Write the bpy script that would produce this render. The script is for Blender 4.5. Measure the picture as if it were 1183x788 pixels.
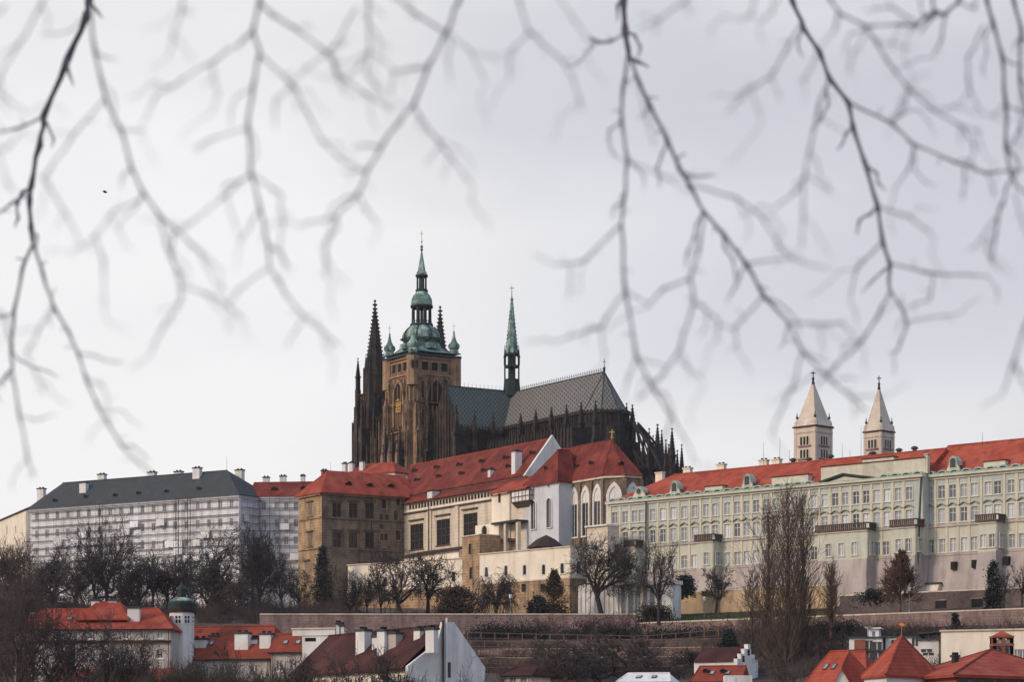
import bpy, math, random
from mathutils import Vector
R = math.radians
random.seed(11)
sc = bpy.context.scene
for o in list(bpy.data.objects):
    bpy.data.objects.remove(o)

# ------------------------------------------------------------------ camera
F, CX, HZ, CZ = 3000.0, 591.5, 880.0, 1.7      # focal length in photo pixels, centre column, horizon row, eye height
cam = bpy.data.cameras.new('camera')
cam.sensor_fit = 'HORIZONTAL'; cam.sensor_width = 36
cam.lens = 36 * F / 1183
cam.shift_y = (HZ - 394.2) / 1183
cam.clip_start = 0.1; cam.clip_end = 20000
cam.dof.use_dof = True; cam.dof.focus_distance = 600; cam.dof.aperture_fstop = 2.5
camo = bpy.data.objects.new('camera', cam)
sc.collection.objects.link(camo)
camo.location = (0, 0, CZ); camo.rotation_euler = (R(90), 0, 0)
sc.camera = camo

# ------------------------------------------------------------------ world: overcast sky, warm glow low on the left
SUN_EL, SUN_AZ = R(27), R(-118)      # azimuth measured from +Y (view) towards +X; sun stands left and a little behind the camera
sdir = Vector((math.sin(SUN_AZ) * math.cos(SUN_EL), math.cos(SUN_AZ) * math.cos(SUN_EL), math.sin(SUN_EL)))
w = bpy.data.worlds.new('World'); sc.world = w; w.use_nodes = True
nt = w.node_tree; nt.nodes.clear()
def wn(t, **k):
    n = nt.nodes.new(t)
    for a, b in k.items(): setattr(n, a, b)
    return n
def wl(a, b): nt.links.new(a, b)
out = wn('ShaderNodeOutputWorld'); bg = wn('ShaderNodeBackground'); bg.inputs['Strength'].default_value = 0.1
sky = wn('ShaderNodeTexSky', sky_type='NISHITA', sun_disc=False)
sky.sun_elevation = SUN_EL; sky.sun_rotation = SUN_AZ
sky.dust_density = 3.0
tc = wn('ShaderNodeTexCoord')
mp = wn('ShaderNodeMapping'); mp.inputs['Scale'].default_value = (1.0, 1.0, 2.2); mp.inputs['Location'].default_value = (0.42, 0.1, 0.33)
n1 = wn('ShaderNodeTexNoise'); n1.inputs['Scale'].default_value = 4.2; n1.inputs['Detail'].default_value = 6.0; n1.inputs['Roughness'].default_value = 0.5
wl(tc.outputs['Generated'], mp.inputs['Vector']); wl(mp.outputs[0], n1.inputs['Vector'])
rp = wn('ShaderNodeValToRGB')
rp.color_ramp.elements[0].position = 0.33; rp.color_ramp.elements[0].color = (4.7, 4.68, 4.95, 1)
rp.color_ramp.elements[1].position = 0.64; rp.color_ramp.elements[1].color = (6.62, 6.5, 6.58, 1)
wl(n1.outputs['Fac'], rp.inputs['Fac'])
# thinner, whiter cloud towards the sun side and close to the horizon
vd = wn('ShaderNodeVectorMath', operation='DOT_PRODUCT'); vd.inputs[1].default_value = (-0.93, 0.0, -0.55)
wl(tc.outputs['Generated'], vd.inputs[0])
mr = wn('ShaderNodeMapRange'); mr.inputs['From Min'].default_value = -0.27; mr.inputs['From Max'].default_value = 0.17
wl(vd.outputs['Value'], mr.inputs['Value'])
m1 = wn('ShaderNodeMix', data_type='RGBA'); m1.inputs['B'].default_value = (6.75, 6.6, 6.58, 1)
mm = wn('ShaderNodeMath', operation='MULTIPLY'); mm.inputs[1].default_value = 0.85
wl(mr.outputs[0], mm.inputs[0]); wl(mm.outputs[0], m1.inputs['Factor']); wl(rp.outputs['Color'], m1.inputs['A'])
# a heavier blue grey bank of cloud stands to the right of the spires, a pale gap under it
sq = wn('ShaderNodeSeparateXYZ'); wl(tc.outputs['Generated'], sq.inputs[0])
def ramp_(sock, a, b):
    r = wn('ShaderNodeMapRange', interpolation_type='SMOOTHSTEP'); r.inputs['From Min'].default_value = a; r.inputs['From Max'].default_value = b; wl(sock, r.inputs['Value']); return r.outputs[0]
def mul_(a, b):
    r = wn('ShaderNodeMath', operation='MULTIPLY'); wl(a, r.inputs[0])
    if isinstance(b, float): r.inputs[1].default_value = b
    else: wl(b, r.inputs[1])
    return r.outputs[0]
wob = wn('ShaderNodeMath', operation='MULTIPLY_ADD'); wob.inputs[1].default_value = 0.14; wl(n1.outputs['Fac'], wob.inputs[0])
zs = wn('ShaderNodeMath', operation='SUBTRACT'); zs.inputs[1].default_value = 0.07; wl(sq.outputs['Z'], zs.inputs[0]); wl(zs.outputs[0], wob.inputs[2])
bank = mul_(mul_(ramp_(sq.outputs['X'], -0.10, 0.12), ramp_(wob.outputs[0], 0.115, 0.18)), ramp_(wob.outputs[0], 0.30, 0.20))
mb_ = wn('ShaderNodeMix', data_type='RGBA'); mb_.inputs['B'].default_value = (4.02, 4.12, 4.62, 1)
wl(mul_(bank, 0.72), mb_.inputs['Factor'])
m2 = wn('ShaderNodeMix', data_type='RGBA'); m2.inputs['Factor'].default_value = 0.93
# sky above the frame, made bluer to tint the shaded walls
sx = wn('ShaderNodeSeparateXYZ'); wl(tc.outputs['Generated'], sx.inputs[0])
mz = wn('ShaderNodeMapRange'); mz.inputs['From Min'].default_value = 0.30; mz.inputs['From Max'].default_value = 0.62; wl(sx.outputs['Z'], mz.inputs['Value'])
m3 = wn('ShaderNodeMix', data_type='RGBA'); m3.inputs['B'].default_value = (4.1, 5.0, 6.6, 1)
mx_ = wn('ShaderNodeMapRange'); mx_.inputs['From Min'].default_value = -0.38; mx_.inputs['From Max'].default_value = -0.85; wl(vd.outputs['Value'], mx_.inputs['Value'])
m4 = wn('ShaderNodeMix', data_type='RGBA'); m4.inputs['B'].default_value = (2.5, 3.1, 4.3, 1)      # unseen dark blue sky at right, added to dim right-facing walls
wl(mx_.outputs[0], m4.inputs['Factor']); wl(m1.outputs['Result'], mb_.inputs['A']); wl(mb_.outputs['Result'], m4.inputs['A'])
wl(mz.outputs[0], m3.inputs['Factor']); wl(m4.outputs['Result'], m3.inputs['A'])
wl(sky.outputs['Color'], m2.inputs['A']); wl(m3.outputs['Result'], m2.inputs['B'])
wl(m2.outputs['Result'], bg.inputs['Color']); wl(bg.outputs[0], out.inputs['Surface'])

sl = bpy.data.lights.new('sun', 'SUN'); sl.energy = 1.5; sl.angle = R(12); sl.color = (1.0, 0.80, 0.60)
so = bpy.data.objects.new('sun', sl); sc.collection.objects.link(so)
so.rotation_euler = sdir.to_track_quat('Z', 'Y').to_euler(); so.location = (0, 0, 300)

vs = sc.view_settings
vs.view_transform = 'Standard'; vs.look = 'None'; vs.gamma = 1.0; vs.exposure = 0.55; vs.use_curve_mapping = False

# ------------------------------------------------------------------ helpers
def P(px, py, Y): return Vector(((px - CX) * Y / F, Y, CZ + (HZ - py) * Y / F))
def zat(py, Y): return CZ + (HZ - py) * Y / F
WL = {}
def prop(o, label=None, cat=None, group=None, kind=None):
    if label: o['label'] = label
    if cat: o['category'] = cat
    if group: o['group'] = group
    if kind: o['kind'] = kind
    return o
def thing(name, label, cat, loc, group=None):
    o = bpy.data.objects.new(name, None); sc.collection.objects.link(o)
    o.location = loc; WL[o.name] = Vector(loc); o.empty_display_size = 1
    return prop(o, label, cat, group)
def place(name, mesh, parent, wloc, rz=0.0, scale=None):
    o = bpy.data.objects.new(name, mesh); sc.collection.objects.link(o)
    base = WL[parent.name] if parent is not None else Vector((0, 0, 0))
    # parents are never rotated or scaled unless they carry copied children
    o.location = Vector(wloc) - base; o.rotation_euler = (0, 0, rz)
    if parent is not None: o.parent = parent
    if scale: o.scale = scale
    WL[o.name] = Vector(wloc)
    return o

class MB:
    def __init__(s): s.v = []; s.f = []; s.m = []; s.k = 0
    def face(s, *pts):
        b = len(s.v); s.v.extend([tuple(p) for p in pts]); s.f.append(tuple(range(b, b + len(pts)))); s.m.append(s.k)
    def idx(s, vs_, fs):
        b = len(s.v); s.v.extend([tuple(p) for p in vs_])
        for q in fs: s.f.append(tuple(b + i for i in q)); s.m.append(s.k)
    def obox(s, o, a, b, c):
        o, a, b, c = Vector(o), Vector(a), Vector(b), Vector(c)
        s.idx([o, o+a, o+a+b, o+b, o+c, o+a+c, o+a+b+c, o+b+c],
              [(0,1,2,3), (4,5,6,7), (0,1,5,4), (1,2,6,5), (2,3,7,6), (3,0,4,7)])
    def fbox(s, fr, s0, s1, z0, z1, o0, o1):
        p = fr.pt(s0, z0, o0)
        s.obox(p, fr.d3 * (s1 - s0), fr.n3 * (o1 - o0), Vector((0, 0, z1 - z0)))
    def prism(s, low, high):
        n = len(low); b = list(low) + list(high)
        s.idx(b, [tuple(range(n))[::-1], tuple(range(n, 2 * n))] + [(i, (i+1) % n, n + (i+1) % n, n + i) for i in range(n)])
    def tube(s, p, q, r0, r1, n=4):
        p, q = Vector(p), Vector(q); a = q - p
        if a.length < 1e-6: return
        u = a.orthogonal().normalized(); v = a.cross(u).normalized()
        ring = [(math.cos(2*math.pi*i/n), math.sin(2*math.pi*i/n)) for i in range(n)]
        s.idx([p + (u*c + v*t)*r0 for c, t in ring] + [q + (u*c + v*t)*r1 for c, t in ring],
              [(i, (i+1) % n, n + (i+1) % n, n + i) for i in range(n)])
    def path(s, pts, rads, n=6):
        pts = [Vector(p) for p in pts]; vs_ = []; fs = []
        for i, p in enumerate(pts):
            a = pts[min(i+1, len(pts)-1)] - pts[max(i-1, 0)]
            u = a.cross(Vector((0, 1, 0.01))).normalized(); v = a.cross(u).normalized()
            for j in range(n):
                t = 2*math.pi*j/n; vs_.append(p + (u*math.cos(t) + v*math.sin(t)) * rads[i])
        for i in range(len(pts)-1):
            for j in range(n): fs.append((i*n+j, i*n+(j+1) % n, (i+1)*n+(j+1) % n, (i+1)*n+j))
        fs.append(tuple(range(n))); fs.append(tuple((len(pts)-1)*n+j for j in range(n)))
        s.idx(vs_, fs)
    def lathe(s, c, prof, n=8, rot=0.0):
        c = Vector(c); vs_ = []; fs = []
        for r, z in prof:
            for j in range(n):
                t = rot + 2*math.pi*j/n; vs_.append((c.x + r*math.cos(t), c.y + r*math.sin(t), z))
        for i in range(len(prof)-1):
            for j in range(n): fs.append((i*n+j, i*n+(j+1) % n, (i+1)*n+(j+1) % n, (i+1)*n+j))
        fs.append(tuple(range(n))); fs.append(tuple((len(prof)-1)*n+j for j in range(n)))
        s.idx(vs_, fs)
    def mesh(s, name, mats, org=Vector((0, 0, 0)), smooth=False):
        me = bpy.data.meshes.new(name)
        me.from_pydata([(x-org[0], y-org[1], z-org[2]) for x, y, z in s.v], [], s.f)
        for m_ in (mats if isinstance(mats, (list, tuple)) else [mats]): me.materials.append(m_)
        if any(s.m): me.polygons.foreach_set('material_index', s.m)
        if smooth: me.polygons.foreach_set('use_smooth', [True] * len(me.polygons))
        me.update(); return me
    def build(s, name, mats, parent=None, org=None, smooth=False, label=None, cat=None, group=None, kind=None):
        if org is None: org = WL[parent.name] if parent is not None else Vector((0, 0, 0))
        org = Vector(org)
        me = s.mesh(name, mats, org, smooth)
        o = place(name, me, parent, org)
        return prop(o, label, cat, group, kind)

class Fac:
    """a vertical plane: s runs along it to the right as seen from the camera, o points out of the wall"""
    def __init__(s, O, d):
        s.O = Vector((O[0], O[1], 0)); s.d = Vector((d[0], d[1], 0)).normalized(); s.d3 = s.d
        s.n3 = Vector((s.d.y, -s.d.x, 0)); s.ang = math.atan2(s.d.y, s.d.x)
    @classmethod
    def px(c, x0, Y0, x1, Y1):
        a = P(x0, 0, Y0); b = P(x1, 0, Y1); return c(a, b - a)
    def pt(s, a, z, o=0.0):
        q = s.O + s.d * a + s.n3 * o; return Vector((q.x, q.y, z))
    def s(self, px, o=0.0):
        O = self.O + self.n3 * o; k = (px - CX) / F
        return (k * O.y - O.x) / (self.d.x - k * self.d.y)
    def z(self, px, py, o=0.0):
        return zat(py, (self.O + self.n3 * o + self.d * self.s(px, o)).y)
    def off(self, o, a=0.0): return Fac(self.O + self.n3 * o + self.d * a, self.d)
    def side(self, a, o): return Fac(self.pt(a, 0, o), -self.n3)      # the end wall at s=a seen from its right, starting at out=o going back

def hit(px, py, p0, nrm):
    d = Vector(((px - CX) / F, 1, (HZ - py) / F)); c = Vector((0, 0, CZ))
    t = (Vector(p0) - c).dot(nrm) / d.dot(nrm); return c + d * t

# ------------------------------------------------------------------ materials
def srgb(r, g, b):
    f = lambda c: (c/255/12.92) if c/255 <= 0.04045 else ((c/255+0.055)/1.055)**2.4
    return (f(r), f(g), f(b), 1)
MATS = {}
def mat(name, a, b=None, scale=0.6, rough=0.85, streak=None, bump=0.0, bscale=3.0, metal=0.0, spec=0.3, c=None, cscale=0.12, courses=None):
    """a..b mottled by noise; streak: colour of vertical runs (dirt, shading on copper); courses: (height, darkness) of horizontal joints"""
    m = bpy.data.materials.new(name); m.use_nodes = True; t = m.node_tree; N = t.nodes; L = t.links
    bs = N['Principled BSDF']; bs.inputs['Roughness'].default_value = rough; bs.inputs['Metallic'].default_value = metal
    bs.inputs['Specular IOR Level'].default_value = spec
    if b is None: b = tuple(x * 0.8 for x in a[:3])
    gm = N.new('ShaderNodeNewGeometry')
    def noise(sc_, det=5, vec=None, stretch=None):
        n = N.new('ShaderNodeTexNoise'); n.inputs['Scale'].default_value = sc_; n.inputs['Detail'].default_value = det; n.inputs['Roughness'].default_value = 0.62
        mpn = N.new('ShaderNodeMapping'); mpn.inputs['Scale'].default_value = stretch or (1, 1, 1)
        L.new(gm.outputs['Position'], mpn.inputs['Vector']); L.new(mpn.outputs[0], n.inputs['Vector']); return n
    def ramp(src, lo, hi):
        r = N.new('ShaderNodeMapRange'); r.inputs['From Min'].default_value = lo; r.inputs['From Max'].default_value = hi
        L.new(src, r.inputs['Value']); return r.outputs[0]
    def mix(fac, A, B):
        x = N.new('ShaderNodeMix'); x.data_type = 'RGBA'; L.new(fac, x.inputs['Factor'])
        for sck, val in (('A', A), ('B', B)):
            if isinstance(val, tuple): x.inputs[sck].default_value = (*val[:3], 1)
            else: L.new(val, x.inputs[sck])
        return x.outputs['Result']
    col = mix(ramp(noise(scale).outputs['Fac'], 0.32, 0.68), a, b)
    if c: col = mix(ramp(noise(cscale, 3).outputs['Fac'], 0.42, 0.66), col, c)
    if streak:
        st = noise(0.55, 6, stretch=(1, 1, 0.09))
        f = N.new('ShaderNodeMath'); f.operation = 'MULTIPLY'; f.inputs[1].default_value = streak[1]
        L.new(ramp(st.outputs['Fac'], 0.48, 0.72), f.inputs[0]); col = mix(f.outputs[0], col, streak[0])
    if courses:
        sp = N.new('ShaderNodeSeparateXYZ'); L.new(gm.outputs['Position'], sp.inputs[0])
        dv = N.new('ShaderNodeMath'); dv.operation = 'DIVIDE'; dv.inputs[1].default_value = courses[0]; L.new(sp.outputs['Z'], dv.inputs[0])
        fr = N.new('ShaderNodeMath'); fr.operation = 'FRACT'; L.new(dv.outputs[0], fr.inputs[0])
        f = N.new('ShaderNodeMath'); f.operation = 'MULTIPLY'; f.inputs[1].default_value = courses[1]
        L.new(ramp(fr.outputs[0], 0.62, 0.98), f.inputs[0])
        col = mix(f.outputs[0], col, tuple(x * 0.35 for x in a[:3]))
    L.new(col, bs.inputs['Base Color'])
    if bump:
        bp = N.new('ShaderNodeBump'); bp.inputs['Strength'].default_value = bump; bp.inputs['Distance'].default_value = 0.2
        L.new(noise(bscale, 4).outputs['Fac'], bp.inputs['Height']); L.new(bp.outputs[0], bs.inputs['Normal'])
    MATS[name] = m; return m

M = {}
M['roof_red'] = mat('red roof tiles', (.335, .062, .038), (.21, .038, .027), 0.45, .92, spec=.12, streak=((.12, .028, .023), .75), courses=(.32, .3), c=(.34, .085, .055), cscale=.3)
M['roof_red2'] = mat('orange red roof tiles', (.385, .074, .044), (.255, .045, .031), 0.4, .92, spec=.12, streak=((.15, .034, .027), .7), courses=(.5, .4), c=(.38, .095, .058), cscale=.3)
M['roof_maroon'] = mat('weathered maroon roof tiles', (.19, .038, .028), (.10, .023, .020), 0.4, .92, spec=.12, streak=((.075, .021, .02), .75), courses=(.32, .35), c=(.225, .055, .04), cscale=.25)
M['roof_orange'] = mat('orange roof tiles', (.28, .062, .038), (.18, .042, .029), .7, .92, spec=.12, streak=((.18, .05, .035), .5), courses=(.3, .4))
M['roof_brown'] = mat('dark brown roof tiles', (.060, .022, .020), (.036, .017, .016), 0.6, .92, spec=.12, courses=(.3, .4), c=(.095, .036, .03), cscale=.2)
M['roof_slate'] = mat('grey slate roof', (.066, .070, .075), (.048, .052, .057), 0.5, .85, spec=.15, streak=((.035, .04, .05), .4), courses=(.35, .3))
M['plaster_white'] = mat('white plaster', (.76, .74, .73), (.60, .59, .59), .4, .9, streak=((.36, .35, .35), .6), c=(.62, .60, .58), cscale=.3)
M['plaster_lav'] = mat('lavender grey plaster', (.56, .57, .62), (.47, .48, .53), .3, .9, streak=((.36, .35, .36), .5))
M['plaster_grime_shade'] = mat('grimy twig shaded plaster', (.50, .46, .43), (.36, .33, .31), .5, .9, streak=((.2, .18, .17), .6), c=(.3, .27, .25), cscale=.2)  # dimmed in the colour for twig shade as well as grime
M['roof_dark'] = mat('blackish brown tiles', (.045, .026, .023), (.03, .02, .018), .7, .9, courses=(.3, .3))
M['palace_bay'] = mat('grey cream bay plaster', (.53, .53, .455), (.45, .455, .395), .5, .9, streak=((.3, .3, .26), .5))
M['hood'] = mat('ochre window hood', (.34, .27, .17), (.24, .19, .12), 1, .9)
M['plaster_cream'] = mat('cream plaster', (.80, .71, .60), (.68, .60, .50), .35, .9, streak=((.40, .34, .27), .5))
M['plaster_stone'] = mat('pale ashlar plaster', (.68, .585, .475), (.52, .44, .355), .5, .9, streak=((.25, .21, .17), .55), courses=(.9, .22))
M['plaster_blue'] = mat('scaffolded white plaster', (.86, .86, .90), (.76, .77, .82), .5, .9, streak=((.42, .42, .46), .5), c=(.70, .68, .68))
M['palace_wall'] = mat('pale yellow palace plaster', (.56, .545, .45), (.47, .46, .385), .5, .9, streak=((.36, .34, .25), .5))
M['palace_grey'] = mat('grey green plaster panels', (.45, .495, .47), (.37, .41, .395), .6, .9, streak=((.27, .30, .28), .4))
M['palace_trim'] = mat('cream stucco trim', (.60, .565, .46), (.49, .46, .375), .8, .9, streak=((.35, .30, .23), .4))
M['wall_pink'] = mat('pinkish grey render', (.40, .345, .325), (.32, .275, .27), .25, .9, streak=((.20, .175, .18), .75), c=(.46, .40, .36))
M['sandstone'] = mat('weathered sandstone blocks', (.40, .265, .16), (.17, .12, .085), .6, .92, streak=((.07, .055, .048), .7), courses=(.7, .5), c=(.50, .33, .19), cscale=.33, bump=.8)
M['sandstone_dark'] = mat('sooty and shaded sandstone', (.225, .16, .115), (.085, .067, .058), .55, .92, streak=((.05, .042, .04), .7), courses=(.7, .4), c=(.25, .185, .13), cscale=.3, bump=.5)  # darker copy of the sandstone, also used for a shaded face
M['stone_tower'] = mat('brown tower sandstone', (.42, .255, .155), (.14, .092, .066), .42, .92, streak=((.055, .042, .038), .8), courses=(.8, .35), c=(.36, .235, .14), cscale=.3, bump=.6)
M['stone_tower2'] = mat('sooty brown tower sandstone', (.27, .165, .105), (.060, .042, .034), .5, .92, streak=((.032, .026, .025), .85), courses=(.8, .35), c=(.34, .22, .135), cscale=.35, bump=.8)
M['stone_soot'] = mat('sooty gothic stone', (.036, .028, .026), (.017, .015, .016), .7, .92, streak=((.011, .010, .012), .85), c=(.082, .057, .043), cscale=.35, bump=.6)
M['stone_black'] = mat('blackened gothic stone', (.034, .028, .027), (.018, .016, .017), .8, .92, streak=((.012, .012, .013), .6), c=(.055, .042, .036), cscale=.3, bump=.5)
M['stone_white'] = mat('pale limestone', (.62, .53, .44), (.47, .40, .345), .6, .92, streak=((.30, .25, .22), .6), c=(.55, .45, .37), cscale=.3)
M['copper'] = mat('green copper', (.16, .25, .22), (.055, .11, .10), .7, .8, streak=((.018, .036, .035), 1.0), c=(.36, .46, .40), cscale=.5)  # dark runs and pale patches put shading and highlights into the colour
M['copper_dark'] = mat('dark copper', (.020, .036, .035), (.012, .021, .021), .8, .7)
M['copper_pale'] = mat('pale green copper flashing', (.36, .47, .40), (.25, .36, .31), .8, .7, streak=((.12, .17, .15), .5))
M['gold'] = mat('gilding', (.75, .45, .12), (.6, .34, .1), 1, .35, metal=.7)
M['glass_dark'] = mat('dark window glass', (.018, .018, .022), (.035, .033, .036), 1.2, .12, spec=.5)
M['void'] = mat('dark opening', (.012, .011, .012), (.02, .018, .018), 1, .9)
M['frame_white'] = mat('white window paint', (.78, .78, .77), (.68, .68, .68), 1, .6)
M['frame_dark'] = mat('dark stone window frame', (.10, .075, .055), (.06, .047, .038), 1, .8)
M['frame_lime'] = mat('pale window stone', (.70, .67, .63), (.58, .55, .53), 1, .8)
M['iron'] = mat('dark iron', (.03, .03, .033), (.045, .04, .04), 1, .6, metal=.2)
M['balcony'] = mat('brown stone balcony', (.11, .07, .06), (.07, .048, .043), 1, .85)
M['pipe_green'] = mat('dark green pipe', (.045, .075, .075), (.03, .05, .052), 1, .6)
M['steel'] = mat('galvanised steel', (.22, .22, .24), (.16, .16, .18), 1, .6, metal=.3)
M['deck'] = mat('scaffold deck boards', (.15, .13, .13), (.09, .08, .085), 1, .9)
M['brick'] = mat('red brick', (.30, .10, .07), (.21, .07, .05), 1, .9)
M['wall_brown'] = mat('brown rubble wall', (.36, .245, .22), (.16, .112, .105), .8, .95, streak=((.06, .048, .048), .7), c=(.24, .17, .155), cscale=.3, bump=1.0, bscale=1.6, courses=(.55, .45))
M['wall_dark'] = mat('dark rubble wall', (.115, .088, .08), (.065, .052, .05), 1.4, .95, c=(.16, .12, .105), cscale=.25, bump=.8)
M['wall_ochre'] = mat('ochre garden wall', (.55, .40, .25), (.44, .31, .19), .6, .95, streak=((.28, .2, .13), .5))
M['earth'] = mat('winter ground', (.075, .051, .042), (.036, .029, .027), .25, 1, c=(.115, .07, .052), cscale=.06)
M['grass'] = mat('winter grass', (.052, .076, .024), (.070, .078, .030), .5, 1, c=(.03, .036, .017), cscale=.12)
M['path'] = mat('sandy path', (.26, .20, .16), (.2, .155, .125), .8, 1)
M['bark'] = mat('dark bark', (.050, .041, .041), (.028, .024, .027), 1, .95)
M['bark_brown'] = mat('brown bark', (.084, .062, .055), (.050, .039, .037), 1, .95)
M['bark_poplar'] = mat('reddish poplar bark', (.105, .070, .056), (.062, .042, .036), 1, .95)
M['bark_pale'] = mat('pale bark', (.17, .14, .12), (.10, .084, .076), 1, .95)
M['bark_red'] = mat('reddish brown twigs', (.115, .062, .050), (.075, .043, .038), 1, .95)
M['branch'] = mat('wet branch bark', (.044, .038, .056), (.062, .05, .064), 30, .75)
M['bark_mix'] = mat('scrub twigs', (.058, .046, .044), (.026, .023, .026), .25, .95, c=(.08, .052, .046), cscale=.12)
M['leaf_dark'] = mat('dark evergreen needles', (.018, .024, .019), (.03, .034, .026), .8, .9, c=(.012, .016, .015), cscale=.5)
M['leaf_olive'] = mat('olive brown foliage', (.062, .050, .026), (.040, .036, .022), .7, .9, c=(.085, .058, .032), cscale=.4)
M['leaf_ivy'] = mat('dark ivy', (.030, .029, .026), (.045, .040, .034), .7, .9, c=(.020, .020, .02), cscale=.4)
M['leaf_rust'] = mat('rusty dry foliage', (.085, .048, .042), (.058, .036, .033), .7, .9, c=(.042, .03, .03), cscale=.4)
M['flag_red'] = mat('red flag cloth', (.45, .05, .04), None, 1, .9)
M['flag_yellow'] = mat('yellow flag cloth', (.70, .38, .05), None, 1, .9)
M['post'] = mat('weathered timber', (.18, .115, .085), (.11, .075, .06), 1, .9)
M['feather'] = mat('dark feathers', (.05, .05, .055), (.03, .03, .035), 5, .8)

def pane_mat(name, dark, pale):
    m = bpy.data.materials.new(name); m.use_nodes = True; t = m.node_tree; bs = t.nodes['Principled BSDF']
    bs.inputs['Roughness'].default_value = .12
    oi = t.nodes.new('ShaderNodeObjectInfo'); mx = t.nodes.new('ShaderNodeMix'); mx.data_type = 'RGBA'
    mx.inputs['A'].default_value = (*dark, 1); mx.inputs['B'].default_value = (*pale, 1)
    t.links.new(oi.outputs['Random'], mx.inputs['Factor']); t.links.new(mx.outputs['Result'], bs.inputs['Base Color']); return m
M['pane'] = pane_mat('curtained window glass', (.05, .055, .065), (.60, .63, .66))
M['pane_blue'] = pane_mat('dull window glass', (.13, .13, .145), (.34, .34, .37))

def roof_lozenge(name, a, b, c):
    """patterned cathedral roof tiles: crossed diagonal bands of two colours"""
    m = mat(name, a, tuple(x*.8 for x in a), .6, .7, streak=(tuple(x*.5 for x in a), .4)); t = m.node_tree; N, L = t.nodes, t.links
    bs = N['Principled BSDF']; src = bs.inputs['Base Color'].links[0].from_socket
    gm = N.new('ShaderNodeNewGeometry'); ws = []
    for ang in (0.62, -0.62):
        mpn = N.new('ShaderNodeMapping'); mpn.vector_type = 'TEXTURE'; mpn.inputs['Rotation'].default_value = (0, ang, 0)
        L.new(gm.outputs['Position'], mpn.inputs['Vector'])
        wv = N.new('ShaderNodeTexWave'); wv.bands_direction = 'X'; wv.inputs['Scale'].default_value = .34; wv.inputs['Distortion'].default_value = .5; wv.inputs['Detail Scale'].default_value = 1.5
        L.new(mpn.outputs[0], wv.inputs['Vector']); ws.append(wv)
    ml = N.new('ShaderNodeMath'); ml.operation = 'MULTIPLY'; L.new(ws[0].outputs['Fac'], ml.inputs[0]); L.new(ws[1].outputs['Fac'], ml.inputs[1])
    mr_ = N.new('ShaderNodeMapRange'); mr_.inputs['From Min'].default_value = .2; mr_.inputs['From Max'].default_value = .5; mr_.inputs['To Max'].default_value = .95
    L.new(ml.outputs[0], mr_.inputs['Value'])
    mx = N.new('ShaderNodeMix'); mx.data_type = 'RGBA'; mx.inputs['B'].default_value = (*b, 1)
    L.new(mr_.outputs[0], mx.inputs['Factor']); L.new(src, mx.inputs['A']); L.new(mx.outputs['Result'], bs.inputs['Base Color']); return m
M['roof_choir'] = roof_lozenge('patterned brown roof tiles', (.17, .160, .150), (.045, .043, .046), None)
M['roof_transept'] = roof_lozenge('patterned green black roof tiles', (.085, .108, .102), (.02, .028, .03), None)

# ------------------------------------------------------------------ shared builders
def wall(mb, fr, s0, s1, z0, z1, holes, o=0.0, dep=0.4):
    ss = sorted({s0, s1} | {x for h in holes for x in h[:2] if s0 < x < s1}); zs = sorted({z0, z1} | {x for h in holes for x in h[2:] if z0 < x < z1})
    for i in range(len(ss)-1):
        run = None
        for j in range(len(zs)-1):
            a, b = (ss[i]+ss[i+1])/2, (zs[j]+zs[j+1])/2
            solid = not any(h[0] < a < h[1] and h[2] < b < h[3] for h in holes)
            if solid: run = (run[0], zs[j+1]) if run else (zs[j], zs[j+1])
            if run and (not solid or j == len(zs)-2):
                mb.face(fr.pt(ss[i], run[0], o), fr.pt(ss[i+1], run[0], o), fr.pt(ss[i+1], run[1], o), fr.pt(ss[i], run[1], o)); run = None
    for a, b, c, d in holes:
        for p, q in (((a, c), (b, c)), ((b, c), (b, d)), ((b, d), (a, d)), ((a, d), (a, c))):
            mb.face(fr.pt(p[0], p[1], o), fr.pt(q[0], q[1], o), fr.pt(q[0], q[1], o-dep), fr.pt(p[0], p[1], o-dep))

def block(mb, fr, s0, s1, z0, z1, o0, o1, holes=(), top=True):
    """a wall block: pierced front at o1, plain ends, back and top"""
    wall(mb, fr, s0, s1, z0, z1, list(holes), o1)
    for a in (s0, s1): mb.face(fr.pt(a, z0, o1), fr.pt(a, z0, o0), fr.pt(a, z1, o0), fr.pt(a, z1, o1))
    mb.face(fr.pt(s0, z0, o0), fr.pt(s1, z0, o0), fr.pt(s1, z1, o0), fr.pt(s0, z1, o0))
    if top: mb.face(fr.pt(s0, z1, o0), fr.pt(s1, z1, o0), fr.pt(s1, z1, o1), fr.pt(s0, z1, o1))

def hip(mb, fr, s0, s1, o0, o1, ze, zr, hl, hr, oR=None, th=.25):
    """roof over s0..s1, o0(back)..o1(front); ridge between s0+hl and s1-hr; hl/hr = 0 gives a gable"""
    om = (o0 + o1) / 2 if oR is None else oR
    A, B, C, D = fr.pt(s0, ze, o1), fr.pt(s1, ze, o1), fr.pt(s1, ze, o0), fr.pt(s0, ze, o0)
    r0, r1 = fr.pt(s0+hl, zr, om), fr.pt(s1-hr, zr, om)
    mb.face(A, B, r1, r0); mb.face(C, D, r0, r1); mb.face(D, A, r0); mb.face(B, C, r1)
    dz = Vector((0, 0, th))
    mb.face(A-dz, B-dz, C-dz, D-dz)
    for p, q in ((A, B), (B, C), (C, D), (D, A)): mb.face(p, q, q-dz, p-dz)
    return A, B, r0, r1

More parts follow.
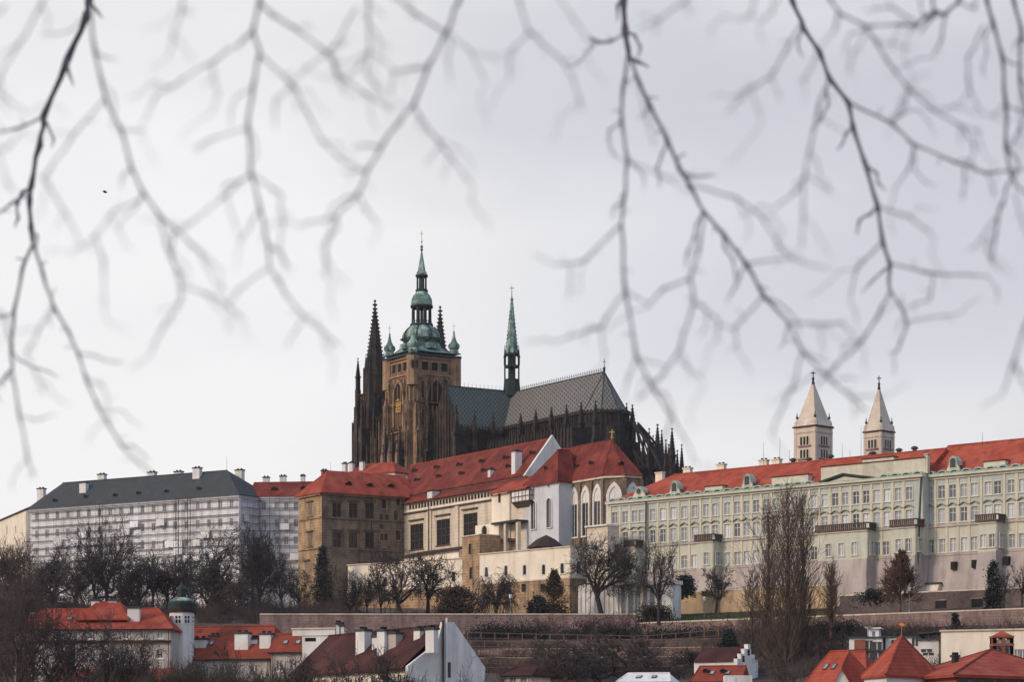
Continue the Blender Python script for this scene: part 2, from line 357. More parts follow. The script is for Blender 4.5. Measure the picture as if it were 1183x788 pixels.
WP = {}
def win_proto(w_, h, style):
    key = (round(w_, 2), round(h, 2), style)
    if key in WP: return WP[key]
    f = MB(); fr = Fac((0, 0), (1, 0)); pm = M['pane']; mats = [M['frame_white'], M['palace_trim']]
    a, b = w_/2, h/2
    def bar(x0, x1, z0, z1, y0, y1, k=0):
        f.k = k; f.obox((x0, y0, z0), (x1-x0, 0, 0), (0, y1-y0, 0), (0, 0, z1-z0))
    t = .09 if style.startswith('pal') else .11
    for x0, x1 in ((-a, -a+t), (a-t, a)): bar(x0, x1, -b, b, .13, .24)
    bar(-a+t, a-t, -b, -b+t, .13, .24); bar(-a+t, a-t, b-t, b, .13, .24)
    if style.startswith('pal'):
        bar(-.05, .05, -b+t, b-t, .14, .23); bar(-a+t, -.05, b*.3, b*.3+.09, .14, .23); bar(.05, a-t, b*.3, b*.3+.09, .14, .23)
        for x0, x1 in ((-a-.2, -a), (a, a+.2)): bar(x0, x1, -b, b+.2, -.1, .03, 1)
        bar(-a, a, b, b+.2, -.1, .03, 1); bar(-a-.28, a+.28, -b-.2, -b, -.22, .03, 1)
        if style in ('pal_tri', 'pal_seg'):
            f.k = 2; n = 6 if style == 'pal_seg' else 2
            lo, hi = [], []
            for i in range(n+1):
                x = -a-.35 + (2*a+.7)*i/n
                z = b + .42 + (.5*(1-(2*i/n-1)**2) if n > 2 else (.55 if i == 1 else 0))
                lo.append((x, 0)); hi.append((x, z))
            for y0, y1 in ((-.38, .03),):
                for i in range(n):
                    x0, z0 = hi[i]; x1, z1 = hi[i+1]
                    f.obox((x0, y0, z0), (x1-x0, 0, z1-z0), (0, y1-y0, 0), (0, 0, .2))
            mats = mats + [M['hood']]
    elif style == 'stone':
        mats = [M['frame_dark'], M['frame_dark']]; pm = M['glass_dark']
        bar(-.09, .09, -b+t, b-t, .1, .24); bar(-a+t, a-t, b*.2, b*.2+.16, .1, .24)
        bar(-a-.4, a+.4, b+.35, b+.75, -.45, .02, 1); bar(-a-.25, a+.25, -b-.28, -b, -.2, .02, 1)
    elif style == 'hall':
        mats = [M['frame_dark'], M['frame_dark']]; pm = M['glass_dark']
        for q in (-.33, .33): bar(a*q-.09, a*q+.09, -b+t, b-t, .1, .24)
        for q in (-.3, .25): bar(-a+t, a-t, b*q, b*q+.14, .12, .22)
        bar(-a-.35, a+.35, b+.9, b+1.25, -.5, .02, 1); bar(-a-.25, a+.25, -b-.3, -b, -.25, .02, 1)
    elif style == 'plain':
        pm = M['pane_blue']
        bar(-.04, .04, -b+t, b-t, .14, .22); bar(-a-.12, a+.12, -b-.14, -b, -.12, .02, 1)
        mats = [M['frame_white'], M['frame_lime']]
    elif style == 'slit':
        pm = M['glass_dark']; mats = [M['frame_dark'], M['sandstone']]
        for x0, x1 in ((-a-.16, -a), (a, a+.16)): bar(x0, x1, -b-.16, b+.16, -.05, .03, 1)
        bar(-a, a, b, b+.16, -.05, .03, 1); bar(-a, a, -b-.16, -b, -.05, .03, 1)
    p = MB(); p.face((-a+.02, .26, -b+.02), (a-.02, .26, -b+.02), (a-.02, .26, b-.02), (-a+.02, .26, b-.02))
    WP[key] = (f.mesh('window', mats), p.mesh('pane', pm)); return WP[key]
def add_win(parent, fr, s, z, w_, h, style, o=0.0):
    fm, pm = win_proto(w_, h, style)
    a = place('window', fm, parent, fr.pt(s, z, o), fr.ang)
    b = bpy.data.objects.new('pane', pm); sc.collection.objects.link(b); b.parent = a
    return a
def hole(s, z, w_, h): return (s-w_/2, s+w_/2, z-h/2, z+h/2)

def chimney(parent, c, w_, d_, z0, z1, ang=0.0, m_='plaster_white', cap='roof_slate', name='chimney'):
    mb = MB(); u = Vector((math.cos(ang), math.sin(ang), 0)); v = Vector((-math.sin(ang), math.cos(ang), 0)); c = Vector((c[0], c[1], 0))
    def bx(w2, d2, a, b): mb.obox(c - u*w2/2 - v*d2/2 + Vector((0, 0, a)), u*w2, v*d2, Vector((0, 0, b-a)))
    bx(w_, d_, z0, z1-.3); mb.k = 1; bx(w_+.3, d_+.3, z1-.3, z1)
    mb.k = 2
    for q in (-.25, .25): mb.obox(c + u*(w_*q-.2) - v*.2 + Vector((0, 0, z1)), u*.4, v*.4, Vector((0, 0, .35)))
    return mb.build(name, [M[m_], M[cap], M['void']], parent)

def dormer(parent, p, fr, w_=1.4, h=.7, depth=1.6, roof='roof_red', name='dormer'):
    """a little roof hatch: dark vertical front, tiled cheeks and hood running back into the slope"""
    mb = MB(); p = Vector(p); d, n = fr.d3, fr.n3; up = Vector((0, 0, 1)); o = .12
    a, b = p - d*w_/2 + n*o, p + d*w_/2 + n*o
    top = p + up*h + n*(o+.15)
    bk = -n*depth
    mb.k = 1; mb.face(a, b, b+up*h*.7, top, a+up*h*.7)
    mb.k = 0
    lip = n*.18
    for q, e in ((a, -d*.15), (b, d*.15)):
        mb.face(q+e+up*h*.55+lip, top+up*.12+lip, top+up*.12+bk, q+e+up*h*.55+bk)
        mb.face(q, q+up*h*.7, q+up*h*.7+bk, q+bk)
    return mb.build(name, [M[roof], M['void']], parent)

def arch_pts(sc_, w_, z0, zs, n=5, pointed=True):
    a = w_/2; pts = [(sc_-a, z0)]
    if pointed:
        r = w_*1.05; cx = r - a
        th = math.acos(cx/r)
        L_ = [(sc_ + cx - r*math.cos(th*i/n), zs + r*math.sin(th*i/n)) for i in range(n+1)]
        pts += L_ + [(2*sc_ - x, z) for x, z in L_[::-1][1:]]
    else:
        pts += [(sc_ - a*math.cos(math.pi*i/(2*n)), zs + a*math.sin(math.pi*i/(2*n))) for i in range(2*n+1)]
    pts.append((sc_+a, z0)); return pts
def lancet(fr, sc_, w_, z0, zs, o=0.0, rim=.35, rdep=.35, parent=None, mrim='stone_soot', mglass='glass_dark', mull=1, pointed=True, name='window'):
    """arched window: moulded rim standing proud of the wall, mullions, glass set at the wall face; returns the window part"""
    f = MB(); inn = arch_pts(sc_, w_, z0, zs, pointed=pointed); outp = arch_pts(sc_, w_+2*rim, z0-rim*.6, zs, pointed=pointed)
    for i in range(len(inn)-1):
        a, b, c, d = inn[i], inn[i+1], outp[i+1], outp[i]
        f.face(fr.pt(*a, o+rdep), fr.pt(*b, o+rdep), fr.pt(*c, o+rdep), fr.pt(*d, o+rdep))
        f.face(fr.pt(*a, o+.01), fr.pt(*b, o+.01), fr.pt(*b, o+rdep), fr.pt(*a, o+rdep))
        f.face(fr.pt(*d, o), fr.pt(*c, o), fr.pt(*c, o+rdep), fr.pt(*d, o+rdep))
    f.fbox(fr, sc_-w_/2-rim, sc_+w_/2+rim, z0-rim*.6, z0, o, o+rdep+.05)
    top = max(z for _, z in inn)
    for i in range(mull):
        x = sc_ - w_/2 + w_*(i+1)/(mull+1); f.fbox(fr, x-.07, x+.07, z0, zs + (top-zs)*.55, o+.02, o+.14)
    wo = f.build(name, M[mrim], parent)
    g = MB(); g.face(*[fr.pt(s_, z_, o+.012) for s_, z_ in inn]); g.build('pane', M[mglass], wo)
    return wo

# ================================================================== GROUND
K = 1.13                                  # the castle proper stands this much farther back than the terrace palace
TERR = [(-400, 0), (300, 0.3), (350, 2), (400, 9), (430, 14), (515, 26), (519, 26.4), (521, 29.0), (545, 31.4), (560, 33.2), (600, 35.5), (650, 40), (720, 43.5), (770, 54), (800, 56), (900, 50), (1100, 25), (1600, 4), (9000, 0)]
def lerp(tab, x):
    if x <= tab[0][0]: return tab[0][1]
    for (a, p), (b, q) in zip(tab, tab[1:]):
        if x <= b: return p + (q-p)*(x-a)/(b-a)
    return tab[-1][1]
def ground_z(x, y):
    v = y + .737 * min(max(0, x-24.9), 150)
    return lerp(TERR, v)
xs = [-4000, -1500, -600, -300] + [-200 + 5*i for i in range(81)] + [300, 600, 1500, 4000]
ys = [-300, 0, 150, 250, 300] + [320 + 4*i for i in range(50)] + [519 + i for i in range(0, 4)] + [524 + 6*i for i in range(60)] + [900, 1000, 1100, 1300, 1600, 2500, 5000, 9000]
g = MB()
g.v = [(x, y - (.737 * min(max(0, x-24.9), 150) if 380 < y < 800 else 0), lerp(TERR, y if 380 < y < 800 else y + .737 * min(max(0, x-24.9), 150))) for y in ys for x in xs]
nx = len(xs)
for j in range(len(ys)-1):
    for i in range(nx-1):
        g.f.append((j*nx+i, j*nx+i+1, (j+1)*nx+i+1, (j+1)*nx+i)); g.m.append(0)
g.build('ground', M['earth'], kind='structure')

def strip(name, m_, pts_lo, pts_hi, lift, kind='structure'):
    """a sheet lying a little above the slope between two ground lines"""
    mb = MB(); n = 24; k = 5
    def along(L_, t):
        t *= len(L_)-1; i = min(int(t), len(L_)-2); a, b = Vector(L_[i]), Vector(L_[i+1]); return a + (b-a)*(t-i)
    rows = []
    for j in range(k+1):
        rows.append([along(pts_lo, i/n).lerp(along(pts_hi, i/n), j/k) for i in range(n+1)])
    vs_ = [(q.x, q.y, ground_z(q.x, q.y)+lift) for r_ in rows for q in r_]
    mb.idx(vs_, [(j*(n+1)+i, j*(n+1)+i+1, (j+1)*(n+1)+i+1, (j+1)*(n+1)+i) for j in range(k) for i in range(n)])
    return mb.build(name, M[m_], kind=kind)
def gp(px, v):
    """ground point on contour v seen at column px"""
    k = (px-CX)/F; y = v
    for _ in range(20): y = v - .737*min(max(0, k*y-24.9), 150)
    return (k*y, y)
def gpt(px, v, up=0.0):
    x, y = gp(px, v); return Vector((x, y, ground_z(x, y)+up))
strip('lawn', 'grass', [gp(725, 523), gp(960, 523)], [gp(735, 553), gp(960, 553)], .12)
strip('garden_path', 'path', [gp(640, 529), gp(960, 532)], [gp(640, 533), gp(960, 536)], .2)
strip('terrace_walk', 'path', [gp(300, 522), gp(735, 522)], [gp(300, 526), gp(735, 526)], .14)

# ---- long retaining wall along the terrace
def long_wall(name, label, m_, a, b, ztop_a, ztop_b, zbot, th=.8, cop='plaster_stone', cat='wall', coping=.25, group=None):
    a, b = Vector((*a[:2], 0)), Vector((*b[:2], 0)); fr = Fac(a, b-a); L_ = (b-a).length
    mb = MB(); n = 10
    for i in range(n):
        s0, s1 = L_*i/n, L_*(i+1)/n; z0, z1 = ztop_a+(ztop_b-ztop_a)*i/n, ztop_a+(ztop_b-ztop_a)*(i+1)/n
        for q in (-th, 0): mb.face(fr.pt(s0, zbot, q), fr.pt(s1, zbot, q), fr.pt(s1, z1, q), fr.pt(s0, z0, q))
    for s_, z_ in ((0, ztop_a), (L_, ztop_b)): mb.face(fr.pt(s_, zbot, -th), fr.pt(s_, zbot, 0), fr.pt(s_, z_, 0), fr.pt(s_, z_, -th))
    mb.face(fr.pt(0, ztop_a, -th), fr.pt(0, ztop_a, 0), fr.pt(L_, ztop_b, 0), fr.pt(L_, ztop_b, -th))
    o = mb.build(name, M[m_], org=fr.pt(0, zbot), label=label, cat=cat, group=group, kind='thing')
    if coping:
        c_ = MB(); c_.obox(fr.pt(0, ztop_a, -th-.1), fr.pt(L_, ztop_b)-fr.pt(0, ztop_a), fr.n3*(th+.22), Vector((0, 0, coping))); c_.build('coping', M[cop], o)
    return o
YW = 519.5
long_wall('retaining_wall', 'long brown rubble retaining wall with pale coping below the bare garden trees', 'wall_brown', P(300, 0, YW), P(735, 0, YW), zat(711, YW), zat(711, YW), 24)
long_wall('retaining_wall', 'brown rubble retaining wall rising to the right below the lawn and the yellow palace', 'wall_brown', P(735, 0, YW), P(1240, 0, 463.5), zat(721.5, YW), zat(721.5, YW), 23)
a_, b_ = gp(970, 541), gp(1230, 541)
lw = long_wall('rubble_wall', 'dark rubble wall with two square openings under the pink palace base', 'wall_dark', a_, b_, zat(689.5, a_[1]), zat(689.5, a_[1]), 27)
fr = Fac(a_, Vector(b_)-Vector(a_))
for px, py in ((1087, 700), (1129, 698)):
    mb = MB(); s_ = fr.s(px); z_ = fr.z(px, py); mb.fbox(fr, s_-1.2, s_+1.2, z_-1.0, z_+.9, -.3, .02)
    mb.k = 1; mb.fbox(fr, s_-1.45, s_+1.45, z_+.9, z_+1.15, -.2, .12); mb.build('opening', [M['void'], M['wall_brown']], lw)
a_, b_ = gp(778, 556), gp(964, 556)
long_wall('garden_wall', 'sunlit ochre garden wall behind the lawn at the palace foot', 'wall_ochre', a_, b_, zat(686.5, a_[1]), zat(686.5, a_[1])+.2, 29)

# ================================================================== TERRACE PALACE (right): two long buildings
def p_for(fr, s_, px):
    Q = fr.pt(s_, 0); k = (px-CX)/F; return (k*Q.y - Q.x) / (fr.n3.x - k*fr.n3.y)
FP = Fac.px(703, 583, 1183, 510)
sJ = FP.s(1067)
ZB, ZS, ZC = FP.z(791, 660), FP.z(791, 628.6), FP.z(791, 575.8)
Z1, Z2, Z3 = FP.z(791, 592.3), FP.z(791, 617.6), FP.z(791, 649.8)
ZP = FP.z(791, 571.8)
def palace(name, label, fr, s0, s1, top, mid, ground, hl, zr, W=16.0):
    t = thing(name, label, 'palace', fr.pt((s0+s1)/2, 33, -W/2))
    u = MB(); u.k = 0
    h1 = [hole(s_, Z1, 1.6, 2.6) for s_ in top] + [hole(s_, Z2, 1.6, 2.85) for s_, _ in mid]; h3 = [hole(s_, Z3, 1.6, 2.75) for s_ in ground]
    block(u, fr, s0, s1, ZS, ZC, -W, 0, h1)
    u.k = 1; block(u, fr, s0, s1, ZB, ZS, -W, .12, h3)
    u.build('wall', [M['palace_grey'], M['palace_wall']], t)
    # plain pilasters between the windows, string course, cornice
    p = MB(); allm = sorted(s_ for s_, _ in mid)
    for a, b in zip(allm, allm[1:]):
        if b-a < 2.2: continue
        c_ = (a+b)/2; hw = .30 if b-a < 3.4 else .45
        p.fbox(fr, c_-hw, c_+hw, ZS+.3, ZC-.25, 0, .16); p.fbox(fr, c_-hw, c_+hw, ZB+.3, ZS-.3, .12, .26)
    for q in (s0+.5, s1-.5):
        p.fbox(fr, q-.5, q+.5, ZS+.3, ZC-.25, 0, .2)
    p.fbox(fr, s0, s1, ZC-.5, ZC, 0, .35)
    p.k = 1; p.fbox(fr, s0-.1, s1+.1, ZS-.25, ZS+.25, -.1, .42); p.fbox(fr, s0, s1, ZB-.15, ZB+.3, 0, .32)
    p.build('pilaster_order', [M['palace_trim'], M['wall_pink']], t)
    for s_ in top: add_win(t, fr, s_, Z1, 1.6, 2.6, 'pal')
    for s_, k in mid: add_win(t, fr, s_, Z2, 1.6, 2.85, k)
    for s_ in ground: add_win(t, fr, s_, Z3, 1.6, 2.75, 'pal', .12)
    # cornice and scalloped parapet with copper caps
    c = MB(); c.fbox(fr, s0-.3, s1+.3, ZC, ZC+.45, -.6, .9); c.k = 1; c.fbox(fr, s0-.3, s1+.3, ZC+.45, ZC+.6, -.6, .95)
    c.k = 0; c.fbox(fr, s0, s1, ZC+.6, ZP, -.7, .1)
    n = int((s1-s0)/2.7); st = (s1-s0)/n
    for i in range(n):
        m_ = s0 + st*(i+.5); lo = []; up_ = []
        if name == 'long_palace' and FP.s(947) < m_ < FP.s(1012): continue
        for j in range(7):
            an = math.pi*j/6; lo.append((m_-.9*math.cos(an), ZP-.1+.42*math.sin(an))); up_.append((m_-1.15*math.cos(an), ZP-.05+.62*math.sin(an)))
        c.k = 2
        c.face(*[fr.pt(a, b, .05) for a, b in lo])
        c.k = 1
        for (a, b), (a2, b2), (d, e), (d2, e2) in zip(lo, lo[1:], up_, up_[1:]):
            c.face(fr.pt(a, b, .35), fr.pt(a2, b2, .35), fr.pt(d2, e2, .35), fr.pt(d, e, .35)); c.face(fr.pt(d, e, .35), fr.pt(d2, e2, .35), fr.pt(d2, e2, -.7), fr.pt(d, e, -.7))
            c.face(fr.pt(a, b, .35), fr.pt(a2, b2, .35), fr.pt(a2, b2, .05), fr.pt(a, b, .05))
    c.build('parapet', [M['palace_trim'], M['copper_pale'], M['pipe_green']], t)
    r = MB(); hip(r, fr, s0-.2, s1+.0, -W-.3, -.5, ZC+.7, zr, hl, 0)
    ro = r.build('roof', M['roof_red2'], t)
    rd = MB(); a, b = fr.pt(s0+hl, zr, -W/2-.4), fr.pt(s1, zr, -W/2-.4); rd.tube(a, b, .22, .22, 6); rd.build('ridge_tiles', M['roof_red'], ro)
    return t, ro
def eaves_dormer(t, fr, s_, kind='arch'):
    mb = MB(); z0 = ZP+.3
    w_ = 1.6 if kind == 'arch' else 1.9; h = 2.6 if kind == 'arch' else 2.1
    o1 = -.3; pts = [(s_-w_, z0), (s_+w_, z0), (s_+w_*.72, z0+1.0), (s_+w_*.66, z0+h*.72), (s_+w_*.35, z0+h), (s_, z0+h+.25), (s_-w_*.35, z0+h), (s_-w_*.66, z0+h*.72), (s_-w_*.72, z0+1.0)]
    mb.prism([fr.pt(a, b, o1) for a, b in pts], [fr.pt(a, b, o1-.5) for a, b in pts])
    mb.k = 1
    for (a, b), (c, d) in zip(pts[2:], pts[3:]):
        if abs(a-c) < .05 and b < z0+1.1: continue
        mb.face(fr.pt(a, b+.12, o1+.2), fr.pt(c, d+.12, o1+.2), fr.pt(c, d+.12, o1-1.7), fr.pt(a, b+.12, o1-1.7))
        mb.face(fr.pt(a, b+.12, o1+.2), fr.pt(c, d+.12, o1+.2), fr.pt(c, d-.08, o1+.2), fr.pt(a, b-.08, o1+.2))
    d_ = mb.build('dormer', [M['palace_trim'], M['copper_pale']], t)
    w2 = MB()
    if kind == 'arch': q = arch_pts(s_, 1.5, z0+.5, z0+1.9, pointed=False)
    else: q = [(s_+.75*math.cos(2*math.pi*i/14), z0+1.35+.75*math.sin(2*math.pi*i/14)) for i in range(14)]
    w2.face(*[fr.pt(a, b, o1+.02) for a, b in q]); w2.k = 1
    for (a, b), (c, d) in zip(q, q[1:] + q[:1]): w2.tube(fr.pt(a, b, o1+.05), fr.pt(c, d, o1+.05), .11, .11, 4)
    w2.build('window', [M['glass_dark'], M['palace_trim']], d_)
def attic(t, fr, s0, s1, h, name='attic_block'):
    mb = MB(); mb.fbox(fr, s0, s1, ZP, ZP+h, -2.2, -.75); mb.k = 1; mb.fbox(fr, s0-.15, s1+.15, ZP+h, ZP+h+.2, -2.4, -.6); mb.build(name, [M['palace_trim'], M['roof_brown']], t)
def bay(t, fr, pl, pc, pr, extra_win=True, base=True, lw_=()):
    """one storey bay under a balcony; its lit front runs pl..pc and its shaded end pc..pr"""
    sc_ = fr.s(pr); p = min(2.9, p_for(fr, sc_, pc)); s_l = fr.s(pl, p)
    mb = MB(); zt = ZS-.1; fb = fr.off(p); hs = [hole(x, Z3+.1, 1.3, 2.6) for x in [fr.s(q, p) for q in lw_]]
    block(mb, fr, s_l, sc_, ZB-.1, zt, -.3, p, hs)
    mb.k = 1; mb.fbox(fr, s_l-.15, sc_+.15, zt-.35, zt, p, p+.25)
    b = mb.build('bay', [M['palace_bay'], M['palace_trim']], t)
    for x in [fr.s(q, p) for q in lw_]: add_win(t, fb, x, Z3+.1, 1.3, 2.6, 'pal')
    sd = fr.side(sc_, p)
    if p > 1.9:
        # shaded end wall: shallow corner strips and one tall window
        w_ = MB(); w_.fbox(sd, .1, .5, ZB+.2, zt-.4, 0, .12); w_.fbox(sd, p-.6, p-.15, ZB+.2, zt-.4, 0, .12); w_.build('pilaster', M['palace_trim'], b)
        fm, pm = win_proto(1.4, 2.7, 'pal'); o2 = place('window', fm, t, sd.pt(p/2, Z3+.15, .0)+sd.n3*.30, sd.ang)
        o3 = bpy.data.objects.new('pane', pm); sc.collection.objects.link(o3); o3.parent = o2
    bl = MB(); z0 = zt
    bl.fbox(fr, s_l-.5, sc_+.5, z0, z0+.3, -.2, p+.5)
    for i in range(int((sc_-s_l+1)/.5)):
        x = s_l-.45+i*.5; bl.fbox(fr, x, x+.24, z0+.3, z0+1.25, p+.15, p+.42)
    for i in range(int(p/.5)): bl.fbox(fr, sc_+.12, sc_+.4, z0+.3, z0+1.25, .1+i*.5, .34+i*.5)
    bl.fbox(fr, s_l-.5, sc_+.45, z0+1.25, z0+1.5, p+.1, p+.48); bl.fbox(fr, sc_+.1, sc_+.45, z0+1.25, z0+1.5, 0, p+.1)
    bl.build('balcony', M['balcony'], t)
    if base:
        q = MB(); lo = [fr.pt(s_l-.6, 29, p+2.2), fr.pt(sc_+1.2, 29, p+2.2), fr.pt(sc_+1.2, 29, -1), fr.pt(s_l-.6, 29, -1)]
        hi = [fr.pt(s_l, ZB-.1, p+.1), fr.pt(sc_, ZB-.1, p+.1), fr.pt(sc_, ZB-.1, -1), fr.pt(s_l, ZB-.1, -1)]
        q.prism(lo, hi); q.build('buttress', M['wall_pink'], t)
def base_wall(t, fr, s0, s1, W=16):
    q = MB(); q.prism([fr.pt(s0, 28, 2.4), fr.pt(s1, 28, 2.4), fr.pt(s1, 28, -W), fr.pt(s0, 28, -W)], [fr.pt(s0, ZB-.15, .2), fr.pt(s1, ZB-.15, .2), fr.pt(s1, ZB-.15, -W), fr.pt(s0, ZB-.15, -W)])
    return q.build('battered_base', M['wall_pink'], t)

topA = [710.3, 722.5, 733.2, 741.4, 754.2, 766.1, 778.1, 790.7, 802.9, 816.1, 826.4, 840.5, 851.8, 862.6, 873.8, 885.5, 897, 908, 918.5, 929.5, 941, 953, 965, 976.7, 989, 1000.8, 1013, 1024.9, 1037.9, 1050.4]
seg = {733.2, 741.4, 816.1, 826.4, 953, 976.7, 1000.8, 1024.9, 1050.4, 908, 918.5}
midA = [(FP.s(x), 'pal_seg' if x in seg else 'pal_tri') for x in topA]
grA = [FP.s(x) for x in (711, 722, 748, 760, 769, 778, 791, 802.7, 841, 852.4, 863.6, 874, 886, 897, 909, 920, 931, 941, 1014.5, 1024)]
tA, roofA = palace('long_palace', 'long pale yellow palace with orange red roof, dormers and scalloped parapet behind the tall poplar', FP, FP.s(703), sJ, [FP.s(x) for x in topA], midA, grA, 12, FP.z(879, 539, -8))
base_wall(tA, FP, FP.s(703), sJ)
bay(tA, FP, 724, 733, 742, lw_=(731,)); bay(tA, FP, 805, 812, 833, lw_=(816,)); bay(tA, FP, 945, 990, 1011, lw_=(957, 972, 987)); bay(tA, FP, 1031, 1045, 1066.5, lw_=(1038, 1049))
for px, k in ((737, 'eye'), (778, 'arch'), (862, 'arch')): eaves_dormer(tA, FP, FP.s(px), k)
attic(tA, FP, FP.s(812), FP.s(832), 1.3); attic(tA, FP, FP.s(889), FP.s(931), 2.0)
attic(tA, FP, FP.s(946), sJ-.2, 3.2, 'attic_storey'); attic(tA, FP, FP.s(994), FP.s(1030), 4.0)
mb = MB(); a, b, ap = FP.s(949), FP.s(1010), FP.s(976)
tri = [(a, ZC+.5), (b, ZC+.5), (ap, FP.z(976, 549.5))]
mb.prism([FP.pt(x, z_, .3) for x, z_ in tri], [FP.pt(x, z_, -1) for x, z_ in tri]); mb.k = 1
for p_, q_ in ((tri[0], tri[2]), (tri[2], tri[1])):
    for h0, dd in ((.02, .9),): mb.face(FP.pt(p_[0], p_[1]+.4, dd), FP.pt(q_[0], q_[1]+.4, dd), FP.pt(q_[0], q_[1]+.4, -1), FP.pt(p_[0], p_[1]+.4, -1)); mb.face(FP.pt(p_[0], p_[1]+.4, dd), FP.pt(q_[0], q_[1]+.4, dd), FP.pt(q_[0], q_[1], dd), FP.pt(p_[0], p_[1]-.0, dd)); mb.face(FP.pt(p_[0], p_[1]-.0, dd), FP.pt(q_[0], q_[1]-.0, dd), FP.pt(q_[0], q_[1]-.25, .3), FP.pt(p_[0], p_[1]-.25, .3))
mb.k = 2; zc_ = FP.z(976, 558); mb.face(*[FP.pt(ap+.4*math.cos(i*math.pi/4), zc_+.55*math.sin(i*math.pi/4), .32) for i in range(8)])
mb.build('pediment', [M['palace_trim'], M['copper_dark'], M['void']], tA)
# gutter pipe with dark hopper down the joint
mb = MB(); mb.tube(FP.pt(sJ-.15, ZC, .6), FP.pt(sJ-.15, 34, 2.6), .22, .26, 6); mb.build('drainpipe', M['pipe_green'], tA)
mb = MB(); x_ = FP.s(748); mb.tube(FP.pt(x_, ZC, .5), FP.pt(x_, ZB, .6), .17, .17, 6); mb.tube(FP.pt(x_, ZB, .7), FP.pt(x_, 33, 2.7), .17, .17, 6); mb.build('drainpipe', M['pipe_green'], tA)

F2 = FP.off(-2.2); sE = F2.s(1225)
topB = [1074, 1088, 1100.6, 1113.6, 1126, 1141.8, 1152.6, 1168.3, 1181.5, 1195]
midB = [(F2.s(x), 'pal_seg' if x in (1141.8, 1152.6) else 'pal_tri') for x in topB]
grB = [F2.s(x) for x in (1075.5, 1089.7, 1102, 1115, 1126, 1170, 1182)]
tB, roofB = palace('corner_palace', 'taller pale yellow palace range at the frame edge with higher red roof', F2, F2.s(1068.5), sE, [F2.s(x) for x in topB], midB, grB, 0, FP.z(879, 539, -8)+.75)
base_wall(tB, F2, F2.s(1068.5), sE)
bay(tB, F2, 1130, 1142, 1160, lw_=(1136, 1146))
eaves_dormer(tB, F2, F2.s(1100), 'arch'); attic(tB, F2, F2.s(1134), F2.s(1159), 1.5)
for px, py in ((1101, 654), (1125, 652), (1162, 648)):
    mb = MB(); s_ = F2.s(px, 1.2); z_ = F2.z(px, py, 1.2); mb.fbox(F2, s_-.55, s_+.55, z_-.8, z_+.8, .3, 1.25+ .0); mb.build('vent_opening', M['void'], tB)
mb = MB(); x_ = F2.s(1073, 2); mb.prism([F2.pt(x_-1.6, 31, 4), F2.pt(x_+1.6, 31, 4), F2.pt(x_+1.6, 31, 0), F2.pt(x_-1.6, 31, 0)], [F2.pt(x_-.6, 37.5, 1.9), F2.pt(x_+2.4, 37.5, 1.9), F2.pt(x_+2.4, 37.5, 0), F2.pt(x_-.6, 37.5, 0)])
mb.k = 1; mb.obox(F2.pt(x_-.8, 37.5, 0), F2.d3*3.4, F2.n3*2.3, Vector((0, 0, .3))); mb.build('stair_cover', [M['plaster_cream'], M['roof_slate']], tB)
# firewall between the two roofs
mb = MB(); zr_ = FP.z(879, 539, -8)+.45
mb.fbox(FP, sJ-.35, sJ+.35, ZP, FP.z(1067, 525.5), -1.7, -.85); mb.k = 1; mb.fbox(FP, sJ-.5, sJ+.5, FP.z(1067, 525.5), FP.z(1067, 524), -1.85, -.7); mb.build('parapet_pier', [M['palace_trim'], M['copper_pale']], tA)
# chimneys, cowls and aerials on the palace ridge
for px, h_, m_ in ((762, 1.0, 'plaster_cream'), (794, 1.4, 'plaster_cream'), (833, 1.5, 'plaster_cream'), (882, 1.5, 'plaster_cream'), (897, 1.4, 'plaster_cream'), (915.6, 1.1, 'iron'), (934, .9, 'iron'), (959, 1.1, 'iron'), (1007.5, .9, 'iron'), (1038, 1.0, 'iron'), (1056, 1.1, 'iron')):
    zr_ = FP.z(879, 539, -8); s_ = FP.s(px, -9); c = FP.pt(s_, 0, -9.2)
    if m_ == 'iron':
        mb = MB(); mb.lathe(c, [(.45, zr_-1), (.45, zr_+h_*.55), (.8, zr_+h_*.6), (.7, zr_+h_*.95), (.25, zr_+h_*1.15)], 8); mb.build('vent_cowl', M['iron'], tA)
    else: chimney(tA, c, 2.0, 1.0, zr_-2, zr_+h_, FP.ang, m_, 'plaster_stone')
for px, y1 in ((882, 511), (901, 506), (912, 520), (994.8, 492), (973, 512), (982, 520), (1021, 500), (1135, 500)):
    s_ = FP.s(px, -8.4); q = FP.pt(s_, 0, -8.4); zr_ = FP.z(879, 539, -8); mb = MB(); mb.tube((q.x, q.y, zr_-.5), (q.x, q.y, zat(y1, q.y)), .06, .03, 4); mb.build('aerial', M['iron'], tA if px < 1067 else tB)

# link block between chapel and palace
LK = Fac.px(674, 578, 707, 571); lk = thing('link_building', 'low cream link building with a grey roof edge between chapel apse and palace', 'building', LK.pt(3, 36, -3))
mb = MB(); zt = LK.z(690, 609); block(mb, LK, LK.s(678), LK.s(702), 34, zt, -3.5, 0, [hole(LK.s(683), zt-4, 1.2, 1.9), hole(LK.s(694), zt-4, 1.2, 1.9)])
mb.build('wall', M['plaster_stone'], lk)
mb = MB(); mb.fbox(LK, LK.s(678)-.3, LK.s(702)+.2, zt, zt+.35, -3.7, .5); mb.build('roof_edge', M['plaster_white'], lk)
for px in (683, 694): add_win(lk, LK, LK.s(px), zt-4, 1.2, 1.9, 'plain')

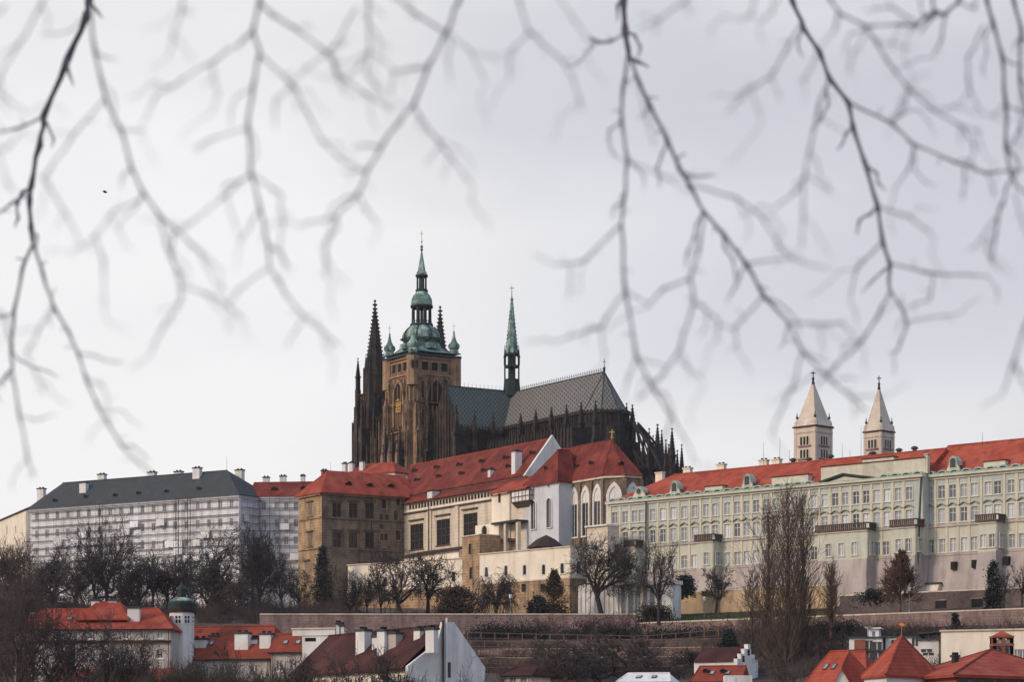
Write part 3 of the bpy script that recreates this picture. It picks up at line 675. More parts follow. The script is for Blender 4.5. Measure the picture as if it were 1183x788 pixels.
# ================================================================== LEFT PALACE under scaffolding
FL = Fac.px(35, 656*K, 276, 620*K); sL1 = FL.s(276); ZL = FL.z(276, 571.5); zl0 = 40
t = thing('scaffolded_palace', 'long white palace wing under grey slate roof wrapped in scaffolding', 'palace', FL.pt(sL1/2, 42, -8))
rows = [FL.z(160, y) for y in (589.5, 610.5, 631, 652)]
cols = [2.5 + i*(sL1-5)/18 for i in range(19)]
mb = MB(); block(mb, FL, 0, sL1, zl0, ZL, -15, 0, [hole(s_, z_, 1.3, 2.2) for s_ in cols for z_ in rows])
for i, z_ in enumerate(rows): mb.fbox(FL, 0, sL1, z_+2.2, z_+2.5, 0, .18)
mb.fbox(FL, -.3, sL1+.3, ZL-.7, ZL, -15.3, .5); mb.build('wall', M['plaster_blue'], t)
for s_ in cols:
    for z_ in rows: add_win(t, FL, s_, z_, 1.3, 2.2, 'plain')
zr = FL.z(200, 548.5, -7)
mb = MB(); hip(mb, FL, -.6, sL1+.6, -15.6, .8, ZL, zr, 6.2, 10.5); ro = mb.build('roof', M['roof_slate'], t)
mb = MB(); mb.tube(FL.pt(5.6, zr, -7.4), FL.pt(sL1-9.9, zr, -7.4), .18, .18, 5); mb.build('ridge_cap', M['copper_dark'], ro)
for px, y0, y1, o_ in ((97, 574, 557.5, -4.0), (228, 554, 540.5, -6.0), (118, 553, 548, -9), (176, 549, 545.5, -9), (206.5, 548, 544.8, -9), (48, 572, 564.5, -9), (277, 556, 543, -11)):
    s_ = FL.s(px, o_); q = FL.pt(s_, 0, o_); chimney(t, q, 2.4, 1.3, zat(y0, q.y)-2, zat(y1, q.y), FL.ang)
slope_n = (FL.pt(0, 0, 0)*0 + FL.n3*(zr-ZL) + Vector((0, 0, 8.2))).normalized()
for px, py in ((63.5, 580), (99, 575.5), (133, 574), (160, 571.5), (192.5, 569.5), (230, 566.5)):
    dormer(t, hit(px, py, FL.pt(0, ZL, .8), slope_n), FL, 1.3, .75, 1.4, 'roof_slate')
mb = MB(); q = FL.pt(FL.s(262, -7), 0, -7); mb.tube((q.x, q.y, zr), (q.x, q.y, zat(527, q.y)), .06, .03, 4); mb.build('aerial', M['iron'], t)
# recessed range beside it with red roof
FS = FL.side(sL1, 0)
sS = 8.4
q0 = FS.pt(sS, 0); FM = Fac(q0, P(366, 0, q0.y - 2) - Vector((q0.x, q0.y, 0))); sM = FM.s(366); ZM = FM.z(322, 573.5)
t2 = thing('recessed_range', 'narrow white range with red roof and three white chimneys between slate palace and sandstone wing', 'palace', FM.pt(sM/2, 42, -6))
wins = [(FM.s(px), FM.z(px, py)) for px in (304.5, 320, 331, 342) for py in (585, 605, 625)]
mb = MB(); block(mb, FM, 0, sM, zl0, ZM, -12, 0, [hole(s_, z_, 1.3, 2.2) for s_, z_ in wins]); mb.fbox(FM, 0, sM, ZM-.6, ZM, 0, .5); mb.build('wall', M['plaster_blue'], t2)
for s_, z_ in wins: add_win(t2, FM, s_, z_, 1.3, 2.2, 'plain')
zr2 = FM.z(327, 557, -6)
mb = MB(); hip(mb, FM, -2.5, sM+3, -12.5, .7, ZM, zr2, 0, 0); mb.build('roof', M['roof_maroon'], t2)
for px, y1 in ((307.6, 550), (327, 548.5), (350, 548)):
    s_ = FM.s(px, -7); q = FM.pt(s_, 0, -7); chimney(t2, q, 1.7 if px < 340 else 1.1, 1.1, zr2-2, zat(y1, q.y)-.35, FM.ang)
sn = (FM.n3*(zr2-ZM) + Vector((0, 0, 6.6))).normalized()
for px, py in ((317, 567), (351, 566)): dormer(t2, hit(px, py, FM.pt(0, ZM, .7), sn), FM, 1.8, .9, 1.6, 'roof_maroon')
# end wing at the far left
FE = Fac.px(0, 700*K, 31, 668*K); t3 = thing('end_wing', 'sunlit buff end wing with low slate roof at the left frame edge', 'building', FE.pt(8, 42, -5))
sE0, sE1 = FE.s(-30), FE.s(30); ze = FE.z(20, 593)
mb = MB(); hs = [(FE.s(px), FE.z(px, 612)) for px in (8, 18)]
block(mb, FE, sE0, sE1, 40, ze, -9, 0, [hole(a, b, 1.6, 2.0) for a, b in hs]); mb.build('wall', M['plaster_cream'], t3)
for a, b in hs: add_win(t3, FE, a, b, 1.6, 2.0, 'plain')
mb = MB(); hip(mb, FE, sE0-.4, sE1+.4, -9.5, .5, ze, ze+2.4, 0, 0); mb.build('roof', M['roof_slate'], t3)

def scaffold(label, fr, s0, s1, z0, z1, lifts, step=3.1, group='scaffolding on the white palace'):
    t = thing('scaffolding', label, 'scaffolding', fr.pt((s0+s1)/2, z0, .7), group)
    n = max(1, round((s1-s0)/step))
    for i in range(n+1):
        s_ = s0 + (s1-s0)*i/n; mb = MB()
        for o_ in (.3, .95): mb.tube(fr.pt(s_, z0, o_), fr.pt(s_, z1+.9, o_), .04, .04, 5)
        mb.build('upright', M['steel'], t)
    L_ = [z1 - 2.06*i for i in range(lifts)]
    for z_ in L_:
        mb = MB(); mb.fbox(fr, s0, s1, z_-.10, z_, .3, .9); mb.build('deck', M['deck'], t)
        mb = MB()
        for h in (.5, 1.0): mb.tube(fr.pt(s0, z_+h, .98), fr.pt(s1, z_+h, .98), .03, .03, 4)
        mb.build('guard_rail', M['steel'], t)
    rs = random.Random(int(s1*10))
    for i in range(n):
        for j in range(3, lifts-1):
            if rs.random() < .10 + .018*j:
                a, b = s0+(s1-s0)*i/n, s0+(s1-s0)*(i+1)/n; mb = MB(); zz_ = L_[j]; q = [fr.pt(a+.1, zz_+.15, 1.02), fr.pt((a+b)/2, zz_+.1+rs.random()*.2, 1.02+rs.random()*.15), fr.pt(b-.1, zz_+.15, 1.02)]; u = [v + Vector((0, 0, 1.75)) for v in q]
                mb.face(q[0], q[1], u[1], u[0]); mb.face(q[1], q[2], u[2], u[1]); mb.build('sheeting', M['plaster_blue' if rs.random() < .7 else 'plaster_white'], t)
    return t
zt = ZL-1.2
sct = scaffold('long run of grey scaffolding with dark decks along the slate roofed palace front', FL, 0.3, sL1-.1, zl0, zt, 13)
for px in (117, 218.5, 205):
    mb = MB(); s_ = FL.s(px, 1.5); 
    for q in (-.45, .45): mb.tube(FL.pt(s_+q, zl0, 1.6), FL.pt(s_+q, zt+1.2, 1.6), .11, .11, 5)
    for i in range(24): mb.tube(FL.pt(s_-.45, zl0+1+i, 1.6), FL.pt(s_+.45, zl0+1.5+i, 1.6), .05, .05, 4)
    mb.build('hoist_mast', M['iron'], sct)
scaffold('short scaffolding on the shaded right end wall of the slate roofed palace', FS, 0.9, sS-.2, zl0, zt, 13, 2.6)
scaffold('scaffolding in front of the recessed white range beside the sandstone wing', FM, .5, FM.s(347), zl0, ZM-1.2, 13)

# ================================================================== SANDSTONE WING
FW = Fac((-43.5*K, 594.4*K), (.845, .535)); LW, WW = 21.7*K, 13.0
ze, zr = FW.z(372, 569), FW.z(400, 545, -6)
t = thing('sandstone_wing', 'weathered sandstone palace wing with bright red hipped roof and cross windows', 'palace', FW.pt(LW/2, 38, -6))
big = [(FW.s(px), FW.z(px, py), 2.5, 3.9) for px in (389, 408, 427) for py in (590.5, 624.5)]
small = [(FW.s(px), FW.z(px, py), w_, h_) for px, py, w_, h_ in ((443.7, 583, 1.4, 2.4), (460, 580, 1.2, 1.8), (440, 598, 1.1, 1.6), (447, 598, 1.1, 1.6), (457, 596, 1.3, 2.6), (440.7, 609, 1.2, 1.4), (441, 621, 1.1, 1.8), (446, 621, 1.1, 1.8), (460, 619, 1.4, 2.6), (444, 638, 1.5, 1.7), (400, 655, 1.6, 2.4))]
mb = MB(); block(mb, FW, 0, LW+2, 33, ze, -WW, 0, [hole(*h) for h in big + small])
for py in (599.5, 634.5): z_ = FW.z(400, py); mb.fbox(FW, 0, LW, z_-.2, z_+.2, 0, .35)
mb.fbox(FW, 0, LW, ze-.7, ze, 0, .6)
mb.build('east_wall', M['sandstone_dark'], t)  # darker stone copy puts this wall's shade into the colour
for a, b, c, d in big: add_win(t, FW, a, b, c, d, 'stone')
for a, b, c, d in small: add_win(t, FW, a, b, c, d, 'slit')
FWs = Fac(FW.pt(0, 0, -WW), FW.n3)                # lit left end
sw = [(FWs.s(px), FWs.z(px, py), 2.6, 3.4) for px, py in ((358.4, 590), (358.4, 624.5), (355, 658))]
mb = MB(); wall(mb, FWs, 0, WW, 33, ze, [hole(*h) for h in sw], .05)
for py in (599.5, 634.5): z_ = FWs.z(360, py); mb.fbox(FWs, 0, WW, z_-.2, z_+.2, .05, .38)
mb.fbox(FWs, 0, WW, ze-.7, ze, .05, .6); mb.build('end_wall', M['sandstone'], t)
for a, b, c, d in sw: add_win(t, FWs, a, b, c, d, 'stone', .05)
mb = MB(); hip(mb, FW, -.9, LW+4, -WW-.9, .9, ze, zr, 6.0, 0); mb.build('roof', M['roof_red'], t)
sn = (FW.n3*(zr-ze) + Vector((0, 0, WW/2+.9))).normalized()
for px, py in ((402.5, 561), (427, 562.5), (451.5, 563.5)): dormer(t, hit(px, py, FW.pt(0, ze, .9), sn), FW, 1.9, .9, 1.8, 'roof_red')
mb = MB(); mb.tube(FW.pt(22*K, 33, .25), FW.pt(22*K, ze, .25), .14, .14, 5); mb.tube(FW.pt(14.6, 33, .25), FW.pt(14.6, ze, .25), .12, .12, 5); mb.build('drainpipe', M['iron'], t)
mb = MB(); q = FW.pt(FW.s(382, -6), 0, -6); mb.tube((q.x, q.y, zr), (q.x, q.y, zat(534, q.y)), .06, .03, 4); mb.build('aerial', M['iron'], t)
for px, y1 in ((375, 543.5),): q = FW.pt(FW.s(px, -7.5), 0, -7.5); chimney(t, q, 1.6, 1.0, zr-1.5, zat(y1, q.y), FW.ang, 'brick', 'roof_slate')
mb = MB(); mb.prism([FW.pt(-3, 30, 3.2), FW.pt(9, 30, 3.2), FW.pt(9, 30, -2), FW.pt(-3, 30, -2)], [FW.pt(-.2, FW.z(372, 634), .3), FW.pt(8, FW.z(372, 634), .3), FW.pt(8, FW.z(372, 634), -2), FW.pt(-.2, FW.z(372, 634), -2)]); mb.build('buttress', M['sandstone_dark'], t)

# little roofs behind the wing
FB = Fac.px(396, 660*K, 455, 650*K); t = thing('rear_house', 'red roofed house peeping over the sandstone wing with three white chimneys', 'house', FB.pt(5, 45, -4))
sB0, sB1 = FB.s(398), FB.s(456); ze = FB.z(425, 548); 
mb = MB(); block(mb, FB, sB0, sB1, 44, ze, -9, 0); mb.build('wall', M['plaster_cream'], t)
mb = MB(); hip(mb, FB, sB0-.5, sB1+.5, -9.5, .5, ze, FB.z(425, 536, -4), 3, 5); mb.build('roof', M['roof_red'], t)
for px, y0, y1 in ((398.5, 546, 534), (406.5, 546, 533.2), (418.5, 539, 531.5)):
    q = FB.pt(FB.s(px, -2), 0, -2); chimney(t, q, 1.3, 1.1, zat(y0, q.y)-3, zat(y1, q.y)-.35, FB.ang)

# ================================================================== OLD ROYAL PALACE hall
FV = Fac.px(467, 606*K, 612, 560*K); LV = FV.s(612); FVb = FV.off(-2.2)
LG = FV.s(605, -1.5); oR = p_for(FV, LG, 636.5); ze, zr = FV.z(540, 560, -2.2), zat(507, FV.pt(LG, 0, oR).y)
t = thing('great_hall', 'long royal hall with huge maroon roof, white gable and tall cross windows', 'palace', FV.pt(LV/2, 45, -10))
zs_ = FV.z(540, 583); zf0 = FV.z(540, 578.5); zf1 = FV.z(540, 572.5)
halls = [(FV.s(px), FV.z(px, py), 6.8, 6.6) for px, py in ((481.5, 620.5), (512, 615.2), (543.5, 608.5))]
nfr = 26; fx = [FV.s(472) + i*(FV.s(566)-FV.s(472))/nfr for i in range(nfr+1)]
mb = MB(); block(mb, FV, 0, LV, 38, zf1+.3, -20, 0, [hole(*h) for h in halls] + [(x+.3, x+1.35, zf0, zf1-.1) for x in fx])
mb.k = 1; mb.fbox(FV, 0, LV, zs_-.1, zs_+.25, 0, .5)
mb.k = 2; mb.fbox(FV, 0, FV.s(566), zs_+.25, zf0-.15, 0, .12)
mb.k = 2; block(mb, FVb, 0, LG, zf1-1, ze, -12, 0)
for px in (497.5, 529): x_ = FV.s(px); mb.k = 0; mb.fbox(FV, x_-.8, x_+.8, 38, zs_-.1, 0, .45)
mb.build('wall', [M['plaster_stone'], M['balcony'], M['plaster_cream']], t)
mb = MB()
for x in fx: mb.face(FV.pt(x+.3, zf0, -.06), FV.pt(x+1.35, zf0, -.06), FV.pt(x+1.35, zf1-.1, -.06), FV.pt(x+.3, zf1-.1, -.06))
mb.build('gallery_opening', M['void'], t)
for h in halls: add_win(t, FV, *h, 'hall')
# lean-to roof
mb = MB(); zl_ = FV.z(540, 565, -2.0)
A, B, C, D = FV.pt(-1, zf1+.25, .9), FV.pt(LV+.3, zf1+.25, .9), FV.pt(LV+.3, zl_+.2, -2.15), FV.pt(-1, zl_+.2, -2.15)
mb.prism([A, B, C, D], [q + Vector((0, 0, .22)) for q in (A, B, C, D)]); mb.build('lean_to_roof', M['roof_maroon'], t)
# main roof
oB = 2*oR+1.5; mb = MB()
A, B, C, D = FV.pt(-3, ze, -1.5), FV.pt(LG, ze, -1.5), FV.pt(LG, ze, oB), FV.pt(-3, ze, oB); r0, r1 = FV.pt(FV.s(474, oR), zr, oR), FV.pt(LG, zr, oR)
mb.face(A, B, r1, r0); mb.face(C, D, r0, r1); mb.face(D, A, r0); mb.face(A, B, C, D)
mb.fbox(FV, 0, LG, ze-.45, ze, -2.3, -1.5); ro = mb.build('roof', M['roof_maroon'], t)
mb = MB(); mb.tube(r0, r1, .22, .22, 5); mb.build('ridge_tiles', M['roof_red'], ro)
# white gable wall at the right end
mb = MB(); g0 = [(-1.2, ze-.5), (oR, zr+.8), (oB-.3, ze-.5)]
mb.prism([FV.pt(LG, z_, o_) for o_, z_ in g0], [FV.pt(LG+.8, z_, o_) for o_, z_ in g0]); mb.fbox(FV, LG, LG+.8, 60, ze-.5, oB-.3, -2.4); mb.build('gable', M['plaster_white'], t)
sn = (FV.n3*(zr-ze) + Vector((0, 0, -1.5-oR))).normalized(); p0 = FV.pt(0, ze, -1.5)
def fv_d(px, py): dormer(t, hit(px, py, p0, sn), FV, 2.6, .75, 2.0, 'roof_maroon')
for px, py in ((479, 545.5), (504.5, 541.5), (530.5, 538.5), (556.5, 534.5), (481.5, 556), (507, 552), (533, 548.5), (559, 545), (584.5, 530.5), (587.5, 540.5), (615, 525)): fv_d(px, py)
for px, yb, yt, w_, d_ in ((594.5, 546, 519.5, 1.7, 2.0), (565.5, 551, 540.5, 1.2, 1.5)):
    b = hit(px, yb, p0, sn); chimney(t, b - FV.n3*.6, w_, d_, b.z-.6, zat(yt, b.y)-.35, FV.ang)
mb = MB(); x_ = FV.s(496.5, .5); mb.fbox(FV, x_-1.3, x_+1.3, zf1+.2, zl_+.5, -1.9, .5); mb.k = 1; mb.fbox(FV, x_-1.5, x_+1.5, zl_+.5, zl_+.75, -2, .8); mb.build('roof_block', [M['plaster_white'], M['roof_brown']], t)
mb = MB(); mb.tube(FV.pt(FV.s(497.5), 40, .6), FV.pt(FV.s(497.5), zf1, .6), .14, .14, 5); mb.build('drainpipe', M['iron'], t)
# low dark roof in front of the hall windows
FH = FV.off(6.5); mb = MB(); zt = FH.z(500, 636)
A, B, C, D = FH.pt(FH.s(468), zt-1.2, 1.5), FH.pt(FH.s(535), zt-1.2, 1.5), FH.pt(FH.s(535), zt+.3, -4), FH.pt(FH.s(468), zt+.3, -4)
t4 = thing('lean_to_shed', 'low lean-to with dark slate roof under the tall hall windows', 'shed', FH.pt(FH.s(500), zt-6, 0))
mb.prism([A, B, C, D], [q + Vector((0, 0, .3)) for q in (A, B, C, D)]); mb.build('roof', M['roof_dark'], t4)
mb = MB(); block(mb, FH, FH.s(470), FH.s(533), zt-8, zt-1.1, -4, .8); mb.build('wall', M['plaster_cream'], t4)

# stair house with half timbered oriel at the hall's right end
FT = FV.off(3.4); sa, sb = FT.s(568), FT.s(611)
zt = FT.z(590, 569); t = thing('stair_house', 'white stair house with red lean-to roof and half timbered oriel by the chapel', 'building', FT.pt((sa+sb)/2, 45, -2))
xm = FT.s(588.5)
slt = [(FT.s(577), FT.z(577, 576), .9, 2.0)]
mb = MB(); block(mb, FT, sa, xm, 40, zt, -3.3, 0, [hole(*h) for h in slt]); mb.k = 1; block(mb, FT, xm, sb-1.5, 40, zt-.1, -3.3, -.5); mb.build('wall', [M['plaster_cream'], M['plaster_stone']], t)
for h in slt: add_win(t, FT, *h, 'slit')
mb = MB(); A, B, C, D = FT.pt(sa-.6, zt, 1.0), FT.pt(sb+.3, zt, 1.2), FT.pt(sb+.3, zt+3.0, -3.4), FT.pt(sa+3, zt+3.0, -3.4)
mb.prism([A, B, C, D], [q + Vector((0, 0, .25)) for q in (A, B, C, D)]); mb.build('roof', M['roof_red'], t)
o1, o2 = FT.s(590, 1), FT.s(611, 1); mb = MB(); zb = zt-2.9
mb.fbox(FT, o1, o2, zb, zt-.05, -.6, .8); mb.k = 1
for z_ in (zb, zb+1.2, zt-.3): mb.fbox(FT, o1-.06, o2+.06, z_, z_+.22, .8, .9); mb.fbox(FT, o2, o2+.1, z_, z_+.22, -.6, .8)
for i in range(6): x_ = o1 + (o2-o1-.2)*i/5; mb.fbox(FT, x_, x_+.2, zb, zt-.1, .8, .88)
for q in range(3): mb.fbox(FT, o2, o2+.08, zb, zt-.1, -.6+q*.6, -.4+q*.6)
mb.k = 1; mb.prism([FT.pt(o1+.6, zb-1.3, -.4), FT.pt(o2-.6, zb-1.3, -.4), FT.pt(o2-.6, zb-1.3, -.6), FT.pt(o1+.6, zb-1.3, -.6)], [FT.pt(o1, zb, .7), FT.pt(o2, zb, .7), FT.pt(o2, zb, -.6), FT.pt(o1, zb, -.6)])
mb.build('oriel', [M['plaster_white'], M['frame_dark']], t)
# arcaded lodge in front
FA = FV.off(5.5); sa, sb = FA.s(549), FA.s(601); t = thing('arcaded_lodge', 'small cream lodge with arched niche and open porch on the terrace', 'building', FA.pt((sa+sb)/2, 44, -2))
zt = FA.z(560, 606.5); xm = FA.s(576)
mb = MB(); block(mb, FA, sa, xm, 42, zt, -4, 0); mb.build('wall', M['plaster_cream'], t)
lancet(FA, FA.s(560.5), 2.6, FA.z(560, 622), FA.z(560, 614), 0, .3, .3, t, 'plaster_cream', 'void', 0, False)
lancet(FA, FA.s(565), 1.4, FA.z(565, 637), FA.z(565, 633), 0, .25, .25, t, 'plaster_cream', 'void', 0, False)
mb = MB(); mb.fbox(FA, xm-2, FA.s(600), zt-.5, zt, -3.5, .9); mb.build('porch_roof', M['copper_dark'], t)
for px in (585, 599): mb = MB(); x_ = FA.s(px); mb.fbox(FA, x_-.45, x_+.45, 42, zt-.5, -.4, .5); mb.build('porch_column', M['plaster_stone'], t)
mb = MB(); mb.fbox(FA, xm, FA.s(600), 42, zt-.5, -3.6, -3.2); zz = FA.z(590, 622); mb.fbox(FA, xm, FA.s(588), zz-.6, zz, -3, .3); mb.build('porch_back', M['sandstone_dark'], t)
# stone stair tower
q = P(534, 0, 563*K); FR = Fac(q, FV.d3); sb = FR.s(554); zt = FR.z(545, 620); t = thing('stair_tower', 'squat square sandstone tower between the two white terrace walls', 'tower', FR.pt(sb/2, 40, -3))
hs = [(FR.s(543), FR.z(543, 635), 1.2, 2.6), (FR.s(544), FR.z(544, 663), 1.3, 2.8)]
mb = MB(); block(mb, FR, 0, sb, 36, zt, -6, 0, [hole(*h) for h in hs]); mb.build('wall', M['sandstone'], t)
for h in hs: add_win(t, FR, *h, 'slit')
mb = MB(); mb.fbox(FR, -.3, sb+.3, zt, zt+.3, -6.3, .3); mb.build('parapet', M['plaster_stone'], t)
# white terrace walls
def terrace(label, fr, s0, s1, zt, zm, zb, wins, lowm, lw_=(), side=0):
    t = thing('terrace_building', label, 'building', fr.pt((s0+s1)/2, zb, -3))
    mb = MB(); block(mb, fr, s0, s1, zm, zt, -8, 0, [hole(s_, z_, 1.3, 2.3) for s_, z_ in wins])
    mb.k = 1; mb.fbox(fr, s0-.2, s1+.2, zm-.3, zm, -8, .35); mb.fbox(fr, s0-.2, s1+.2, zt, zt+.25, -8, .3); mb.build('wall', [M['plaster_cream'], M['plaster_stone']], t)
    mb = MB(); block(mb, fr, s0, s1, zb, zm-.3, -8, .25, [hole(s_, z_, 1.5, 1.9) for s_, z_ in lw_]); mb.build('plinth', M[lowm], t)
    for s_, z_ in wins: lancet(fr, s_, 1.1, z_-1.3, z_+.6, -.2, .12, .25, t, 'frame_lime', 'glass_dark', 0, False)
    for s_, z_ in lw_: add_win(t, fr, s_, z_, 1.5, 1.9, 'slit', .25)
    return t
F3 = Fac.px(403, 585*K, 534, 565*K); s0, s1 = F3.s(402), F3.s(535)
terrace('long cream terrace building with narrow dark windows behind the bare trees', F3, s0, s1, F3.z(403, 654), F3.z(403, 684), 34, [(F3.s(px), F3.z(px, py)) for px, py in ((408, 676.5), (427, 675.5), (445, 673), (504, 668.5), (524, 666.5))], 'sandstone', [(F3.s(px), F3.z(px, py)) for px, py in ((409, 694), (428, 692), (446, 691))])
F4 = Fac.px(554, 546*K, 659, 526*K); s0, s1 = F4.s(554), F4.s(659)
t = terrace('cream terrace building on brown stone plinth below the chapel', F4, s0, s1, F4.z(600, 637.5), F4.z(600, 671.5), 32, [(F4.s(px), F4.z(px, py)) for px, py in ((562, 661.5), (584.6, 659.5), (606, 659), (628, 658.5), (649.5, 657))], 'sandstone', [(F4.s(px), F4.z(px, py)) for px, py in ((584.6, 680), (606, 680), (628, 680))])
FX = Fac(F4.pt(s1, 0), (.845, .535)); 
lancet(FX, FX.s(668), 1.3, FX.z(668, 664), FX.z(668, 652), 0.02, .15, .25, t, 'frame_lime', 'glass_dark', 0, False)
# brown garden pavilion
c = P(631, 0, 609); zt = zat(633, c.y); t = thing('octagonal_pavilion', 'brown octagonal pavilion with dark tent roof beside the blue white chapel wall', 'pavilion', (c.x, c.y, zt-2))
mb = MB(); mb.lathe(c, [(2.9, zt-3), (2.9, zt)], 8, .2); mb.build('wall', M['brick'], t)
mb = MB(); mb.lathe(c, [(4.6, zt-.2), (4.6, zt), (2.2, zt+1.9), (.15, zt+2.9)], 8, .2); mb.build('roof', M['roof_dark'], t)

# ================================================================== ALL SAINTS CHAPEL (e,s frame; origin at its near corner)
EV = FV.d3.copy(); SV = FV.n3.copy()              # east along the hall, south out of it
class Fr2:
    def __init__(s, o): s.o = Vector((o[0], o[1], 0))
    def p(s, e, t, z=0): q = s.o + EV*e + SV*t; return Vector((q.x, q.y, z))
    def fac(s, a, b): return Fac(s.p(*a), s.p(*b) - s.p(*a))
YC = 545.6*K; CH = Fr2(P(645.6, 0, YC)); kk = K
zE, zRd = zat(555.5, YC), zat(508.5, 543*K)
t = thing('chapel', 'white gothic chapel with tall lancets, buttressed apse and steep red roof with gold cross', 'chapel', CH.p(-5, -5, 44))
pts = [(-13.2*kk, 0), (0, 0), (0, -3.5*kk), (12*kk, -3.5*kk), (15.5*kk, -6*kk), (15.5*kk, -10*kk), (12*kk, -12.5*kk), (-13.2*kk, -12.5*kk)]
mb = MB()
for i, (a, b) in enumerate(zip(pts, pts[1:] + pts[:1])):
    mb.k = 0 if i in (0, 1, 7) else 1
    mb.face(CH.p(*a, 38), CH.p(*b, 38), CH.p(*b, zE), CH.p(*a, zE))
mb.k = 1; 
mb.build('wall', [M['plaster_lav'], M['sandstone_dark']], t)
f0 = CH.fac(pts[0], pts[1])
for px, yt, yb in ((617, 578, 612), (635, 575, 610)):
    zz0, zz1 = f0.z(px, yb), f0.z(px, yt+6); lancet(f0, f0.s(px), 2.0, zz0, zz1, 0, .3, .35, t, 'frame_lime', 'glass_dark', 1, False)
lancet(f0, f0.s(634), .9, f0.z(634, 562.5), f0.z(634, 560.5), 0, .15, .2, t, 'frame_lime', 'void', 0, False)
lancet(f0, f0.s(617), .9, f0.z(617, 564.5), f0.z(617, 562.5), 0, .15, .2, t, 'frame_lime', 'void', 0, False)
mb = MB()
for a, b in zip(pts[:7], pts[1:7]): fr = CH.fac(a, b); L_ = (CH.p(*b)-CH.p(*a)).length; mb.fbox(fr, -.2, L_+.2, zE-.5, zE, 0, .45)
mb.build('cornice', M['plaster_stone'], t)
def bt(parent, base, nrm, z0, z1, w_, d_, m_, name='buttress', pin=0):
    n_ = Vector(nrm).normalized(); d = Vector((-n_.y, n_.x, 0)); base = Vector((base[0], base[1], 0)); mb = MB()
    def st(a, b, dd, ww): mb.obox(base - d*ww/2 + Vector((0, 0, a)), d*ww, n_*dd, Vector((0, 0, b-a)))
    h = z1-z0; st(z0, z0+h*.55, d_, w_); st(z0+h*.55, z1-.6, d_*.75, w_*.85)
    mb.prism([base - d*w_*.42 + Vector((0, 0, z1-.6)), base + d*w_*.42 + Vector((0, 0, z1-.6)), base + d*w_*.42 + n_*d_*.75 + Vector((0, 0, z1-.6)), base - d*w_*.42 + n_*d_*.75 + Vector((0, 0, z1-.6))],
             [base - d*w_*.42 + Vector((0, 0, z1)), base + d*w_*.42 + Vector((0, 0, z1)), base + d*w_*.42 + n_*.1 + Vector((0, 0, z1)), base - d*w_*.42 + n_*.1 + Vector((0, 0, z1))])
    if pin: pinnacle(mb, base + n_*d_*.4, z1-.6, w_*.7, pin*.35, pin*.65)
    return mb.build(name, M[m_], parent)
# nave and apse windows in white reveals
segs = [(pts[2], pts[3], (664, 677, 690.7)), (pts[3], pts[4], (708,)), (pts[4], pts[5], (728.5,))]
zb_, zs1 = zat(612, 543*K), zat(567, 540*K)
for a, b, pl in segs:
    fr = CH.fac(a, b); L_ = (CH.p(*b)-CH.p(*a)).length
    for px in pl:
        s_ = fr.s(px) if len(pl) > 1 else L_/2
        lancet(fr, s_, 2.7, zb_-1.5, zs1-1.9, .0, .6, .3, t, 'frame_lime', 'glass_dark', 1, True)
        hd = MB(); hd.face(*[fr.pt(x, z_, .06) for x, z_ in arch_pts(s_, 2.7, zs1-2.6, zs1-1.9)]); hd.build('tympanum', M['frame_lime'], t)
    if len(pl) > 1:
        for px in (671, 684.3, 697.5): bt(t, fr.pt(max(.5, fr.s(px)), 0), fr.n3, 38, zE-.5, 1.0, .75, 'sandstone_dark')
for i in (4, 5): q = pts[i]; bt(t, CH.p(*q), EV*(1 if i else 1) + SV*(.45 if i == 4 else -.45), 38, zE-.5, 1.1, 1.0, 'sandstone_dark')
# roof: nave ridge with conical end, hipped block over the front
mb = MB(); eo = .6
apx, rl = CH.p(8*kk, -8*kk, zRd), CH.p(-13*kk, -8*kk, zRd)
ring = [CH.p(-13.4*kk, -3.5*kk+eo, zE), CH.p(0, -3.5*kk+eo, zE), CH.p(12*kk, -3.5*kk+eo, zE), CH.p(15.5*kk+eo*1.3, -6*kk+.3, zE), CH.p(15.5*kk+eo*1.3, -10*kk-.3, zE), CH.p(12*kk, -12.5*kk-eo, zE), CH.p(-13.4*kk, -12.5*kk-eo, zE)]
mb.face(ring[0], ring[2], apx, rl)
for a, b in zip(ring[2:5], ring[3:6]): mb.face(a, b, apx)
mb.face(ring[5], ring[6], rl, apx); mb.face(ring[6], ring[0], rl); mb.face(*ring)
zt_ = zat(519.5, 549*K); A, B, C = CH.p(-13.9*kk, .7, zE-.2), CH.p(.6, .7, zE-.2), CH.p(.6, -3.5*kk-.2, zE-.2)
Pk, Qk = CH.p(-3.2*kk, -1.9*kk, zt_), CH.p(-3.4*kk, -5.2*kk, zt_)
mb.face(A, B, Pk); mb.face(B, C, Qk, Pk); mb.face(A, Pk, Qk, CH.p(-13.9*kk, -6*kk, zE+4)); mb.face(C, Qk, CH.p(-4*kk, -7*kk, zE+6))
for a, b in ((A, B), (B, C)): mb.face(a, b, b - Vector((0, 0, .3)), a - Vector((0, 0, .3)))
ro = mb.build('roof', M['roof_maroon'], t)
mb = MB(); 
for a, b in ((Pk, B), (Pk, Qk), (Qk, C), (apx, rl)) + tuple((apx, q) for q in ring[2:6]): mb.tube(a, b, .14, .14, 5)
mb.build('ridge_tiles', M['roof_maroon'], ro)
n1_ = (ring[2]-ring[0]).cross(apx-ring[0]).normalized()
for px, py in ((666, 540.5), (683, 537)): dormer(t, hit(px, py, ring[0], n1_), CH.fac(pts[2], pts[3]), 1.7, .8, 1.6, 'roof_maroon')
n2_ = (B-A).cross(Pk-A).normalized()
dormer(t, hit(631, 543, A, n2_), f0, 1.5, .8, 1.4, 'roof_maroon')
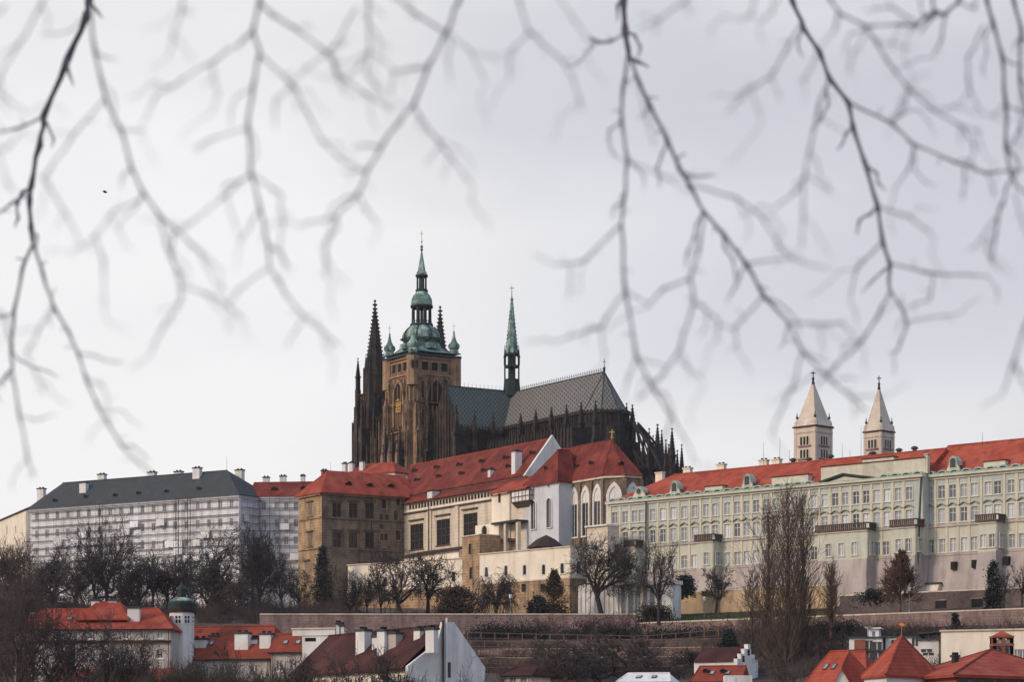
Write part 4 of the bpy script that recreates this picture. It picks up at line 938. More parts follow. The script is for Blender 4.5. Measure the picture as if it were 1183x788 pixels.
n3_ = (ring[4]-ring[3]).cross(apx-ring[3]).normalized(); dormer(t, hit(717.5, 537.5, ring[3], n3_), CH.fac(pts[4], pts[5]), 1.3, .8, 1.2, 'roof_maroon')
def cross(mb, c, z0, h, w_, th=.12, d=None):
    d = d or Vector((1, 0, 0)); c = Vector((c[0], c[1], z0)); n_ = Vector((-d.y, d.x, 0))
    mb.obox(c - d*th/2 - n_*th/2, d*th, n_*th, Vector((0, 0, h))); mb.obox(c - d*w_/2 - n_*th/2 + Vector((0, 0, h*.62)), d*w_, n_*th, Vector((0, 0, th)))
mb = MB(); mb.lathe(apx, [(.1, apx.z-.3), (.12, apx.z+.2), (.35, apx.z+.5), (.1, apx.z+.8)], 6); cross(mb, apx, apx.z+.7, 1.7, 1.3, .2); mb.build('gilded_cross', M['gold'], t)

# ================================================================== CATHEDRAL
CC = Fr2((0, 700*K)); GZ = 54
CT = thing('cathedral', 'dark gothic cathedral with green capped great tower, black twin spires and patterned roofs', 'cathedral', CC.p(0, 0, GZ))
kq = K
def zc(py, Y): return zat(py, Y*K)
def pinnacle(mb, c, z0, w_, hs, hp, crock=True, rot=None):
    """square shaft and crocketed spirelet"""
    c = Vector((c[0], c[1], 0)); a = math.atan2(EV.y, EV.x) + math.pi/4 if rot is None else rot; r = w_*.707
    mb.lathe(c, [(r, z0), (r, z0+hs*.9), (r*1.35, z0+hs*.92), (r*1.35, z0+hs), (r*.95, z0+hs), (r*.12, z0+hs+hp*.93), (r*.45, z0+hs+hp*.95), (r*.06, z0+hs+hp)], 4, a)
    if crock:
        n = max(3, int(hp/.9))
        for i in range(1, n):
            f_ = i/n; rr = r*(.95-.83*f_)
            for k in range(4):
                t_ = a + k*math.pi/2; q = Vector((c.x+math.cos(t_)*rr, c.y+math.sin(t_)*rr, z0+hs+hp*.93*f_)); s_ = max(.10, w_*.11)
                mb.obox(q - Vector((s_, s_, s_*.6)), Vector((2*s_, 0, 0)), Vector((0, 2*s_, 0)), Vector((0, 0, s_*1.5)))
# ---- choir
wC = 6.4*K; tE = 44.2*K; zCe, zCr = zc(497, 695), zc(440.5, 679)
oct_ = [(tE, wC), (tE+wC*.75, wC*.66), (tE+wC*1.05, 0), (tE+wC*.75, -wC*.66), (tE, -wC)]
base = [(-6, wC)] + oct_ + [(-6, -wC)]
mb = MB(); mb.prism([CC.p(*q, GZ-6) for q in base], [CC.p(*q, zCe) for q in base])
for a, b in zip(base, base[1:]):
    fr = CC.fac(a, b); L_ = (CC.p(*b)-CC.p(*a)).length
    mb.fbox(fr, 0, L_, zCe-.6, zCe+.2, 0, .6); mb.fbox(fr, 0, L_, zCe-4.2, zCe-3.8, 0, .3)
    n = max(2, int(L_/1.1))
    for i in range(n): mb.fbox(fr, L_*i/n+.2, L_*i/n+.55, zCe+.2, zCe+.55, .15, .5)
    for i in range(n+1): mb.fbox(fr, L_*i/n-.1, L_*i/n+.1, zCe-11, zCe-.6, 0, .28)
cw = mb.build('choir', M['stone_black'], CT)
for i in range(8):
    fr = CC.fac(base[0], base[1]); s_ = 8 + i*6.0*K; lancet(fr, s_, 3.4, zCe-16, zCe-7, .02, .4, .4, CT, 'stone_soot', 'glass_dark', 3)
for a, b in zip(oct_, oct_[1:3]):
    fr = CC.fac(a, b); L_ = (CC.p(*b)-CC.p(*a)).length; lancet(fr, L_/2, 2.4, zCe-16, zCe-6, .02, .3, .4, CT, 'stone_soot', 'glass_dark', 2)
rb = [CC.p(*q, zCe+.15) for q in [(-2, wC-.3)] + [(e*.995, s_*.96) for e, s_ in oct_] + [(-2, -wC+.3)]]
r0, r1 = CC.p(-2, 0, zCr), CC.p(tE, 0, zCr)
mb = MB(); mb.face(rb[0], rb[1], r1, r0)
for a, b in zip(rb[1:5], rb[2:6]): mb.face(a, b, r1)
mb.face(rb[5], rb[6], r0, r1); mb.face(*rb); mb.build('choir_roof', M['roof_choir'], CT)
mb = MB()
for q in rb[1:6]: mb.tube(q, r1, .16, .14, 5)
mb.tube(r0, r1, .2, .2, 5)
n = 44
for i in range(n):
    q = r0.lerp(r1, (i+.5)/n); mb.tube(q, q + Vector((0, 0, 1.35)), .09, .05, 4); mb.obox(q + Vector((-.16, -.05, .8)), Vector((.32, 0, 0)), Vector((0, .1, 0)), Vector((0, 0, .22)))
mb.tube(r0 + Vector((0, 0, .55)), r1 + Vector((0, 0, .55)), .06, .06, 4)
mb.build('ridge_crest', M['copper_dark'], CT)
mb = MB(); mb.lathe(r1, [(.3, zCr), (.3, zCr+.9), (.5, zCr+1.1), (.12, zCr+1.3), (.08, zCr+2.5)], 6); cross(mb, r1, zCr+1.2, 2.6, 1.0, .14); mb.build('ridge_cross', M['iron'], CT)
# ---- transept
tS = 21.2*K; wT = 6.6*K; zTr, zTe = zc(449, 694), zc(499, 690)
mb = MB(); f1 = CC.fac((-wT, tS), (wT, tS))
mb.prism([CC.p(-wT, tS, GZ-4), CC.p(wT, tS, GZ-4), CC.p(wT, -6, GZ-4), CC.p(-wT, -6, GZ-4)], [CC.p(-wT, tS, zTe), CC.p(wT, tS, zTe), CC.p(wT, -6, zTe), CC.p(-wT, -6, zTe)])
fe = CC.fac((wT, tS), (wT, wC))
Lf = tS - wC
mb.fbox(fe, 0, Lf, zTe-.6, zTe+.3, 0, .5); n = 16
for i in range(n+1): mb.fbox(fe, Lf*i/n-.12, Lf*i/n+.12, zTe-6, zTe-.6, 0, .3)
for i in range(n): mb.fbox(fe, Lf*i/n+.2, Lf*i/n+.5, zTe+.3, zTe+1.2, .1, .4)
mb.build('transept', M['stone_soot'], CT)
mb = MB(); A, B, C, D = CC.p(-wT, tS-.6, zTe), CC.p(wT, tS-.6, zTe), CC.p(wT, -2, zTe), CC.p(-wT, -2, zTe); t0, t1 = CC.p(0, tS-.6, zTr), CC.p(0, -2, zTr)
mb.face(B, C, t1, t0); mb.face(D, A, t0, t1); mb.face(A, B, t0); mb.build('transept_roof', M['roof_transept'], CT)
mb = MB(); gb = [(-wT-.2, zTe-1), (wT+.2, zTe-1), (0, zTr+.9)]
mb.prism([f1.pt(wT+x, z_, .1) for x, z_ in gb], [f1.pt(wT+x, z_, -.7) for x, z_ in gb])
for i in range(9):
    x = -wT + 2*wT*(i+.5)/9; zt = zTe + (zTr-zTe)*(1-abs(x)/wT); mb.fbox(f1, wT+x-.15, wT+x+.15, zTe-14, zt, .1, .4)
mb.build('transept_gable', M['stone_soot'], CT)
mb = MB(); mb.tube(t0, t1, .2, .2, 5)
for i in range(18): q = t0.lerp(t1, (i+.5)/18); mb.tube(q, q + Vector((0, 0, 1.35)), .09, .05, 4)
mb.build('ridge_crest', M['copper_dark'], CT)
for e in (-wT, wT):
    mb = MB(); pinnacle(mb, CC.p(e, tS+.3), zTe-14, 1.7, 13, 8); mb.build('pinnacle', M['stone_soot'], CT)
mb = MB(); pinnacle(mb, CC.p(0, tS), zTr+.3, .8, 1.0, 2.2); mb.build('pinnacle', M['copper_dark'], CT)
for q in (.33, .72): mb = MB(); pinnacle(mb, fe.pt(Lf*q, 0, .9), zTe-9, 1.2, 9, 5.5); mb.build('pinnacle', M['stone_soot'], CT)
# ---- nave behind the tower
mb = MB(); mb.prism([CC.p(-6, wC, GZ-4), CC.p(-6, -wC, GZ-4), CC.p(-56, -wC, GZ-4), CC.p(-56, wC, GZ-4)], [CC.p(-6, wC, zTe), CC.p(-6, -wC, zTe), CC.p(-56, -wC, zTe), CC.p(-56, wC, zTe)])
A, B, C, D = CC.p(-6, wC, zTe), CC.p(-56, wC, zTe), CC.p(-56, -wC, zTe), CC.p(-6, -wC, zTe)
mb.k = 1; mb.face(A, B, CC.p(-56, 0, zTr), CC.p(-6, 0, zTr)); mb.face(C, D, CC.p(-6, 0, zTr), CC.p(-56, 0, zTr)); mb.build('nave', [M['stone_soot'], M['roof_transept']], CT)
# ---- crossing spire
def zsp(py): return zc(py, 700)
rp_ = 700*K/F
c = P(591.3, 0, 700*K); mb = MB()
mb.lathe(c, [(10.5*rp_, zsp(458)), (10.5*rp_, zsp(449)), (10.2*rp_, zsp(448)), (9.6*rp_, zsp(440))], 8, .39)
for k in range(8):
    an = .39 + k*math.pi/4; q = c + Vector((math.cos(an), math.sin(an), 0))*8.7*rp_; mb.tube(Vector((q.x, q.y, zsp(441))), Vector((q.x, q.y, zsp(409))), .34, .3, 4)
    pinnacle(mb, q, zsp(422), .5, 2.6, 3.4, False)
for py in (441, 425, 411): mb.lathe(c, [(9.6*rp_, zsp(py)), (9.6*rp_, zsp(py)+.6)], 8, .39)
mb.lathe(c, [(3.5*rp_, zsp(441)), (3.5*rp_, zsp(409))], 6)
sp = mb.build('crossing_spire', M['copper_dark'], CT)
mb = MB(); mb.lathe(c, [(8.6*rp_, zsp(411)), (7.6*rp_, zsp(405)), (6.2*rp_, zsp(394)), (4.2*rp_, zsp(375)), (2.3*rp_, zsp(355)), (1.1*rp_, zsp(346)), (.5*rp_, zsp(341))], 8, .39)
for k in range(8):
    an = .39 + k*math.pi/4
    for i in range(14):
        f_ = i/14; r = (8.4-7.2*f_)*rp_; q = Vector((c.x+math.cos(an)*r, c.y+math.sin(an)*r, zsp(410)+(zsp(347)-zsp(410))*f_)); mb.obox(q-Vector((.12, .12, .1)), Vector((.24, 0, 0)), Vector((0, .24, 0)), Vector((0, 0, .3)))
for py in (352, 347): mb.lathe(c, [(1.6*rp_, zsp(py)), (2.1*rp_, zsp(py)+.25), (1.4*rp_, zsp(py)+.5)], 8)
mb.build('spirelet', M['copper'], sp)
mb = MB(); mb.tube((c.x, c.y, zsp(342)), (c.x, c.y, zsp(330)), .12, .07, 5); cross(mb, c, zsp(338), 2.0, 1.5, .13); mb.build('cross', M['iron'], sp)

# ---- great tower
TC = Fr2(CC.p(-14*K, 20*K)); hw = 6.7*K; zT = zc(412, 696)
GT = MB()
def tbox(mb, e0, e1, s0, s1, z0, z1):
    lo = [TC.p(e0, s0, z0), TC.p(e1, s0, z0), TC.p(e1, s1, z0), TC.p(e0, s1, z0)]; mb.prism(lo, [q + Vector((0, 0, z1-z0)) for q in lo])
tbox(GT, -hw, hw, -hw, hw, GZ-4, zc(437, 696)); tbox(GT, -hw, hw, -hw, hw, zc(437, 696), zT)
fS, fEa = TC.fac((-hw, hw), (hw, hw)), TC.fac((hw, hw), (hw, -hw))
W2 = 2*hw
zst = zc(436, 696)
for fr in (fS, fEa):
    # corner buttresses stepping back, string courses, blind ribs
    for q in (.0, W2-2.4):
        for z0, z1, o_ in ((GZ, zc(500, 696), 2.0), (zc(500, 696), zc(466, 696), 1.5), (zc(466, 696), zst, .95)):
            GT.fbox(fr, q, q+2.4, z0, z1, 0, o_); GT.fbox(fr, q-.1, q+2.5, z1-.5, z1, 0, o_+.25)
    for py in (434, 466, 499): GT.fbox(fr, 0, W2, zc(py, 696)-.25, zc(py, 696)+.25, 0, .5)
    for i in range(7): x = 2.6+(W2-5.2)*i/6; GT.fbox(fr, x-.14, x+.14, zc(528, 696), zc(499, 696), 0, .3)
    for i in range(5): x = 2.8+(W2-5.6)*i/4; GT.fbox(fr, x-.12, x+.12, zst+.3, zc(430, 696), 0, .22)
    GT.fbox(fr, -.4, W2+.4, zT-1.0, zT-.3, 0, .6); GT.fbox(fr, -.2, W2+.2, zT-1.9, zT-1.5, 0, .3)
# polygonal stair turrets on the corners
for e, s_ in ((hw, hw), (-hw, hw), (hw, -hw)): GT.lathe(TC.p(e*.97, s_*.97), [(1.95, zst-3), (1.95, zT-.3)], 8, .2)
for fr in (fS, fEa):
    # blind tracery panels and gablets on the lower stages
    GT.k = 1
    for za_, zb_2, nn in ((zc(533, 696), zc(501, 696), 6), (zc(496, 696), zc(468, 696), 6)):
        for i in range(nn):
            x = 2.7 + (W2-5.4)*(i+.5)/nn; hw_ = (W2-5.4)/nn*.36
            if 2.6 < abs(x-W2/2)*2 + 1.5 or za_ < zc(500, 696):
                a_ = arch_pts(x, hw_*2, za_+.6, zb_2-2.4, 3)
                for p_, q_ in zip(a_, a_[1:]): GT.tube(fr.pt(p_[0], p_[1], .15), fr.pt(q_[0], q_[1], .15), .17, .17, 4)
    for za_, zb_2, nn in ((zc(545, 696), zc(501, 696), 6), (zc(496, 696), zc(468, 696), 7), (zc(464, 696), zst, 5)):
        GT.k = 2
        for i in range(nn):
            x = 2.6 + (W2-5.2)*(i+.5)/nn
            GT.fbox(fr, x-.3, x+.3, za_+.8, zb_2-1.6, -.1, .06)  # dark strips paint the sooty shade of niches between the ribs
        GT.k = 3
        for i in range(nn+1):
            x = 2.6 + (W2-5.2)*i/nn; GT.fbox(fr, x-.13, x+.13, za_, zb_2-.5, .0, .38)
    for x in (.6, 1.8, W2-1.8, W2-.6):
        GT.k = 2; GT.fbox(fr, x-.22, x+.22, zc(495, 696), zc(470, 696), 1.45, 1.56); GT.fbox(fr, x-.22, x+.22, zc(530, 696), zc(504, 696), 1.95, 2.06); GT.k = 3; GT.fbox(fr, x-.5, x-.3, zc(496, 696), zc(468, 696), 1.5, 1.72); GT.fbox(fr, x-.5, x-.3, zc(532, 696), zc(502, 696), 2.0, 2.22)  # dark niche strips painted onto the corner buttresses too
    GT.k = 0
GT.m = [k if k > 1 else 1 if sum(GT.v[i][2] for i in f)/len(f) < zst-1 else k for f, k in zip(GT.f, GT.m)]
GTo = GT.build('great_tower', [M['stone_tower'], M['stone_tower2'], M['stone_black'], M['stone_tower']], CT)
for fr in (fS, fEa):
    for i in range(3):
        x = 4.2 + i*(W2-8.4)/2; g = MB(); z0, z1 = zc(429, 696), zc(419.5, 696); g.fbox(fr, x-1.15, x+1.15, z0, z1, -.3, .03); g.k = 1
        g.fbox(fr, x-1.4, x-1.15, z0-.2, z1+.25, 0, .25); g.fbox(fr, x+1.15, x+1.4, z0-.2, z1+.25, 0, .25); g.fbox(fr, x-1.15, x+1.15, z1, z1+.25, 0, .25); g.fbox(fr, x-1.4, x+1.4, z0-.45, z0-.2, 0, .35)
        g.build('gallery_window', [M['void'], M['stone_tower']], GTo)
for px, py in ((476.5, 420), (482, 420)):
    g = MB(); q = hit(px, py, TC.p(hw+1.3, hw+1.3), (EV+SV)); g.lathe(q, [(.35, q.z-1.3), (.35, q.z+1.1)], 6); g.build('stair_slit', M['void'], GTo)
lancet(fS, W2*.5, 5.2, zc(497, 694), zc(458, 694), .02, .7, .8, GTo, 'stone_tower2', 'glass_dark', 2, name='tower_arch')
lancet(fEa, W2*.53, 6.2, zc(520, 694), zc(460, 694), .02, .7, .8, GTo, 'stone_tower2', 'void', 0, name='tower_arch')
g = MB(); z0 = zc(468, 692); x0 = W2*.5
for i in range(4): g.fbox(fS, x0-1.3+i*.8, x0-1.05+i*.8, z0-1.4, z0+1.6, .5, .65)
for i in range(4): g.fbox(fS, x0-1.4, x0+1.4, z0-1.4+i*.95, z0-1.2+i*.95, .52, .7)
g.lathe(fS.pt(x0, 0, .6), [(.2, z0+1.6), (.9, z0+1.9), (.2, z0+2.6)], 8); g.build('gilded_grille', M['gold'], GTo)
for fr, xs_ in ((fS, (1.2, W2-1.2)), (fEa, (1.2, W2-1.2))):
    for x in xs_:
        for py, o_, h in ((466, 1.2, 5.5), (500, 1.7, 6.0)):
            g = MB(); pinnacle(g, fr.pt(x, 0, o_), zc(py, 696)-3.5, 1.15, 3.6, h*.75); g.build('pinnacle', M['stone_tower2'], GTo)
# mosaic porch and lower gables
g = MB(); z0 = zc(528, 694)
for x, w_, h in ((2.2, 2.6, 8), (6.6, 3.4, 10), (11.2, 2.6, 8)):
    pts_ = [(x-w_/2, z0-6), (x+w_/2, z0-6), (x+w_/2, z0), (x, z0+h*.55), (x-w_/2, z0)]
    g.prism([fS.pt(a, b, 3.2) for a, b in pts_], [fS.pt(a, b, .5) for a, b in pts_])
g.build('porch_gables', M['stone_tower2'], GTo)
for x in (4.4, 8.8, 13.2):
    g = MB(); pinnacle(g, fS.pt(x, 0, 3.3), z0-6, 1.3, 8, 7); g.build('pinnacle', M['stone_soot'], GTo)
# copper helm
c = TC.p(0, 0); rp_ = 701*K/F
def zh(py): return zc(py, 701)
aR = math.atan2(EV.y, EV.x)
def pr(L_): return [(r*rp_, zh(y)) for r, y in L_]
mb = MB(); sq = math.sqrt(2)
e1 = [TC.p(x*(hw+1.3), y*(hw+1.3), zT-.3) for x, y in ((1, 1), (1, -1), (-1, -1), (-1, 1))]
mb.k = 1; mb.prism(e1, [q + Vector((0, 0, .75)) for q in e1]); mb.k = 0
rings = [(hw+1.1, 411.2), (hw-1.6, 407.5), (hw-3.0, 402.5), (hw-3.6, 396.5), (hw-3.7, 394)]
for (a, y0), (b, y1) in zip(rings, rings[1:]):
    for (x, y), (x2, y2) in zip(((1, 1), (1, -1), (-1, -1), (-1, 1)), ((1, -1), (-1, -1), (-1, 1), (1, 1))):
        mb.face(TC.p(x*a, y*a, zh(y0)), TC.p(x2*a, y2*a, zh(y0)), TC.p(x2*b, y2*b, zh(y1)), TC.p(x*b, y*b, zh(y1)))
mb.lathe(c, pr([(24, 394.5), (25, 393.4), (25, 392.4), (22.5, 391.5)]), 8, aR+.39)
mb.lathe(c, pr([(22.5, 391.6), (22.7, 388.5), (21.2, 384.8), (18, 381.2), (14.5, 378.5), (13.2, 377.2)]), 16)
mb.k = 1
for k in range(8):
    an = aR + k*math.pi/4; L8 = [(22.8, 391.6), (23.0, 388.5), (21.5, 384.8), (18.3, 381.2), (14.8, 378.5)]
    for (r0_, y0_), (r1_, y1_) in zip(L8, L8[1:]): mb.tube((c.x+math.cos(an)*r0_*rp_, c.y+math.sin(an)*r0_*rp_, zh(y0_)), (c.x+math.cos(an)*r1_*rp_, c.y+math.sin(an)*r1_*rp_, zh(y1_)), .2, .2, 4)
mb.lathe(c, pr([(25.3, 393.6), (25.6, 392.8), (24, 392.1)]), 8, aR+.39)
for x, y in ((1, 1), (1, -1), (-1, 1)):
    for (a, y0_), (b, y1_) in zip(rings, rings[1:]): mb.tube(TC.p(x*a, y*a, zh(y0_)), TC.p(x*b, y*b, zh(y1_)), .28, .28, 4)
mb.k = 0
hl_ = mb.build('helm', [M['copper'], M['copper_dark']], GTo)
mb = MB(); mb.lathe(c, pr([(13.8, 377.5), (14.4, 376.3), (13.6, 374.4)]), 8, .39)
mb.lathe(c, pr([(11.4, 357), (13.8, 355.3), (14, 353.6), (12, 352.8)]), 8, .39); mb.lathe(c, pr([(1.6, 374.5), (1.6, 357)]), 8)
for k in range(8):
    an = .39 + k*math.pi/4; q = Vector((c.x+math.cos(an)*10.4*rp_, c.y+math.sin(an)*10.4*rp_, 0)); mb.tube((q.x, q.y, zh(374.6)), (q.x, q.y, zh(356.5)), .52, .46, 5)
    q2 = Vector((c.x+math.cos(an)*12*rp_, c.y+math.sin(an)*12*rp_, 0)); mb.tube((q2.x, q2.y, zh(372)), (c.x+math.cos(an+.785)*12*rp_, c.y+math.sin(an+.785)*12*rp_, zh(372)), .16, .16, 4)
mb.build('lantern', M['copper_dark'], GTo)
mb = MB(); mb.lathe(c, pr([(12, 353), (12.3, 350), (11.6, 345.5), (9.6, 341.5), (7.4, 339), (6.6, 337.2)]), 16); mb.build('upper_dome', M['copper'], GTo)
mb = MB(); mb.lathe(c, pr([(7.4, 337.4), (7.8, 335.8), (6.4, 334.2)]), 8, .39); mb.lathe(c, pr([(5.8, 321), (7.6, 319.6), (7.8, 318.2), (6.4, 317.4)]), 8, .39); mb.lathe(c, pr([(.8, 334), (.8, 320)]), 6)
for k in range(8):
    an = .39 + k*math.pi/4; mb.tube((c.x+math.cos(an)*5.2*rp_, c.y+math.sin(an)*5.2*rp_, zh(334.5)), (c.x+math.cos(an)*5.2*rp_, c.y+math.sin(an)*5.2*rp_, zh(320.5)), .30, .27, 5)
mb.build('lantern', M['copper_dark'], GTo)
mb = MB(); mb.lathe(c, pr([(6.4, 317.5), (6.2, 315), (4.7, 313.2), (3.9, 308), (2.4, 300), (1.1, 292), (.8, 290), (1.6, 289), (1.7, 287.6), (.8, 286.4), (1.9, 285), (1.2, 283.8), (.3, 283)]), 8, .39)
mb.build('spirelet', M['copper'], GTo)
mb = MB(); mb.tube((c.x, c.y, zh(284)), (c.x, c.y, zh(268)), .12, .06, 5); cross(mb, c, zh(276), 2.4, 1.0, .16); mb.lathe(c, [(.1, zh(280)), (.35, zh(279)), (.1, zh(278))], 6); mb.build('cross', M['gold'], GTo)
for e, s_ in ((1, 1), (-1, 1), (1, -1), (-1, -1)):
    q = TC.p(e*(hw-.4), s_*(hw-.4)); mb = MB(); dy = 0
    if e == 1 and s_ == 1: dy = .5
    mb.lathe(q, [(r*rp_, zh(y)-dy) for r, y in ((5.6, 411.5), (5.4, 407.5), (4.6, 405.8), (6.3, 404), (6.8, 401.5), (6.2, 399.5), (4.2, 397.6), (2.6, 394.5), (1.5, 390), (.9, 386), (1.3, 385), (.5, 384))], 10)
    mb.tube((q.x, q.y, zh(384.5)), (q.x, q.y, zh(374 if e*s_ == -1 else 378)), .1, .05, 4); cross(mb, q, zh(382), 1.6, .8, .1); mb.build('corner_turret', M['copper'], GTo)
for fr in (fS, fEa):
    mb = MB(); x = W2/2; z0 = zh(405.5); mb.prism([fr.pt(x-1.6, z0, -.6), fr.pt(x+1.6, z0, -.6), fr.pt(x+1.6, z0, -4), fr.pt(x-1.6, z0, -4)], [fr.pt(x-1.5, z0+1.6, -.8), fr.pt(x+1.5, z0+1.6, -.8), fr.pt(x+1.2, z0+2.2, -4), fr.pt(x-1.2, z0+2.2, -4)]); mb.build('helm_dormer', M['copper'], GTo)
# ---- twin western towers
for px, y_ap, yq, Yw, full in ((433.2, 350, 0, 735, True), (508.5, 357, 7, 746, True)):
    WT = Fr2(P(px, 0, Yw*K)); rw = Yw*K/F; m_ = MB()
    def zw(py): return zat(py, Yw*K)
    def sqb(h_, z0, z1): lo = [WT.p(a*h_, b*h_, z0) for a, b in ((-1, -1), (1, -1), (1, 1), (-1, 1))]; m_.prism(lo, [q + Vector((0, 0, z1-z0)) for q in lo])
    h2 = 4.0; sqb(h2, GZ-4, zw(456+yq))
    for d_, n_ in ((1, 1),):
        for a in (-1, 1):
            for b in (-1, 1):
                bq = WT.p(a*h2, b*h2)
                for (z0, z1, ww) in ((GZ-4, zw(498+yq), 2.4), (zw(498+yq), zw(470+yq), 1.9), (zw(470+yq), zw(450+yq), 1.4)):
                    lo = [WT.p(a*h2 + i*ww*.5, b*h2 + j*ww*.5, z0) for i, j in ((-1, -1), (1, -1), (1, 1), (-1, 1))]; m_.prism(lo, [q + Vector((0, 0, z1-z0)) for q in lo])
    for (a, b) in (((-h2, h2), (h2, h2)), ((h2, h2), (h2, -h2))):
        fr = WT.fac(a, b)
        for i in range(8): x = .4 + i*(2*h2-.8)/7; m_.fbox(fr, x-.13, x+.13, zw(525), zw(458+yq), 0, .35)
        m_.k = 1
        for i in range(5):
            x = .9 + i*(2*h2-1.8)/4
            for ya, yb in ((528, 500+yq), (497+yq, 477+yq), (474+yq, 459+yq)): m_.fbox(fr, x+.25, x+.42, zw(ya), zw(yb), .0, .5)  # paler stone ribs paint vertical highlights on the dark tower
        m_.k = 0
        for py in (457, 476, 498, 520): m_.fbox(fr, -.3, 2*h2+.3, zw(py+yq)-.2, zw(py+yq)+.25, 0, .5)
    an0 = aR + math.pi/8
    m_.lathe(WT.p(0, 0), [(3.6, zw(456+yq)), (3.4, zw(430+yq)), (3.7, zw(429+yq)), (3.7, zw(427+yq))], 8, an0)
    for k in range(8):
        an = an0 + k*math.pi/4; q = WT.p(0, 0) + Vector((math.cos(an), math.sin(an), 0))*3.6; m_.tube((q.x, q.y, zw(456+yq)), (q.x, q.y, zw(426+yq)), .36, .3, 4)
    wo = m_.build('west_tower', [M['stone_soot'], M['stone_tower2']], CT)
    for a, b in (((-h2, h2), (h2, h2)), ((h2, h2), (h2, -h2))):
        fr = WT.fac(a, b); lancet(fr, h2, 2.4, zw(494+yq), zw(468+yq), .02, .4, .5, wo, 'stone_soot', 'void', 1)
    m_ = MB(); c = WT.p(0, 0); zb2, zt2 = zw(428+yq), zw(y_ap+3)
    m_.lathe(c, [(3.15, zb2), (1.5, zb2+(zt2-zb2)*.55), (.35, zt2-1.2), (.2, zt2)], 8, an0)
    for k in range(8):
        an = an0 + k*math.pi/4
        for i in range(1, 17):
            f_ = i/17; r = 3.15*(1-f_)+.3*f_ + .1; q = Vector((c.x+math.cos(an)*r, c.y+math.sin(an)*r, zb2+(zt2-zb2)*f_)); s_ = .2; m_.obox(q-Vector((s_, s_, .12)), Vector((2*s_, 0, 0)), Vector((0, 2*s_, 0)), Vector((0, 0, .42)))
    m_.lathe(c, [(.2, zt2-.3), (.75, zt2), (.8, zt2+.35), (.2, zt2+.6), (.16, zt2+1.0), (.45, zt2+1.2), (.4, zt2+1.5), (.05, zt2+1.9)], 8)
    m_.build('spire', M['stone_black'], wo)
    for a in (-1, 1):
        for b in (-1, 1):
            m_ = MB(); pinnacle(m_, WT.p(a*h2, b*h2), zw(451+yq), 1.15, 4.5, 6.0); m_.build('pinnacle', M['stone_black'], wo)
    for k in range(0, 8, 2):
        an = an0 + k*math.pi/4; m_ = MB(); q = WT.p(0, 0) + Vector((math.cos(an), math.sin(an), 0))*3.7; pinnacle(m_, q, zw(432+yq), .75, 2.2, 4.2); m_.build('pinnacle', M['stone_black'], wo)
for px, y0, Y in ((413.5, 453, 735), (410.5, 470, 738), (419, 462, 728), (443, 470, 722), (450, 482, 712), (446, 505, 708)):
    m_ = MB(); q = P(px, 0, Y*K); zt2 = zat(y0, q.y); pinnacle(m_, q, GZ-4, 1.5 if px > 412 else 1.2, (zt2-9)-(GZ-4), 9); m_.build('pinnacle', M['stone_soot'], CT)
# wall between west towers and great tower
m_ = MB(); fr = Fac(P(409, 0, 738*K), SV.cross(Vector((0, 0, -1))) if False else EV); Lw = fr.s(462); zt2 = fr.z(440, 484)
m_.fbox(fr, 0, Lw, GZ-4, zt2, -8, 0)
for i in range(16): x = Lw*i/15; m_.fbox(fr, x-.25, x+.25, GZ-4, zt2+.6, 0, .7)
for q in (.35, .7): m_.fbox(fr, 0, Lw, GZ+(zt2-GZ)*q-.3, GZ+(zt2-GZ)*q+.3, 0, .55)
m_.k = 1
for i in range(11): x = Lw*(i+.6)/11; m_.fbox(fr, x-.14, x+.14, GZ, zt2-1-(i % 3)*2.5, 0, .9)  # paler ribs, highlights put in by colour
m_.build('south_aisle_front', [M['stone_soot'], M['stone_tower2']], CT)
for i in range(5):
    m_ = MB(); pinnacle(m_, fr.pt(Lw*(i+.5)/5, 0, .8), zt2-6, 1.0, 7, 4.5+i % 2); m_.build('pinnacle', M['stone_soot'], CT)
# ---- south aisle and buttresses of the choir
fr = CC.fac((-2, 12.5*K), (50*K, 12.5*K)); zA = zc(512, 685)
m_ = MB(); m_.fbox(fr, 6, 50*K, GZ-4, zA, -7, 0)
for i in range(30): x = 6 + i*1.75; m_.fbox(fr, x-.2, x+.2, GZ, zA+.7, 0, .4)
m_.build('choir_aisle', M['stone_black'], CT)
fp = CC.fac((0, 9.4*K), (60*K, 9.4*K))
for px, y0 in ((601.5, 478), (619, 473.5), (637, 470.5), (654.5, 468), (671.5, 464.5), (688, 463)):
    x = fp.s(px); q = fp.pt(x, 0); zt2 = zat(y0, q.y); zb2 = zat(507, q.y); m_ = MB()
    lo = [fp.pt(x-.55, GZ, 1), fp.pt(x+.55, GZ, 1), fp.pt(x+.55, GZ, -1.2), fp.pt(x-.55, GZ, -1.2)]; m_.prism(lo, [v_ + Vector((0, 0, zb2-GZ)) for v_ in lo])
    pinnacle(m_, q, zb2, 1.45, (zt2-zb2)*.42, (zt2-zb2)*.58)
    # flying arch up to the clerestory
    for a, b in ((0, -1), (-3.2, 1.6)):
        p0_, p1_ = fp.pt(x, zb2-3+a, -.8), fp.pt(x, zCe-5+a, -(9.4*K-wC)); m_.obox(p0_ - fp.d3*.3, fp.d3*.6, p1_-p0_, Vector((0, 0, .7)))
    m_.build('buttress', M['stone_black'], CT)
